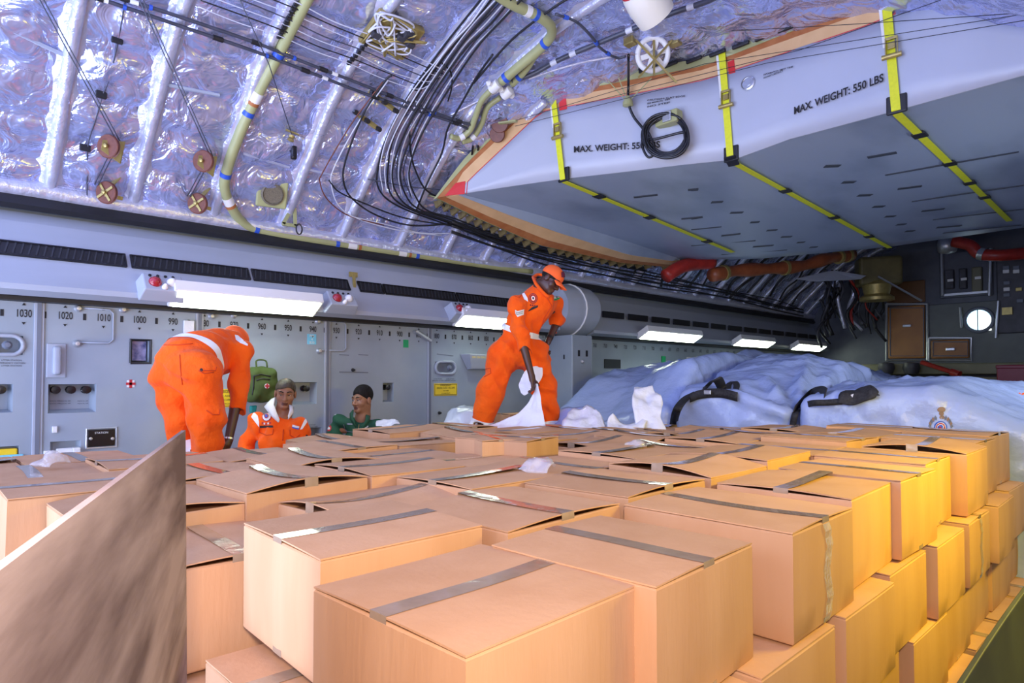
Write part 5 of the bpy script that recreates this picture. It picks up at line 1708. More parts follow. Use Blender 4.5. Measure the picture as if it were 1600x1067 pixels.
def decal(name, tree, poly, m, parent, off=.004, sub=.0):
    """flat badge following the cloth: polygon given where the photo shows it, dropped on the surface"""
    n = len(poly)
    cx = sum(p[0] for p in poly) / n; cy = sum(p[1] for p in poly) / n
    rings = 4
    V, Fc = [], []
    def hit(x, y):
        d = ray(x, y).normalized()
        h_ = tree.ray_cast(CAM, d)
        return None if h_[0] is None else (h_[0], h_[1] if h_[1].dot(d) < 0 else -h_[1])
    edge = []
    for i in range(n):
        a, b = poly[i], poly[(i + 1) % n]
        for k in range(4): edge.append((a[0] + (b[0] - a[0]) * k / 4, a[1] + (b[1] - a[1]) * k / 4))
    base = hit(cx, cy)
    if base is None: return None
    ref = base[0]
    for r_ in range(1, rings + 1):
        for (x, y) in edge:
            t = r_ / rings
            h_ = hit(cx + (x - cx) * t, cy + (y - cy) * t)
            if h_ is None or (h_[0] - ref).length > .2: V.append(V[-1] if V else ref)
            else: V.append(h_[0] + h_[1] * off)
    m_ = len(edge)
    V.append(ref + base[1] * off); ci = len(V) - 1
    for k in range(m_): Fc.append((ci, k, (k + 1) % m_))
    for r_ in range(rings - 1):
        for k in range(m_): Fc.append((r_ * m_ + k, (r_ + 1) * m_ + k, (r_ + 1) * m_ + (k + 1) % m_, r_ * m_ + (k + 1) % m_))
    return mk(name, V, Fc, m if not isinstance(m, str) else M[m], parent, smooth=True)


def disk_px(x, y, rx, ry=None, n=12, rot=0):
    ry = rx if ry is None else ry
    out = []
    for k in range(n):
        a = 2 * math.pi * k / n; u, v = rx * math.cos(a), ry * math.sin(a)
        out.append((x + u * math.cos(rot) - v * math.sin(rot), y + u * math.sin(rot) + v * math.cos(rot)))
    return out



# ------------------------------------------------------------------ covered pallets
def fbm_ridge(p, sc, oc=3):
    a, s = 0.0, 1.0
    for o in range(oc):
        a += s * (1 - 2 * abs(mnoise.noise(p * sc))); sc *= 2.03; s *= .5
    return a


def tarp(name, rect, top, skirt, m, seed, res=.038, amp=.05, parent=None, corner=.09, folds=()):
    """a cloth over a load: top(x, y) gives its height, the border hangs down by skirt"""
    x0, y0, x1, y1 = rect
    off = Vector((seed * 3.7, seed * 1.3, seed * .77))
    xs = np.arange(x0 - skirt, x1 + skirt + res, res); ys = np.arange(y0 - skirt, y1 + skirt + res, res)
    V = []
    for x in xs:
        for y in ys:
            qx, qy = min(max(x, x0 + corner), x1 - corner), min(max(y, y0 + corner), y1 - corner)
            dx, dy = x - qx, y - qy
            l = math.hypot(dx, dy)
            z = top(qx, qy)
            rr = corner
            if l > 1e-6:
                ux, uy = dx / l, dy / l
                arc = rr * math.pi / 2
                if l < arc:
                    a = l / rr
                    px_, py_, pz = qx + ux * rr * math.sin(a), qy + uy * rr * math.sin(a), z - rr * (1 - math.cos(a))
                    n = Vector((ux * math.sin(a), uy * math.sin(a), math.cos(a)))
                else:
                    h = l - arc
                    fl = .02 * h + .015 * math.sin((ux * 3 + uy * 2) * 2 + (qx * 7 + qy * 7)) * min(1, h * 2)
                    px_, py_, pz = qx + ux * (rr + fl), qy + uy * (rr + fl), z - rr - h
                    n = Vector((ux, uy, .1))
            else:
                px_, py_, pz = x, y, z
                n = Vector((0, 0, 1))
            p = Vector((px_, py_, pz))
            w = p + off
            q = Vector((w.x * .8 + w.z * .55, w.y * .55 - w.z * .35, w.z * .6 + w.x * .3))
            d = amp * (.62 * fbm_ridge(q, 1.7, 3)) + .012 * fbm_ridge(w, 4.0, 3)
            wn = mnoise.noise(w * .9) * 2.2
            for (fx, fy, fz, ph) in ((5.2, 1.8, 3.0, 0.0), (-2.4, 4.6, 3.6, 1.7), (3.1, -3.9, 5.0, .6)):
                c_ = 1 - abs(math.sin(w.x * fx + w.y * fy + w.z * fz + wn + ph))
                d += .052 * c_ ** 8 * max(0, .35 + mnoise.noise(w * 1.1 + Vector((fx, 0, 0))))
            for (a, b, fa, fw_) in folds:
                ab = b - a; t_ = max(0.0, min(1.0, (p - a).dot(ab) / ab.length_squared))
                e = p - a - ab * t_; sd_ = e.dot(ab.cross(Vector((0, 0, 1))).normalized())
                tap = math.sin(math.pi * min(1, max(0, .08 + t_ * .9)))
                d += fa * tap * (math.exp(-(e.length / fw_) ** 2) - .8 * math.exp(-((e.length - fw_ * 1.5) / fw_) ** 2) * (1 if sd_ > 0 else .3))
            V.append(p + n * (d - amp * .4))
    nY = len(ys)
    fc = [(i * nY + j, (i + 1) * nY + j, (i + 1) * nY + j + 1, i * nY + j + 1) for i in range(len(xs) - 1) for j in range(nY - 1)]
    V = [Vector((v.x, v.y, max(v.z, .03))) for v in V]
    return mk(name, V, fc, m, parent, smooth=True)


from mathutils.geometry import delaunay_2d_cdt


def bump_field(base, items):
    """taut cloth heights: flat facets stretched between the control points (x, y, z)"""
    pts = list(items)
    cx = sum(p[0] for p in pts) / len(pts); cy = sum(p[1] for p in pts) / len(pts)
    near = lambda x, y: min(pts[:len(items)], key=lambda p: (p[0] - x) ** 2 + (p[1] - y) ** 2)[2]
    x0, x1 = min(p[0] for p in items) - .9, max(p[0] for p in items) + .9
    y0, y1 = min(p[1] for p in items) - .9, max(p[1] for p in items) + .9
    for k in range(9):
        u = k / 8
        for q in ((x0 + (x1 - x0) * u, y0), (x0 + (x1 - x0) * u, y1), (x0, y0 + (y1 - y0) * u), (x1, y0 + (y1 - y0) * u)):
            pts.append((q[0], q[1], near(*q) - .05))
    vs, es, fs, ov, oe, of = delaunay_2d_cdt([Vector((p[0], p[1])) for p in pts], [], [], 0, 1e-4)
    zz = [pts[o[0]][2] for o in ov]
    tris = []
    for f in fs:
        a, b, c = (vs[i] for i in f[:3])
        det = (b.y - c.y) * (a.x - c.x) + (c.x - b.x) * (a.y - c.y)
        if abs(det) > 1e-9: tris.append((a, b, c, det, [zz[i] for i in f[:3]]))
    def raw(x, y):
        for a, b, c, det, z in tris:
            u = ((b.y - c.y) * (x - c.x) + (c.x - b.x) * (y - c.y)) / det
            v = ((c.y - a.y) * (x - c.x) + (a.x - c.x) * (y - c.y)) / det
            if u >= -1e-6 and v >= -1e-6 and u + v <= 1 + 1e-6: return u * z[0] + v * z[1] + (1 - u - v) * z[2]
        return near(x, y)
    def f(x, y):
        e = .05
        return (raw(x, y) * 2 + raw(x + e, y) + raw(x - e, y) + raw(x, y + e) + raw(x, y - e)) / 6
    return f


FOLDS = {3: [((868, 655, 6.0), (1070, 566, 6.9), .07, .07), ((900, 640, 6.0), (1046, 590, 6.3), .05, .06), ((1040, 690, 5.6), (1085, 575, 6.5), .06, .06), ((960, 690, 5.5), (1020, 610, 6.0), .05, .06), ((870, 600, 6.5), (1000, 575, 7.0), .05, .07)],
         7: [((1240, 655, 5.4), (1190, 588, 6.3), .06, .06), ((1240, 655, 5.4), (1120, 600, 6.0), .05, .06), ((1240, 655, 5.4), (1265, 565, 6.6), .05, .06), ((1238, 668, 5.4), (1090, 645, 5.6), .035, .05), ((1262, 562, 6.9), (1330, 610, 6.2), .05, .06), ((1290, 560, 7.0), (1400, 600, 6.8), .04, .06)],
         12: [((1500, 618, 5.0), (1600, 680, 4.5), .04, .05), ((1290, 650, 5.2), (1380, 690, 4.9), .03, .05), ((1400, 640, 4.9), (1420, 690, 4.7), .025, .04)],
         20: [((1010, 570, 9), (1150, 545, 9.5), .08, .10), ((1130, 575, 8.8), (1200, 548, 9.5), .08, .10), ((1200, 570, 8.8), (1290, 560, 9.6), .07, .10)]}


def covered_load(label, rect, pts, skirt, m, seed, amp=.05):
    x0, y0, x1, y1 = rect
    t = thing('covered_cargo', label, 'covered load', ((x0 + x1) / 2, (y0 + y1) / 2, 0), group='tarpaulin covered loads')
    MB().bbox((x0 + .08, y0 + .08, 0.0), (x1 - .08, y1 - .08, .07)).build('pallet', M['alu'], t, bevel=.01)
    tarp('tarpaulin', rect, bump_field(1.5, pts), skirt, M[m], seed, parent=t, amp=amp, folds=[(at_d(*a), at_d(*b), fa, fw_) for a, b, fa, fw_ in FOLDS.get(seed, [])])
    return t


T1 = covered_load('crumpled blue tarpaulin load directly right of the standing man', (-5.15, 5.55, -3.55, 8.2),
                  [(-5.2, 5.6, 1.30), (-4.4, 5.6, 1.22), (-3.65, 5.6, 1.42), (-5.2, 6.2, 1.70), (-4.4, 6.2, 1.68), (-3.65, 6.1, 1.93), (-5.2, 7.2, 1.86), (-4.4, 7, 1.93), (-3.65, 6.9, 2.02), (-4.4, 8, 1.9), (-3.6, 8, 1.95)], 1.2, 'tarp', 3, .028)
T2 = covered_load('blue tarpaulin load with a pointed ridge in the middle of the row', (-3.40, 5.48, -2.32, 8.4),
                  [(-3.3, 5.5, 1.60), (-2.8, 5.5, 1.60), (-2.35, 5.5, 1.50), (-3.3, 6.1, 1.72), (-2.9, 6.0, 1.72), (-2.4, 6.0, 1.60), (-3.2, 6.8, 1.93), (-2.7, 6.9, 1.97), (-2.35, 7.0, 1.88), (-2.4, 8.2, 1.7), (-3.2, 8.2, 1.9)], 1.3, 'tarp', 7, .026)
T3 = covered_load('blue tarpaulin load at the far right with a round crest on its front', (-2.22, 5.47, -0.66, 7.6),
                  [(-2.1, 5.5, 1.58), (-1.6, 5.5, 1.66), (-1.25, 5.5, 1.66), (-.75, 5.5, 1.42), (-2.1, 6.2, 1.66), (-1.6, 6.2, 1.72), (-1.2, 6.2, 1.74), (-.75, 6.0, 1.50), (-1.6, 7.2, 1.70), (-.9, 7.2, 1.66)], 1.35, 'tarp', 12, .016)
T4 = covered_load('shiny darker blue tarpaulin load behind the middle loads', (-5.3, 8.6, -2.3, 11.5),
                  [(-5.1, 8.8, 1.85), (-4.6, 8.8, 2.08), (-3.9, 8.8, 2.05), (-3.2, 8.8, 1.85), (-2.5, 8.8, 1.6), (-4.5, 10, 2.05), (-3.4, 10, 1.9), (-2.5, 10, 1.6), (-4.2, 11.3, 1.95), (-2.6, 11.3, 1.6)], 1.0, 'tarp', 20, .03)
T5 = covered_load('low pale covered load far behind on the right, before the bulkhead ledge', (-2.2, 8.8, -0.5, 11.6),
                  [(-2, 9, 1.55), (-1.2, 9, 1.60), (-.6, 9, 1.6), (-1.2, 11, 1.62)], 1.0, 'tarp_pale', 23, .05)
TARPS = bvh_of(*[c_ for t_ in (T1, T2, T3, T4) for c_ in t_.children if c_.name.startswith('tarpaulin')])


def td(px, py, dd, off=.05):
    """a point on the line of sight, kept in front of the cloth"""
    d = ray(px, py); h_ = TARPS.ray_cast(CAM, d.normalized())
    if h_[0] is not None:
        q = (h_[0] - CAM).dot(_fw) - off
        if q < dd or dd - q > -.6: dd = min(dd, q) if q < dd else q
    return at_d(px, py, dd)


# white printed sack lying on the right-hand load
def sheet_patch(name, ctrl, m, parent=None, nu=8, amp=.02, sc=4.0, seed=0, solid=.003, nm_td=False):
    """smooth patch through a grid of control points (px, py, depth) or Vectors, crumpled"""
    rows = []
    for r_ in ctrl:
        P = [p if isinstance(p, Vector) else (td(*p, .03) if nm_td else at_d(*p)) for p in r_]
        rows.append(smooth_path(P, nu) if len(P) > 2 else [P[0].lerp(P[1], k / nu) for k in range(nu + 1)])
    cols = []
    for j in range(len(rows[0])):
        P = [r_[j] for r_ in rows]
        cols.append(smooth_path(P, nu) if len(P) > 2 else [P[0].lerp(P[1], k / nu) for k in range(nu + 1)])
    nU, nV = len(cols), len(cols[0])
    off = Vector((seed * 2.3, seed * .7, seed * 1.9))
    G = []
    for i in range(nU):
        row = []
        for j in range(nV):
            a = cols[min(i + 1, nU - 1)][j] - cols[max(i - 1, 0)][j]; b = cols[i][min(j + 1, nV - 1)] - cols[i][max(j - 1, 0)]
            n = a.cross(b)
            n = n.normalized() if n.length > 1e-9 else Vector((0, 0, 1))
            p = cols[i][j]
            d = amp * fbm_ridge(p + off, sc, 3)
            e = Vector((mnoise.noise(p * 9 + off), mnoise.noise(p * 9 + off * 2), mnoise.noise(p * 9 - off))) * amp * .7
            row.append(p + n * d + e)
        G.append(row)
    mb = MB().sheet(G)
    return mb.build(name, m if not isinstance(m, str) else M[m], parent, smooth=True, solid=solid)


sk = thing('printed_sack', 'pale printed woven sack lying on the right-hand tarpaulin load', 'sack', (-1.0, 5.9, 1.68), group='printed sacks on the right-hand load')
def top3(x, y): return bump_field(1.5, [(-2.1, 5.5, 1.58), (-1.6, 5.5, 1.66), (-1.25, 5.5, 1.66), (-.75, 5.5, 1.42), (-2.1, 6.2, 1.66), (-1.6, 6.2, 1.72), (-1.2, 6.2, 1.74), (-.75, 6.0, 1.50), (-1.6, 7.2, 1.70), (-.9, 7.2, 1.66)])(x, y)
sheet_patch('sack_body', [[(1480, 618, 5.55), (1530, 618, 5.4), (1600, 634, 5.1), (1660, 655, 4.9)], [(1496, 607, 5.8), (1540, 605, 5.7), (1600, 612, 5.4), (1660, 622, 5.2)], [(1500, 602, 6.3), (1550, 599, 6.2), (1600, 600, 6.0), (1660, 602, 5.9)]], 'plastic_pale', sk, 6, .012, 4, 5)
def scrawl(pts, dd, m, name, parent, r=.006):
    MB().tube(smooth_path([at_d(x, y, dd - .09) for x, y in pts], 5), r, 5).build(name, M[m], parent)
rb.seed(3)
def squiggle(x0, y0, x1, y1, n, amp_, dd, m):
    pts = [(x0 + (x1 - x0) * k / n + rb.uniform(-1, 1), y0 + (y1 - y0) * k / n + (amp_ if k % 2 else -amp_) * rb.uniform(.4, 1)) for k in range(n + 1)]
    scrawl(pts, dd, m, 'printing', sk)
squiggle(1494, 610, 1512, 611, 8, 2.2, 5.45, 'blueclip'); squiggle(1494, 613, 1520, 619, 9, 2.0, 5.35, 'orange'); squiggle(1514, 612, 1545, 627, 6, 1.2, 5.3, 'blueclip')
squiggle(1540, 606, 1566, 613, 7, 1.8, 5.6, 'blueclip'); squiggle(1580, 613, 1602, 617, 7, 2.0, 5.2, 'orange'); squiggle(1584, 618, 1604, 625, 6, 1.2, 5.15, 'blueclip')
sheet_patch('printed_sack', [[(1555, 603, 6.3), (1600, 606, 6.1), (1660, 610, 6.0)], [(1555, 598, 6.8), (1600, 600, 6.7), (1660, 604, 6.6)]], 'plastic_pale', None, 6, .02, 5, 8)
tag(bpy.data.objects['printed_sack.001'], 'second pale sack behind the printed one at the far right edge', 'sack', 'printed sacks on the right-hand load')

# crest printed on the right-hand load
t3b = bvh_of(*[c_ for c_ in T3.children if c_.name.startswith('tarpaulin')])
for k, (r_, m_) in enumerate(((10.5, 'blueclip'), (8.2, 'white'), (7.2, 'redink'), (5.4, 'white'), (4.2, 'blueclip'), (1.8, 'redink'))):
    decal('printed_crest', t3b, disk_px(1470, 668, r_, r_, 16), m_, T3, .004 + .002 * k)
for (x, y, rx, ry) in ((1471, 640, 6.5, 4.5), (1471, 646, 4, 4), (1472, 652, 4.5, 3)): decal('printed_crest', t3b, disk_px(x, y, rx, ry, 10), 'brownink', T3, .005)
for sg in (-1, 1):
    for k in range(5):
        a = .05 + k * .27; x, y = 1470 + sg * 16 * math.cos(a), 668 - 15 * math.sin(a)
        decal('printed_crest', t3b, [(x, y + 2.5), (x + sg * 3.5, y - 1.5), (x + sg * 1.5, y - 5.5), (x - sg * 1.2, y - 1)], 'brownink' if k % 2 else 'seam', T3, .005)

# ------------------------------------------------------------------ black webbing on the loads
def ribbon(name, pts, w, m, parent, side=Vector((1, 0, 0)), tw=0.0, solid=.006):
    P = smooth_path([p if isinstance(p, Vector) else td(*p) for p in pts], 6)
    rows = []
    for k, p in enumerate(P):
        s = side if not callable(side) else side(k / (len(P) - 1))
        s = Matrix.Rotation(tw * k / len(P), 3, 'Y') @ s
        rows.append([p - s * w / 2, p, p + s * w / 2])
    return MB().sheet(rows).build(name, M[m], parent, smooth=True, solid=solid)


t = thing('black_strap', 'grey-black strap and knotted webbing between the left and middle loads', 'strap', at_d(1120, 615, 5.9))
ribbon('webbing', [(1049, 692, 5.75), (1052, 665, 5.78), (1058, 640, 5.82), (1072, 622, 5.9), (1090, 612, 5.95)], .09, 'strapblack', t)
ribbon('webbing', [(1078, 622, 5.72), (1095, 616, 5.72), (1125, 614, 5.72), (1152, 620, 5.72)], .085, 'strapblack', t, Vector((0, 0, 1)))
ribbon('webbing', [(1092, 616, 5.74), (1108, 600, 5.76), (1120, 592, 5.78), (1128, 606, 5.74), (1130, 616, 5.72)], .10, 'strapblack', t, Vector((.8, .2, .4)))
ribbon('webbing', [(1136, 617, 5.72), (1138, 602, 5.74), (1146, 596, 5.76), (1151, 602, 5.76), (1147, 616, 5.72)], .06, 'strapblack', t, Vector((.8, .5, .1)))
MB().box(td(1106, 613, 5.66, .10), (.07, .03, .04)).build('buckle', M['steel'], t, bevel=.006)
t = thing('black_strap', 'black strap with a bulky rolled bundle on the right-hand load', 'strap', at_d(1300, 622, 5.5))
ribbon('webbing', [(1237, 692, 5.35), (1238, 670, 5.36), (1242, 648, 5.38), (1246, 640, 5.38)], .055, 'strapblack', t)
ribbon('webbing', [(1240, 642, 5.32), (1252, 628, 5.32), (1266, 615, 5.34), (1282, 611, 5.36), (1290, 615, 5.36)], .10, 'strapblack', t, Vector((.3, 0, .9)))
ribbon('webbing', [(1250, 636, 5.3), (1268, 630, 5.28), (1290, 629, 5.26), (1316, 627, 5.22)], .05, 'strapblack', t, Vector((0, 0, 1)))
sheet_patch('rolled_bundle', [[(1310, 632, 5.0), (1335, 632, 5.0), (1364, 626, 5.0), (1372, 618, 5.0)], [(1312, 622, 5.0), (1335, 620, 5.05), (1362, 614, 5.02), (1374, 616, 5.06)], [(1322, 613, 5.2), (1340, 608, 5.14), (1360, 605, 5.12), (1371, 612, 5.12)], [(1325, 614, 5.4), (1342, 610, 5.4), (1360, 608, 5.4), (1370, 612, 5.4)]], 'strapblack', t, 5, .02, 6, 4, .01, True)
MB().add([td(1329, 617, 5.03, .12), td(1334, 615, 5.0, .12), td(1332, 621, 5.0, .12)], [(0, 1, 2)]).build('white_mark', M['white'], t)
t = thing('black_strap', 'black webbing lying far back beside the bulkhead ledge', 'strap', at_d(1440, 603, 8.3))
ribbon('webbing', [at_d(*q) for q in ((1410, 594, 8.9), (1430, 600, 8.9), (1448, 603, 8.9), (1462, 602, 8.9))], .10, 'strapblack', t, Vector((0, .5, .8)))
ribbon('webbing', [at_d(*q) for q in ((1436, 598, 8.9), (1444, 594, 8.9), (1452, 602, 8.9))], .08, 'strapblack', t, Vector((.5, .5, .5)))

# ------------------------------------------------------------------ loose white plastic
def bag(label, ctrl, m='plastic', amp=.03, sc=4.5, seed=0, nu=8, grp='loose white plastic bags', nm='plastic_bag'):
    o = sheet_patch(nm, ctrl, m, None, nu, amp, sc, seed)
    return tag(o, label, 'plastic bag', grp)


bag('crumpled white plastic bag spread in front of the left tarp load', [[(868, 690, 5.5), (905, 696, 5.4), (958, 694, 5.35)], [(880, 664, 5.7), (915, 668, 5.6), (950, 672, 5.5)], [(896, 646, 5.9), (922, 640, 5.85), (938, 652, 5.7)]], seed=2)
bag('crumpled white plastic bag lying between the two other white bags', [[(955, 690, 5.4), (975, 690, 5.35), (1004, 680, 5.35)], [(950, 662, 5.55), (978, 674, 5.45), (1010, 668, 5.45)], [(956, 648, 5.6), (985, 664, 5.55), (1016, 650, 5.55)]], seed=5)
bag('tall crumpled white plastic bag hanging on the corner of the left load', [[(1000, 682, 5.45), (1022, 682, 5.4), (1040, 680, 5.4)], [(988, 636, 5.6), (1012, 645, 5.55), (1034, 652, 5.5)], [(990, 612, 5.75), (1008, 616, 5.7), (1034, 626, 5.6)], [(996, 606, 5.8), (1006, 604, 5.8), (1018, 610, 5.75)]], seed=9)
bag('pale clear plastic bag behind the left foot of the standing man', [[(694, 668, 6.3), (720, 668, 6.2), (748, 668, 6.2)], [(700, 650, 6.4), (720, 648, 6.3), (746, 650, 6.3)], [(708, 642, 6.6), (725, 640, 6.6), (744, 640, 6.6)]], 'plastic_pale', seed=12)
bag('small white plastic scrap beside the man in the green suit', [[(588, 668, 5.9), (604, 668, 5.85), (626, 664, 5.8)], [(590, 660, 6.0), (606, 656, 5.95), (622, 658, 5.9)]], seed=15, amp=.015)
bag('tiny white paper scrap in front of the man in the green suit', [[(532, 691, 4.72), (540, 690, 4.72), (552, 687, 4.74)], [(534, 685, 4.85), (541, 683, 4.85), (550, 684, 4.85)]], seed=16, amp=.008)
# dark blue cloth on the ground left of the bags
bag('blue tarpaulin corner lying between the man and the white bags', [[(852, 688, 5.75), (872, 690, 5.65), (905, 690, 5.6)], [(858, 672, 5.95), (880, 670, 5.85), (900, 668, 5.8)], [(864, 640, 6.2), (885, 640, 6.1), (915, 640, 6.0)]], 'tarp', seed=18, grp=None, nm='tarpaulin_corner')

# tufts of loose clear tape standing up on the cartons
for k, (px, py, lab) in enumerate(((832, 740, 'crumpled clear tape tuft standing on the boxes in the middle of the stack'), (988, 706, 'small clear tape tuft on the far boxes before the white bags'), (66, 730, 'clear tape tuft on the boxes at the left edge of the photo'))):
    c = at_z(px, py, 1.325); r_ = .065 if k == 0 else .045
    rows_ = [[c + Vector((-r_, -.02, 0)), c + Vector((0, 0, .0)), c + Vector((r_, .03, 0))], [c + Vector((-r_ * .8, .02, .03)), c + Vector((.01, .03, .05)), c + Vector((r_, .04, .02))], [c + Vector((-r_ * .7, .07, .01)), c + Vector((0, .08, .03)), c + Vector((r_ * .6, .09, .0))]]
    tag(sheet_patch('clear_tape', rows_, 'tape_tuft', None, 7, .02, 11, 50 + k, .001), lab, 'tape', 'tufts of loose clear tape')

# ------------------------------------------------------------------ people: smooth implicit figures


class Figure:
    def __init__(self, h=.008):
        self.p = []; self.h = h

    def cone(self, a, b, ra, rb_=None, k=.03, sub=False, g=''):
        self.p.append(('c', np.array(a, float), np.array(b, float), ra, ra if rb_ is None else rb_, k, sub, g)); return self

    def chain(self, pts, rs, k=.03, g=''):
        for i in range(len(pts) - 1): self.cone(pts[i], pts[i + 1], rs[i], rs[i + 1], k, False, g)
        return self

    def ell(self, c, r, rot=None, k=.02, sub=False, g=''):
        self.p.append(('e', np.array(c, float), np.array(r, float), np.eye(3) if rot is None else np.array(rot, float), 0, k, sub, g)); return self

    @staticmethod
    def dist(q, P):
        if q[0] == 'c':
            _, a, b, ra, rb_ = q[:5]
            ab = b - a; L2 = ab.dot(ab) + 1e-12
            t = np.clip(((P - a) @ ab) / L2, 0, 1)
            d = np.linalg.norm(P - a - t[..., None] * ab, axis=-1)
            return d - (ra + (rb_ - ra) * t)
        _, c, r, rot = q[:4]
        l = (P - c) @ rot
        k0 = np.linalg.norm(l / r, axis=-1); k1 = np.linalg.norm(l / (r * r), axis=-1) + 1e-9
        return k0 * (k0 - 1.0) / k1

    def bounds(self, q):
        if q[0] == 'c':
            m = max(q[3], q[4]); return np.minimum(q[1], q[2]) - m, np.maximum(q[1], q[2]) + m
        m = float(q[2].max()); return q[1] - m, q[1] + m

    def field(self, P):
        F = np.full(P.shape[:-1], 1.0)
        for q in self.p:
            d = self.dist(q, P); k = q[5]
            if q[6]:
                hh = np.clip(.5 - .5 * (F + d) / k, 0, 1); F = F * (1 - hh) - d * hh + k * hh * (1 - hh)
            else:
                hh = np.clip(.5 + .5 * (F - d) / k, 0, 1); F = F * (1 - hh) + d * hh - k * hh * (1 - hh)
        return F

    def mesh(self, fold=0.0, fs=1.0, seed=0, cut=None):
        h = self.h
        B = [self.bounds(q) for q in self.p if not q[6]]
        lo = np.min([b[0] for b in B], 0) - 3 * h; hi = np.max([b[1] for b in B], 0) + 3 * h
        n = np.ceil((hi - lo) / h).astype(int) + 1
        F = np.full(tuple(n), .2)
        ax = [lo[i] + h * np.arange(n[i]) for i in range(3)]
        for q in self.p:
            b0, b1 = self.bounds(q); k = q[5]
            m = k + 4 * h
            i0 = np.maximum(np.floor((b0 - m - lo) / h).astype(int), 0); i1 = np.minimum(np.ceil((b1 + m - lo) / h).astype(int) + 1, n)
            if (i1 <= i0).any(): continue
            s = tuple(slice(a, b) for a, b in zip(i0, i1))
            P = np.stack(np.meshgrid(*[ax[i][i0[i]:i1[i]] for i in range(3)], indexing='ij'), -1)
            d = self.dist(q, P); f = F[s]
            if q[6]:
                hh = np.clip(.5 - .5 * (f + d) / k, 0, 1); F[s] = f * (1 - hh) - d * hh + k * hh * (1 - hh)
            else:
                hh = np.clip(.5 + .5 * (f - d) / k, 0, 1); F[s] = f * (1 - hh) + d * hh - k * hh * (1 - hh)
        if fold or cut:
            P = np.stack(np.meshgrid(*ax, indexing='ij'), -1)
            if fold:
                x, y, z = P[..., 0] * fs, P[..., 1] * fs, P[..., 2] * fs
                w = np.sin(9 * x + 3 * z + seed) + np.sin(8 * y - 5 * z + 2 * seed)
                F = F + fold * (np.sin(26 * z + 2.4 * w + 11 * x) * .6 + np.sin(34 * x - 19 * z + 1.8 * w + seed) * .4 + np.abs(np.sin(15 * z + 13 * y + 1.5 * w)) * .7)
            if cut: F = np.maximum(F, cut(P))
        # naive surface nets
        S = F < 0
        c = [S[i:n[0] - 1 + i, j:n[1] - 1 + j, k:n[2] - 1 + k] for i in (0, 1) for j in (0, 1) for k in (0, 1)]
        cnt = sum(a.astype(np.int8) for a in c)
        act = (cnt > 0) & (cnt < 8)
        idx = -np.ones(act.shape, int); ids = np.argwhere(act); idx[act] = np.arange(len(ids))
        acc = np.zeros((len(ids), 3)); num = np.zeros(len(ids))
        i, j, k = ids.T
        cor = [(a, b, d) for a in (0, 1) for b in (0, 1) for d in (0, 1)]
        for u in cor:
            for e in range(3):
                if u[e]: continue
                v = list(u); v[e] = 1
                fu = F[i + u[0], j + u[1], k + u[2]]; fv = F[i + v[0], j + v[1], k + v[2]]
                m = (fu < 0) != (fv < 0)
                t = np.where(m, fu / np.where(m, fu - fv, 1), 0)
                pt = np.array(u, float)[None] + t[:, None] * (np.array(v) - np.array(u))[None]
                acc += np.where(m[:, None], pt, 0); num += m
        V = lo + h * (ids + acc / np.maximum(num, 1)[:, None])
        Fc = []
        for e in range(3):
            a, b = (e + 1) % 3, (e + 2) % 3
            sl0 = [slice(None)] * 3; sl1 = [slice(None)] * 3
            sl0[e] = slice(0, -1); sl1[e] = slice(1, None)
            x = S[tuple(sl0)] != S[tuple(sl1)]
            x[tuple(slice(0, 1) if q == a else slice(None) for q in range(3))] = False
            x[tuple(slice(0, 1) if q == b else slice(None) for q in range(3))] = False
            p = np.argwhere(x)
            da = np.zeros(3, int); da[a] = 1; db = np.zeros(3, int); db[b] = 1
            lim = np.array(act.shape)
            ok = (p < lim).all(1); p = p[ok]
            q = [idx[tuple((p - da - db).T)], idx[tuple((p - db).T)], idx[tuple(p.T)], idx[tuple((p - da).T)]]
            q = np.stack(q, 1)
            flip = ~S[tuple(p.T)]
            q[flip] = q[flip][:, ::-1]
            Fc.append(q[(q >= 0).all(1)])
        Fc = np.concatenate(Fc)
        return V, Fc


def frame(fwd, up=(0, 0, 1)):
    f = Vector(fwd).normalized(); r = f.cross(Vector(up)).normalized(); u = r.cross(f)
    return Matrix((r, f, u)).transposed()       # local x right, y forward, z up


def head_prims(F, c, Rm, s=1.0, neck=None, rn=.058):
    g = lambda x, y, z: np.array(c + Rm @ Vector((x * s, y * s, z * s)))
    Rn = np.array(Rm)
    E = lambda x, y, z, a, b, d, k=.02, sub=False: F.ell(g(x, y, z), (a * s, b * s, d * s), Rn, k, sub, 'head')
    E(0, -.014, .035, .076, .096, .086); E(0, .026, -.03, .062, .064, .086); E(0, .034, -.085, .046, .050, .034)
    F.cone(g(-.012, .074, -.102), g(.012, .074, -.102), .016 * s, .016 * s, .02)
    for sg in (-1, 1): E(.040 * sg, .052, -.032, .028, .030, .028, .02)
    F.cone(g(-.044, .072, .020), g(-.008, .080, .018), .013 * s, .013 * s, .012); F.cone(g(.044, .072, .020), g(.008, .080, .018), .013 * s, .013 * s, .012)
    for sg in (-1, 1): E(.032 * sg, .094, .001, .018, .017, .008, .010, True)
    F.cone(g(0, .086, .006), g(0, .106, -.036), .009 * s, .014 * s, .008)
    for sg in (-1, 1): E(.013 * sg, .094, -.040, .010, .010, .009, .006)
    E(0, .084, -.066, .027, .013, .0075, .005); E(0, .083, -.080, .024, .013, .009, .005)
    for sg in (-1, 1): E(.079 * sg, -.012, -.012, .010, .024, .034, .006)
    if neck is not None: F.cone(g(0, -.025, -.06), neck, rn * s, rn * 1.1, .03, g='head')


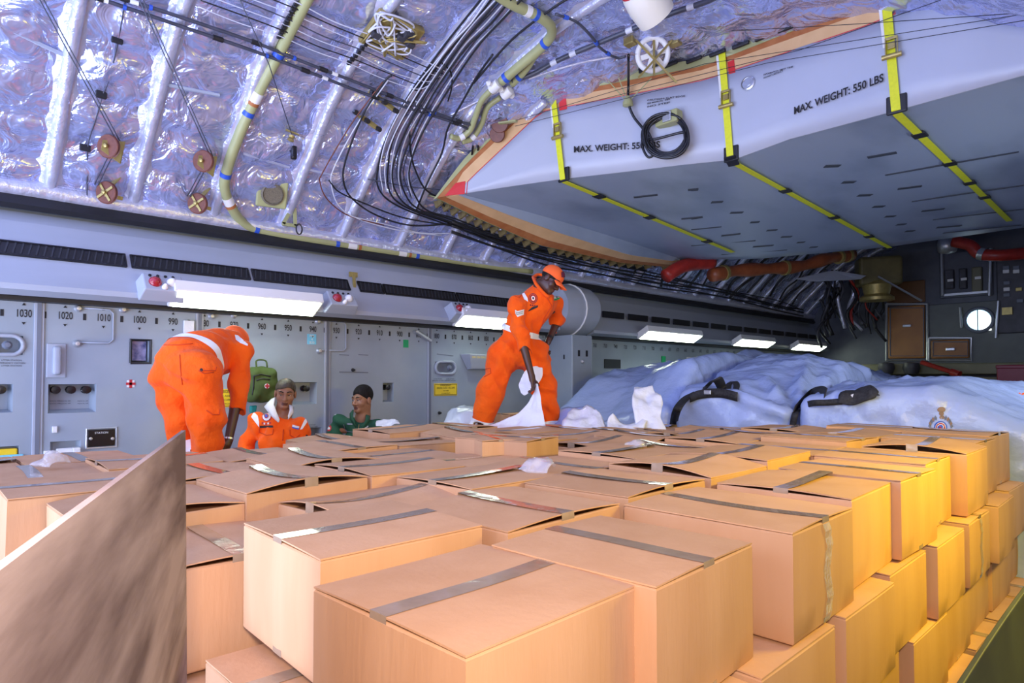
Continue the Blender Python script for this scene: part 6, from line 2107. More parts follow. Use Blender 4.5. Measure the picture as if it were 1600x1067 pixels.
def head_extra(root, c, Rm, s=1.0, hair=True, line=(.9, -.5, .012), hairmat='hair', top=.0):
    g = lambda x, y, z: c + Rm @ Vector((x * s, y * s, z * s))
    for sg in (-1, 1):
        MB().lathe([(.0118 * s * math.sin(a), -.0118 * s * math.cos(a)) for a in [.05 + 3.04 * k / 8 for k in range(9)]], g(.032 * sg, .071, .001), Rm @ Vector((0, 1, 0)), 12).build('eye', M['eyewhite'], root, smooth=True)
        MB().lathe([(.0065 * s, 0), (.006 * s, .003), (.001, .0036)], g(.032 * sg + .002, .0815, .000), Rm @ Vector((0, 1, 0)), 10).build('pupil', M['black'], root)
        MB().tube(smooth_path([g(.014 * sg, .092, .022), g(.032 * sg, .090, .030), g(.052 * sg, .074, .024)], 4), [.0045 * s] * 9, 6).build('eyebrow', M['hair'], root, smooth=True)
        MB().tube(smooth_path([g(.017 * sg, .0835, .004), g(.032 * sg, .0845, .0075), g(.047 * sg, .078, .003)], 4), .0042 * s, 6).build('upper_eyelid', root.data.materials[0], root, smooth=True)
    if hair:
        H = Figure(.006)
        H.ell(np.array(g(0, -.016, .040 + top)), np.array((.082, .103, .089 + top)) * s, np.array(Rm), .01)
        Rn = np.array(Rm); cc = np.array(c)
        def cut(P):
            l = (P - cc) @ Rn / s
            pl = -(l[..., 2] * line[0] + l[..., 1] * line[1] - line[2] + .006 * np.sin(60 * l[..., 0]))
            ear = -(l[..., 2] + .055 + .02 * np.sin(40 * l[..., 1]))
            return np.maximum(pl, ear) * s
        V, Fc = H.mesh(cut=cut)
        mk('hair', V, Fc, M[hairmat], root, smooth=True)


def hand_prims(F, wrist, dirn, palm_n, s=1.0, curl=.6, thumb=1, k=.006):
    """palm, five unequal fingers with two bends, and a thumb leaving the side of the palm"""
    d = Vector(dirn).normalized(); n = Vector(palm_n); n = (n - d * n.dot(d)).normalized(); sd = d.cross(n)
    w = Vector(wrist)
    A = lambda v: np.array(v)
    F.cone(A(w), A(w + d * .03 * s), .027 * s, .03 * s, .012)
    for o in (-.024, -.008, .008, .024): F.cone(A(w + d * .02 * s + sd * o * .7 * s), A(w + d * .088 * s + sd * o * s), .016 * s, .0125 * s, .01)
    for i, (o, L_) in enumerate(((-.027, .062), (-.009, .078), (.009, .084), (.027, .074))):
        p = w + d * .088 * s + sd * o * s
        c = curl * (1.0 + .12 * (1.5 - i))
        dd = d.copy(); r_ = .0098
        for sg, f in enumerate((.45, .31, .24)):
            a = c * (.55 if sg == 0 else 1.0)
            ax = sd
            dd = Matrix.Rotation(-a, 3, ax) @ dd
            if (dd.dot(n) < 0) and sg == 0: pass
            q = p + dd * L_ * f * s
            F.cone(A(p), A(q), r_ * s, (r_ - .0008) * s, k); p = q; r_ -= .0008
    p = w + d * .03 * s - sd * thumb * .026 * s
    q = p + (d * .6 - sd * thumb * .75 + n * .25).normalized() * .042 * s
    F.cone(A(p), A(q), .015 * s, .0115 * s, .01)
    F.cone(A(q), A(q + (d * .9 - sd * thumb * .15 + n * .4).normalized() * .034 * s), .0112 * s, .009 * s, k)


def band(name, src, c, axis, half, keep, m, parent, off=.006):
    """slice of a garment between two planes, pushed out a little"""
    bm = bmesh.new(); bm.from_mesh(src.data)
    o = world_off(src); c = Vector(c) - o; ax = Vector(axis).normalized()
    for s in (-1, 1):
        bmesh.ops.bisect_plane(bm, geom=bm.verts[:] + bm.edges[:] + bm.faces[:], plane_co=c + ax * half * s, plane_no=ax * s, clear_outer=True)
    dl = [v for v in bm.verts if not keep(v.co + o)]
    bmesh.ops.delete(bm, geom=dl, context='VERTS')
    bm.normal_update()
    V = [v.co + v.normal * off + o for v in bm.verts]
    bm.verts.index_update()
    Fc = [tuple(v.index for v in f.verts) for f in bm.faces]
    bm.free()
    if not V: return None
    return mk(name, V, Fc, M[m], parent, smooth=True)


def line_decal(name, tree, pts, r, m, parent):
    P = []
    for a, b in zip(pts, pts[1:]):
        for k in range(6):
            x, y = a[0] + (b[0] - a[0]) * k / 6, a[1] + (b[1] - a[1]) * k / 6
            d = ray(x, y).normalized(); h_ = tree.ray_cast(CAM, d)
            if h_[0] is not None: P.append(h_[0] - d * .003)
    if len(P) > 2: MB().tube(P, r, 5).build(name, M[m], parent, smooth=True)


U_ = Vector((0, 0, 1)); S_ = _rt; T_ = -_fw


def body_mesh(F, skin, label, c, Rm, s=1.0):
    V, Fc = F.mesh()
    l = (V - np.array(c)) @ np.array(Rm) / s
    lips = (np.abs(l[:, 0]) < .026) & (l[:, 1] > .080) & (l[:, 2] < -.058) & (l[:, 2] > -.088)
    fm = lips[Fc].all(1).astype(int)
    mn = V.min(0); o = (float(V[:, 0].mean()), float(V[:, 1].mean()), float(mn[2]))
    p = mk('person', V, Fc, None, None, smooth=True, origin=o, mats=[M[skin], M['lip']], fmat=fm)
    return tag(p, label, 'person')


def A3(px, py, dd): return np.array(at_d(px, py, dd))


# ---- the standing man in the cap, pulling a plastic sheet
def standing_man():
    hc = at_d(861, 437, 5.86)
    Rm = frame(S_ * .74 + T_ * .38 - U_ * .62, U_ * .8 + S_ * .5)
    pel, wai, che, nk = A3(808, 545, 6.06), A3(815, 512, 6.04), A3(838, 474, 6.0), A3(846, 446, 5.93)
    sr, er, cr, hr = A3(806, 473, 5.84), A3(813, 522, 5.80), A3(821, 552, 5.78), A3(831, 588, 5.74)
    sl, el, cl, hl = A3(869, 476, 6.12), A3(871, 502, 6.26), A3(867, 512, 6.24), A3(858, 530, 6.16)
    hipr, kr, ar = A3(788, 552, 6.02), A3(769, 606, 5.98), A3(752, 667, 6.05)
    hipl, kl, al = A3(834, 555, 6.10), A3(851, 609, 6.08), A3(860, 672, 6.02)
    F = Figure(.006)
    head_prims(F, hc, Rm, 1.0, nk)
    F.chain([nk, che, wai, pel], [.062, .10, .09, .10], .04)
    F.cone(sr + (pel - sr) * .12, sl + (pel - sl) * .12, .04, .04, .03); F.chain([sr + (er - sr) * .1, er], [.038, .040]); F.cone(er, hr, .043, .028, .02); F.chain([sl + (el - sl) * .1, el], [.038, .040]); F.cone(el, hl, .042, .028, .02)
    F.chain([hipr, kr, ar], [.08, .055, .04]); F.chain([hipl, kl, al], [.08, .055, .04])
    hand_prims(F, hr, (A3(835, 610, 5.72) - hr), T_ * .4 + S_ * .8, 1.0, .75, 1)
    hand_prims(F, hl, (A3(853, 545, 6.14) - hl), T_ * .3 - S_ * .9, 1.0, .7, -1)
    p = body_mesh(F, 'skin_dark', 'person in orange coverall and orange cap standing and pulling up a white plastic sheet', hc, Rm)
    head_extra(p, hc, Rm, 1.0, True, (.9, -.3, -.01))
    G = Figure(.008)
    G.chain([pel, wai, che], [.175, .160, .170], .06)
    up_t = (che - wai) / np.linalg.norm(che - wai)
    nkb = nk * .45 + che * .55
    G.cone(che, nkb, .16, .10, .05); G.cone(sr + (che - wai) * -.06, sl + (che - wai) * -.06, .075, .072, .06)
    G.cone(nkb, A3(846, 444, 5.93), .088, .080, .02); G.cone(nkb, sr, .085, .068, .05); G.cone(nkb, sl, .085, .066, .05)
    G.chain([sr, er, cr], [.074, .072, .064], .04); G.chain([sl, el, cl], [.072, .068, .06], .04)
    G.cone(hipr, hipl, .15, .15, .05)
    G.chain([hipr, kr, ar], [.142, .125, .115], .05); G.chain([hipl, kl, al], [.142, .118, .105], .05)
    # hollow ends
    G.cone(cr + (cr - er) * .12, cr + (cr - er) * .6, .056, .07, .01, True); G.cone(cl + (cl - el) * .3, cl + (cl - el) * 1.6, .052, .07, .01, True)
    G.cone(ar + (ar - kr) * .05, ar + (ar - kr) * .5, .09, .14, .01, True); G.cone(al + (al - kl) * .05, al + (al - kl) * .5, .08, .14, .01, True)
    G.cone(A3(848, 441, 5.92), A3(858, 415, 5.88), .064, .09, .012, True)
    V, Fc = G.mesh(fold=.017, seed=1)
    cov = mk('coverall', V, Fc, M['orange'], p, smooth=True)
    ts = lambda q, a, b: np.linalg.norm(np.array(q) - a - np.clip((np.array(q) - a) @ (b - a) / ((b - a) @ (b - a)), 0, 1) * (b - a))
    body_only = lambda q: ts(q, er, cr) > .085 and ts(q, sr, er) > .095 and ts(q, el, cl) > .09
    band('reflective_belt', cov, A3(814, 518, 6.04), Vector(che - pel) + Vector((0, 0, .15)) , .026, body_only, 'band', p)
    band('ankle_band', cov, ar + (kr - ar) * .10, Vector(kr - ar), .04, lambda q: ts(q, ar, kr) < .2 and ts(q, ar, ar + (ar - kr)) < .2, 'band', p)
    band('ankle_band', cov, al + (kl - al) * .10, Vector(kl - al), .04, lambda q: ts(q, al, kl) < .2 and ts(q, al, al + (al - kl)) < .2, 'band', p)
    tr = bvh_of(cov)
    z = lambda x, y: (790 + x / 8.89, 400 + y / 8.89)
    decal('shoulder_patch', tr, [z(5, 600), z(90, 505), z(140, 500), z(110, 575), z(40, 590)], 'band', p)
    decal('shoulder_patch', tr, [z(228, 530), z(262, 515), z(305, 590), z(308, 635), z(255, 605)], 'band', p)
    decal('shoulder_patch', tr, [z(770, 570), z(800, 500), z(812, 520), z(795, 575)], 'band', p)
    for r0, mm in ((62, 'maroonink'), (54, 'orange'), (46, 'maroonink'), (34, 'orange'), (26, 'white'), (13, 'ink')): decal('chest_emblem', tr, disk_px(*z(380, 590), r0 / 8.89, r0 * 1.15 / 8.89), mm, p, .004 + .0012 * (62 - r0) / 8)
    for k in range(4): decal('chest_emblem', tr, [z(335 + 30 * k, 672 + 4 * k), z(353 + 30 * k, 668 + 4 * k), z(356 + 30 * k, 690), z(338 + 30 * k, 694)], 'maroonink', p)
    decal('name_strip', tr, [z(320, 750), z(380, 700), z(452, 690), z(440, 715), z(345, 755), z(310, 770)], 'ink', p)
    decal('flag_patch', tr, [z(665, 560), z(745, 545), z(748, 600), z(668, 620)], 'white', p); decal('flag_patch', tr, [z(668, 598), z(747, 580), z(748, 602), z(669, 621)], 'green', p, .006); decal('flag_patch', tr, disk_px(*z(708, 578), 1.2), 'blueclip', p, .008)
    decal('sleeve_chevron', tr, [z(130, 745), z(165, 762), z(255, 738), z(248, 815), z(165, 845), z(135, 800)], 'white', p)
    for k in range(2): line_decal('chevron_line', tr, [z(140, 775 + 22 * k), z(165, 790 + 22 * k), z(250, 765 + 22 * k)], .003, 'cable_grey', p)
    decal('shoulder_button', tr, disk_px(*z(258, 408), 1.8), 'ink', p, .006)
    line_decal('epaulette_seam', tr, [z(190, 410), z(120, 555), z(190, 580), z(300, 430)], .0035, 'orange_dark', p)
    line_decal('zip', tr, [(854, 464), (862, 478), (850, 497), (846, 512)], .004, 'orange_dark', p)
    line_decal('pocket_seam', tr, [(755, 577), (766, 575), (767, 583), (754, 590)], .004, 'orange_dark', p)
    decal('cargo_button', tr, disk_px(755, 579, 1.2), 'ink', p, .006)
    # collar
    MB().tube(smooth_path([A3(833, 433, 6.02), A3(838, 444, 5.86), A3(852, 460, 5.83), A3(858, 462, 5.85), A3(860, 446, 5.98), A3(851, 432, 6.06), A3(841, 429, 6.08), A3(833, 433, 6.02)], 6), .015, 8).build('collar', M['orange'], p, smooth=True)
    # cap with curved peak and crest
    C_ = Figure(.006)
    g = lambda x, y, zz: np.array(hc + Rm @ Vector((x, y, zz)))
    C_.ell(g(0, -.012, .045), (.089, .110, .090), np.array(Rm), .01)
    Rn = np.array(Rm); cc = np.array(hc)
    V, Fc = C_.mesh(cut=lambda P: -(((P - cc) @ Rn)[..., 2] - .026 - .12 * np.minimum(0, ((P - cc) @ Rn)[..., 1])))
    cap = mk('cap', V, Fc, M['orange_pale'], p, smooth=True)
    rows = []
    for i in range(7):
        t = i / 6
        rows.append([Vector(g((-.082 + .164 * j / 12) * (1 - .18 * t * t), (.055 + .045 * math.cos((j - 6) / 6 * 1.35)) + .085 * t * math.cos((j - 6) / 6 * 1.1), .030 - .022 * abs((j - 6) / 6) ** 2 - .022 * t)) for j in range(13)])
    MB().sheet(rows).build('cap_peak', M['orange_pale'], p, smooth=True, solid=.006)
    tc = bvh_of(cap)
    for poly, mm in (([z(768, 290), z(765, 235), z(790, 215), z(850, 240), z(855, 285), z(815, 305)], 'maroonink'), ([z(785, 280), z(785, 240), z(838, 245), z(838, 280), z(812, 292)], 'orange_pale'), ([z(800, 285), z(798, 220), z(812, 185), z(830, 225), z(828, 285)], 'maroonink'), (disk_px(*z(813, 262), 1.3), 'white')):
        decal('cap_crest', tc, poly, mm, p, .004 + .001 * len(poly))
    decal('cap_crest', tc, [z(800, 190), z(813, 175), z(820, 215), z(806, 218)], 'maroonink', p, .008)
    # watch strap and shoes
    tv = Vector(hl - el).normalized(); q = Vector(hl) - tv * .02
    MB().tube([q - tv * .012, q + tv * .012], .034, 12).build('watch', M['black'], p, smooth='auto')
    for a, k_, fx in ((ar, kr, -.5), (al, kl, .3)):
        Sh = Figure(.008)
        f = S_ * .35 + T_ * .75
        b = Vector(a) - U_ * .045
        Sh.cone(np.array(b + U_ * .02), np.array(b - U_ * .02), .062, .06, .03); Sh.cone(np.array(b - f * .03 - U_ * .03), np.array(b + f * .15 - U_ * .045), .045, .042, .03)
        V, Fc = Sh.mesh(cut=lambda P, zz=b.z - .075: -(P[..., 2] - zz))
        mk('shoe', V, Fc, M['shoe'], p, smooth=True)
    return p


M['maroonink'] = mat('maroon_ink', (0.12, 0.01, 0.04), rough=0.7)
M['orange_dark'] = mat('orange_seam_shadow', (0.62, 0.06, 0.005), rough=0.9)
M['orange_pale'] = mat('orange_cap_cotton', (0.92, 0.14, 0.025), rough=0.85, bump=.15, bscale=80)
M['shoe'] = mat('shoe_leather', (0.10, 0.015, 0.012), rough=0.4)
M['hair_lit'] = mat('short_hair_lit', (0.045, 0.032, 0.02), (0.09, 0.07, 0.035), rough=0.45, nscale=30, bump=.4, bscale=120)  # black hair made lighter, the light it catches painted in
standing = standing_man()


# ---- the man leaning over with his back to the camera
def bending_man():
    hc = at_d(366, 536, 5.02)
    Rm = frame(-T_ * .75 + S_ * .35 - U_ * .65)
    pel, wai, che, nk = A3(288, 572, 4.32), A3(310, 556, 4.46), A3(345, 548, 4.74), A3(360, 540, 4.90)
    sr, er, cr, hr = A3(377, 552, 4.70), A3(374, 604, 4.62), A3(370, 642, 4.58), A3(357, 688, 4.50)
    sl, el, cl, hl = A3(318, 545, 4.98), A3(322, 605, 4.90), A3(325, 640, 4.85), A3(330, 690, 4.7)
    hipr, kr, ar = A3(313, 590, 4.26), A3(323, 655, 4.24), A3(322, 752, 4.32)
    hipl, kl, al = A3(268, 588, 4.36), A3(280, 655, 4.34), A3(297, 752, 4.40)
    F = Figure(.006)
    head_prims(F, hc, Rm, 1.0, nk)
    F.chain([nk, che, wai, pel], [.062, .10, .10, .11], .04)
    F.cone(sr + (pel - sr) * .12, sl + (pel - sl) * .12, .04, .04, .03); F.chain([sr + (er - sr) * .1, er], [.038, .040]); F.cone(er, hr, .044, .028, .02); F.chain([sl + (el - sl) * .1, el], [.038, .040]); F.cone(el, hl, .044, .028, .02)
    F.chain([hipr, kr, ar], [.08, .055, .04]); F.chain([hipl, kl, al], [.08, .055, .04])
    hand_prims(F, hr, (A3(347, 712, 4.46) - hr), -T_ * .4 - S_ * .8, 1.0, .5, 1)
    hand_prims(F, hl, (A3(333, 715, 4.66) - hl), -T_ * .3 + S_ * .8, 1.0, .5, -1)
    p = body_mesh(F, 'skin_dark', 'person in orange coverall bending far over with back to the camera, left of the photo', hc, Rm)
    head_extra(p, hc, Rm, 1.0, True, (.9, -.3, -.01))
    G = Figure(.008)
    G.cone(hipr, hipl, .125, .125, .06)
    G.cone(A3(306, 578, 4.26), A3(274, 576, 4.34), .145, .140, .06)
    G.chain([A3(290, 562, 4.36), wai, che], [.168, .165, .178], .06); G.cone(che, nk, .15, .085, .05); G.cone(sr, sl, .082, .082, .06)
    G.chain([sr, er, cr], [.082, .068, .064], .03); G.chain([sl, el, cl], [.082, .068, .064], .03)
    G.chain([hipr, kr, ar], [.135, .108, .098], .05); G.chain([hipl, kl, al], [.130, .100, .088], .04)
    G.cone(A3(334, 598, 4.36), A3(338, 614, 4.36), .055, .045, .03)
    G.cone(cr + (cr - er) * .25, cr + (cr - er) * .9, .060, .12, .01, True); G.cone(cl + (cl - el) * .25, cl + (cl - el) * .9, .060, .12, .01, True)
    V, Fc = G.mesh(fold=.012, seed=4)
    cov = mk('coverall', V, Fc, M['orange'], p, smooth=True)
    ts = lambda q, a, b: np.linalg.norm(np.array(q) - a - np.clip((np.array(q) - a) @ (b - a) / ((b - a) @ (b - a)), 0, 1) * (b - a))
    # belt over the waist
    band('reflective_belt', cov, wai * .8 + pel * .2, Vector(che - pel) + U_ * .12, .028, lambda q: ts(q, sr, er) > .11 and ts(q, sl, el) > .11 and ts(q, er, cr + (cr - er)) > .14 and ts(q, el, cl + (cl - el)) > .14 and ts(q, hipr, kr) > .12 and ts(q, hipl, kl) > .12 or (q.z > 1.8 and ts(q, er, cr) > .2), 'band', p)
    band('ankle_band', cov, ar * .56 + kr * .44, Vector(kr - ar), .028, lambda q: ts(q, ar, kr) < .15 and ts(q, al, kl) > .09, 'band', p)
    band('ankle_band', cov, al * .37 + kl * .63, Vector(kl - al), .028, lambda q: ts(q, al, kl) < .13 and ts(q, ar, kr) > .10, 'band', p)
    band('ankle_band', cov, al * .56 + kl * .44, Vector(kl - al), .022, lambda q: ts(q, al, kl) < .13 and ts(q, ar, kr) > .10, 'band', p)
    tr = bvh_of(cov)
    z = lambda x, y: (220 + x / 4.445, 480 + y / 4.445)
    decal('shoulder_patch', tr, [z(650, 192), z(672, 196), z(742, 258), z(740, 270), z(690, 250), z(658, 228)], 'band', p)
    decal('shoulder_patch', tr, [z(535, 128), z(560, 128), z(600, 150), z(585, 166), z(560, 150)], 'band', p)
    line_decal('pocket_flap', tr, [z(400, 440), z(520, 440), z(525, 410)], .004, 'orange_dark', p)
    line_decal('pocket_flap', tr, [z(400, 440), z(440, 460), z(520, 450)], .004, 'orange_dark', p)
    line_decal('leg_pocket', tr, [z(455, 715), z(500, 745), z(545, 745), z(550, 700)], .004, 'orange_dark', p)
    line_decal('waist_seam', tr, [z(160, 262), z(260, 262), z(380, 250)], .004, 'orange_dark', p)
    line_decal('seat_seam', tr, [z(270, 330), z(275, 430), z(290, 560)], .0035, 'orange_dark', p)
    decal('pocket_button', tr, disk_px(*z(420, 437), 2.4), 'ink', p, .006)
    line_decal('cuff_seam', tr, [z(620, 690), z(665, 712), z(732, 712)], .004, 'orange_dark', p)
    tv = Vector(hr - er).normalized(); q = Vector(hr) - tv * .015
    MB().tube([q - tv * .006, q + tv * .006], .033, 12).build('bracelet', M['steel'], p, smooth='auto')
    C_ = Figure(.007); C_.ell(np.array(hc + Rm @ Vector((0, -.012, .045))), (.089, .110, .088), np.array(Rm), .01)
    Rn = np.array(Rm); cc = np.array(hc)
    V, Fc = C_.mesh(cut=lambda P: -(((P - cc) @ Rn)[..., 2] - .015))
    mk('cap', V, Fc, M['orange_pale'], p, smooth=True)
    for a in (ar, al):
        Sh = Figure(.008); f = -T_ * .9 + S_ * .1; b = Vector(a) - U_ * .03
        Sh.cone(np.array(b + U_ * .03), np.array(b - U_ * .01), .062, .06, .03); Sh.cone(np.array(b - f * .03 - U_ * .02), np.array(b + f * .15 - U_ * .03), .045, .042, .03)
        V, Fc = Sh.mesh(cut=lambda P, zz=b.z - .06: -(P[..., 2] - zz))
        mk('shoe', V, Fc, M['shoe'], p, smooth=True)
    return p


bending = bending_man()


# ---- the two men standing on the floor behind the stack
def bust_man(kind):
    if kind == 'orange':
        dd = 5.45; hc = at_d(446, 614, dd); Rm = frame(T_ * .9 + S_ * .30 - U_ * .16, U_ + S_ * .05)
        nk = A3(442, 648, dd + .02); sr, sl = A3(402, 657, dd + .06), A3(469, 662, dd - .04)
        er, el = A3(384, 700, dd + .02), A3(475, 712, dd - .04); hr, hl = A3(400, 740, dd - .22), A3(455, 742, dd - .26)
        che, pel = A3(438, 690, dd + .04), A3(440, 780, dd + .08)
        m, skin, lab = 'orange', 'skin', 'person in orange jacket with white collar looking down, standing behind the boxes'
    else:
        dd = 6.1; hc = at_d(566, 624, dd); Rm = frame(T_ * .80 - S_ * .52 - U_ * .04, U_)
        nk = A3(567, 652, dd + .03); sr, sl = A3(530, 661, dd + .05), A3(592, 666, dd + .0)
        er, el = A3(513, 700, dd + .02), A3(604, 708, dd); hr, hl = A3(535, 735, dd - .2), A3(575, 738, dd - .22)
        che, pel = A3(562, 694, dd + .05), A3(562, 775, dd + .08)
        m, skin, lab = 'greensuit', 'skin', 'person in dark green flight suit glancing sideways, standing behind the boxes'
    fl_ = 0.05
    pv = Vector(pel); 
    hipr, hipl = np.array(pv - S_ * .09), np.array(pv + S_ * .09)
    kr, kl = hipr * 1.0, hipl * 1.0; kr[2] = .5; kl[2] = .5
    ar, al = kr.copy(), kl.copy(); ar[2] = .09; al[2] = .09
    F = Figure(.006)
    head_prims(F, hc, Rm, 1.02, nk, .060)
    F.chain([nk, che, pel], [.062, .10, .11], .04); F.cone(sr + (pel - sr) * .08, sl + (pel - sl) * .08, .04, .04, .03)
    F.chain([sr + (er - sr) * .1, er], [.038, .040]); F.cone(er, hr, .042, .028, .02); F.chain([sl + (el - sl) * .1, el], [.038, .040]); F.cone(el, hl, .042, .028, .02)
    F.chain([hipr, kr, ar], [.08, .055, .04]); F.chain([hipl, kl, al], [.08, .055, .04])
    for h_, e_ in ((hr, er), (hl, el)): hand_prims(F, h_, h_ - e_, -U_, 1.0, .35, 1 if h_ is hr else -1)
    p = body_mesh(F, skin, lab, hc, Rm, 1.02)
    if kind == 'orange': head_extra(p, hc, Rm, 1.02, True, (.9, -.62, .004), 'hair_lit', -.004)
    else: head_extra(p, hc, Rm, 1.02, True, (.9, -.56, .004), 'hair', .006)
    G = Figure(.007)
    G.chain([pel, che], [.165, .165], .06); nkb = nk * .45 + che * .55
    G.cone(che, nk * .72 + che * .28, .155, .085, .07); G.cone(sr, sl, .062, .062, .07)
    G.chain([sr, er], [.068, .068], .05); G.cone(er, er * .25 + hr * .75, .066, .055, .03); G.chain([sl, el], [.068, .068], .05); G.cone(el, el * .25 + hl * .75, .068, .055, .03)
    G.cone(hipr, hipl, .13, .13, .05)
    G.chain([hipr, kr, ar], [.125, .10, .085], .04); G.chain([hipl, kl, al], [.125, .10, .085], .04)
    # open collar
    fwd = Rm @ Vector((0, 1, 0)); ft = Vector((T_.x, T_.y, 0)).normalized()
    G.cone(nk + np.array(U_ * .02), nk + np.array(U_ * .12), .068, .09, .012, True)
    v0 = Vector(nk) + ft * .10 - U_ * .0
    G.cone(np.array(v0 + ft * .06 + U_ * .05), np.array(v0 + ft * .07 - U_ * (.17 if kind == 'orange' else .06)), .075, .030, .01, True)
    V, Fc = G.mesh(fold=.016, seed=7 if kind == 'orange' else 9)
    cov = mk('jacket' if kind == 'orange' else 'flight_suit', V, Fc, M[m], p, smooth=True)
    tr = bvh_of(cov)
    z = lambda x, y: (360 + x / 6.667, 560 + y / 6.667)
    if kind == 'orange':
        wc = [[z(470, 415), z(400, 430), z(360, 490), z(470, 560), z(510, 600)], [z(610, 490), z(655, 500), z(650, 540), z(600, 600), z(596, 560)]]
        # white collar lapels standing round the neck
        lap = lambda pts: [at_d(*q) for q in pts]
        MB().sheet([lap([(431, 620, dd - .02), (428, 632, dd - .06), (433, 646, dd - .12), (437, 655, dd - .15)]), lap([(424, 624, dd + .02), (419, 636, dd - .05), (427, 648, dd - .13), (436, 658, dd - .16)]), lap([(418, 630, dd + .04), (413, 636, dd - .02), (424, 650, dd - .12), (435, 660, dd - .16)])]).build('collar', M['white'], p, smooth=True, solid=.008)
        MB().sheet([lap([(452, 632, dd - .06), (453, 640, dd - .09), (450, 650, dd - .14)]), lap([(456, 634, dd - .04), (458, 643, dd - .08), (451, 653, dd - .14)]), lap([(459, 637, dd), (458, 645, dd - .06), (450, 655, dd - .14)])]).build('collar', M['white'], p, smooth=True, solid=.008)
        decal('shoulder_patch', tr, [z(215, 610), z(245, 560), z(285, 600), z(300, 660), z(298, 715), z(255, 660)], 'band', p)
        decal('shoulder_patch', tr, [z(780, 620), z(795, 665), z(750, 735), z(725, 740), z(760, 660)], 'band', p)
        decal('sleeve_band', tr, [z(100, 775), z(140, 715), z(150, 730), z(108, 790)], 'band', p)
        for r0, mm in ((52, 'redink'), (44, 'white'), (22, 'redink'), (14, 'blueclip')): decal('chest_badge', tr, disk_px(*z(380, 605), r0 / 6.667), mm, p, .004 + (52 - r0) * .0002)
        decal('chest_badge', tr, [z(365, 570), z(378, 550), z(392, 570)], 'signyellow', p, .006)
        for k in range(5): decal('badge_scroll', tr, [z(330 + 20 * k, 662 + 6 * (2 - abs(k - 2))), z(344 + 20 * k, 662 + 6 * (2 - abs(k - 2))), z(344 + 20 * k, 682 + 5 * (2 - abs(k - 2))), z(330 + 20 * k, 682 + 5 * (2 - abs(k - 2)))], 'redink' if k % 2 == 0 else 'white', p)
        decal('name_strip', tr, [z(305, 700), z(445, 698), z(445, 720), z(305, 724)], 'ink', p)
        decal('flag_patch', tr, [z(650, 690), z(720, 708), z(712, 738), z(646, 722)], 'white', p); decal('flag_patch', tr, [z(648, 710), z(716, 726), z(712, 739), z(646, 722)], 'blueclip', p, .006)
        line_decal('pocket_seam', tr, [z(300, 725), z(300, 770), z(380, 800), z(440, 790), z(450, 725)], .004, 'orange_dark', p)
        line_decal('pocket_seam', tr, [z(620, 740), z(620, 800), z(680, 830), z(730, 790)], .004, 'orange_dark', p)
        line_decal('zip', tr, [z(553, 740), z(545, 880)], .005, 'orange_dark', p)
        decal('pocket_print', tr, [z(650, 850), z(715, 830), z(715, 845), z(655, 868)], 'brownink', p)
        decal('sleeve_button', tr, disk_px(*z(792, 802), 1.6), 'ink', p, .006)
        line_decal('epaulette_seam', tr, [z(245, 540), z(330, 490), z(345, 515), z(260, 560)], .0035, 'orange_dark', p)
    else:
        lap = lambda pts: [at_d(*q) for q in pts]
        MB().sheet([lap([(552, 640, dd - .05), (551, 650, dd - .09), (556, 664, dd - .13)]), lap([(547, 646, dd - .02), (547, 655, dd - .08), (555, 668, dd - .13)])]).build('collar', M['greensuit'], p, smooth=True, solid=.01)
        MB().sheet([lap([(572, 648, dd - .04), (571, 656, dd - .08), (565, 668, dd - .12)]), lap([(578, 650, dd - .0), (577, 658, dd - .06), (567, 672, dd - .12)])]).build('collar', M['greensuit'], p, smooth=True, solid=.01)
        decal('sleeve_patch', tr, disk_px(*z(1027, 725), 4.2, 5), 'redink', p); decal('sleeve_patch', tr, disk_px(*z(1027, 728), 2.6, 2.2), 'white', p, .006)
        decal('rank_slide', tr, [z(1075, 580), z(1120, 545), z(1150, 575), z(1095, 605)], 'ink', p); line_decal('rank_stripe', tr, [z(1085, 590), z(1135, 562)], .004, 'cable_white', p)
        line_decal('zip', tr, [z(1340, 690), z(1325, 800)], .005, 'brass', p)
        decal('wing_badge', tr, [z(1385, 715), z(1405, 722), z(1430, 700), z(1440, 705), z(1410, 735), z(1395, 732)], 'white', p)
        decal('name_tape', tr, [z(1215, 675), z(1285, 680), z(1285, 692), z(1215, 690)], 'seam', p); line_decal('name_print', tr, [z(1225, 682), z(1277, 686)], .003, 'cable_white', p)
        line_decal('pocket_zip', tr, [z(1180, 690), z(1200, 760), z(1300, 770)], .004, 'seam', p)
    for a in (ar, al):
        Sh = Figure(.01); b = Vector(a) - U_ * .02
        Sh.cone(np.array(b + U_ * .03), np.array(b - U_ * .01), .062, .06, .03); Sh.cone(np.array(b - ft * .03 - U_ * .02), np.array(b + ft * .15 - U_ * .03), .045, .042, .03)
        V, Fc = Sh.mesh(cut=lambda P: -(P[..., 2] - .004))
        mk('shoe', V, Fc, M['shoe'], p, smooth=True)
    return p


bust_man('orange'); bust_man('green')

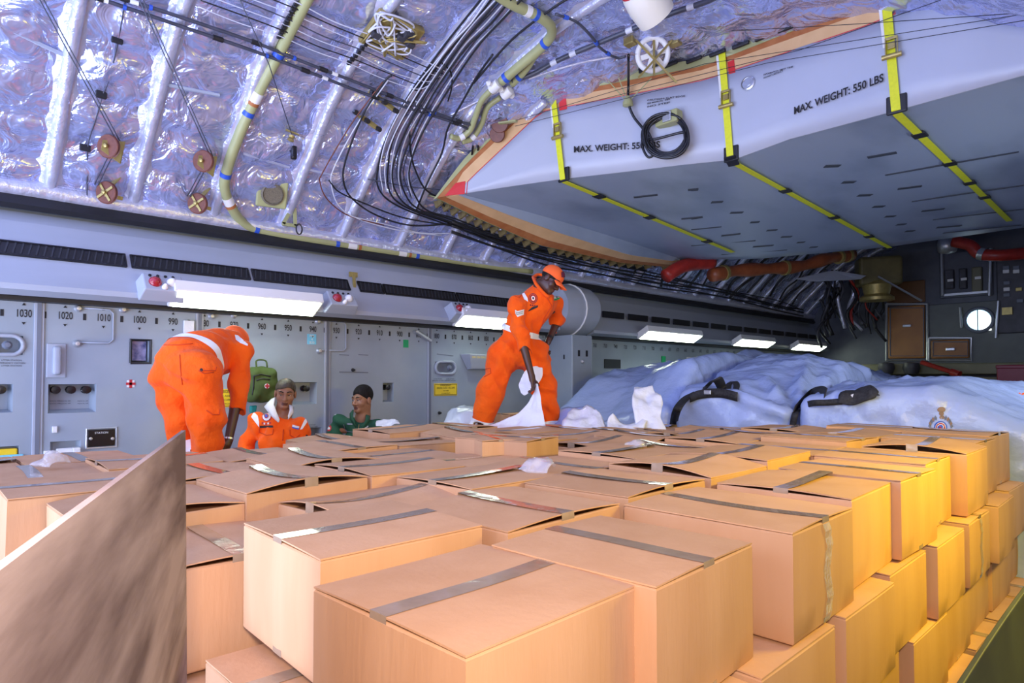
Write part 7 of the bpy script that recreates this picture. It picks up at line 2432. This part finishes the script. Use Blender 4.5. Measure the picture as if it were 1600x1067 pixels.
# sheet pulled up by the standing man
bag('white plastic sheet pulled up to a point by the standing man', [[(742, 672, 5.80), (780, 676, 5.70), (820, 678, 5.62), (856, 676, 5.58)], [(775, 662, 5.85), (800, 664, 5.78), (826, 662, 5.70), (853, 664, 5.62)], [(815, 644, 5.80), (826, 642, 5.76), (838, 640, 5.70), (849, 644, 5.65)], [(836, 612, 5.76), (838, 612, 5.74), (841, 612, 5.72), (845, 618, 5.70)], [(836, 600, 5.76), (838, 600, 5.75), (840, 600, 5.74), (841, 602, 5.73)]], 'plastic', seed=31, amp=.012, grp=None, nm='plastic_sheet')
bag('white plastic gathered behind the right hand of the standing man', [[(814, 615, 5.86), (820, 618, 5.84), (828, 612, 5.84)], [(812, 600, 5.90), (824, 600, 5.88), (846, 592, 5.88)], [(818, 582, 5.90), (830, 578, 5.90), (848, 576, 5.90)], [(824, 576, 5.90), (836, 572, 5.9), (842, 573, 5.90)]], 'plastic', seed=33, amp=.012, grp=None, nm='plastic_sheet')

# first-aid pouch on the wall
c = at_x(409, 601, WX + .125)
fp = thing('first_aid_pouch', 'olive green first aid pouch with a red cross hanging on the grey wall', 'pouch', c)
w_, h_ = .235, .30
pp = Figure(.008)
for sx in (-1, 1):
    for sz in (-1, 1): pp.cone(c + Vector((-.02, sx * w_ * .40, sz * h_ * .38)), c + Vector((.05, sx * w_ * .34, sz * h_ * .34)), .045, .04, .05)
pp.ell(c, (.10, w_ * .62, h_ * .56), None, .04)
V, Fc = pp.mesh(fold=.004, seed=3); pb = mk('pouch_body', V, Fc, M['bagred'], fp, smooth=True)
tp = bvh_of(pb)
z = lambda x, y: (360 + x / 6.667, 560 + y / 6.667)
decal('cross_disc', tp, disk_px(*z(380, 287), 4.0), 'white', fp, .005)
decal('red_cross', tp, [z(372, 262), z(388, 262), z(388, 312), z(372, 312)], 'redink', fp, .008); decal('red_cross', tp, [z(357, 279), z(403, 279), z(403, 295), z(357, 295)], 'redink', fp, .009)
for pts in ([(240, 185), (320, 165), (440, 190)], [(245, 180), (240, 300), (225, 395)], [(270, 230), (330, 210), (430, 220)]): line_decal('zip_piping', tp, [z(*q) for q in pts], .006, 'black', fp)
MB().tube(smooth_path([c + Vector((0, -.05, .16)), c + Vector((-.02, -.04, .22)), c + Vector((-.02, .04, .22)), c + Vector((0, .05, .16))], 5), .008, 6).build('handle', M['bagred'], fp, smooth=True)
tag(MB().prism([at_x(389, 634, WX + .06), at_x(399, 633, WX + .06), at_x(397, 645, WX + .06), at_x(389, 645, WX + .06)], (.05, 0, 0)).build('teal_pack', mat('teal_cloth', (.01, .25, .22), rough=.7), bevel=.01), 'small teal pack on the wall under the olive pouch', 'pack')
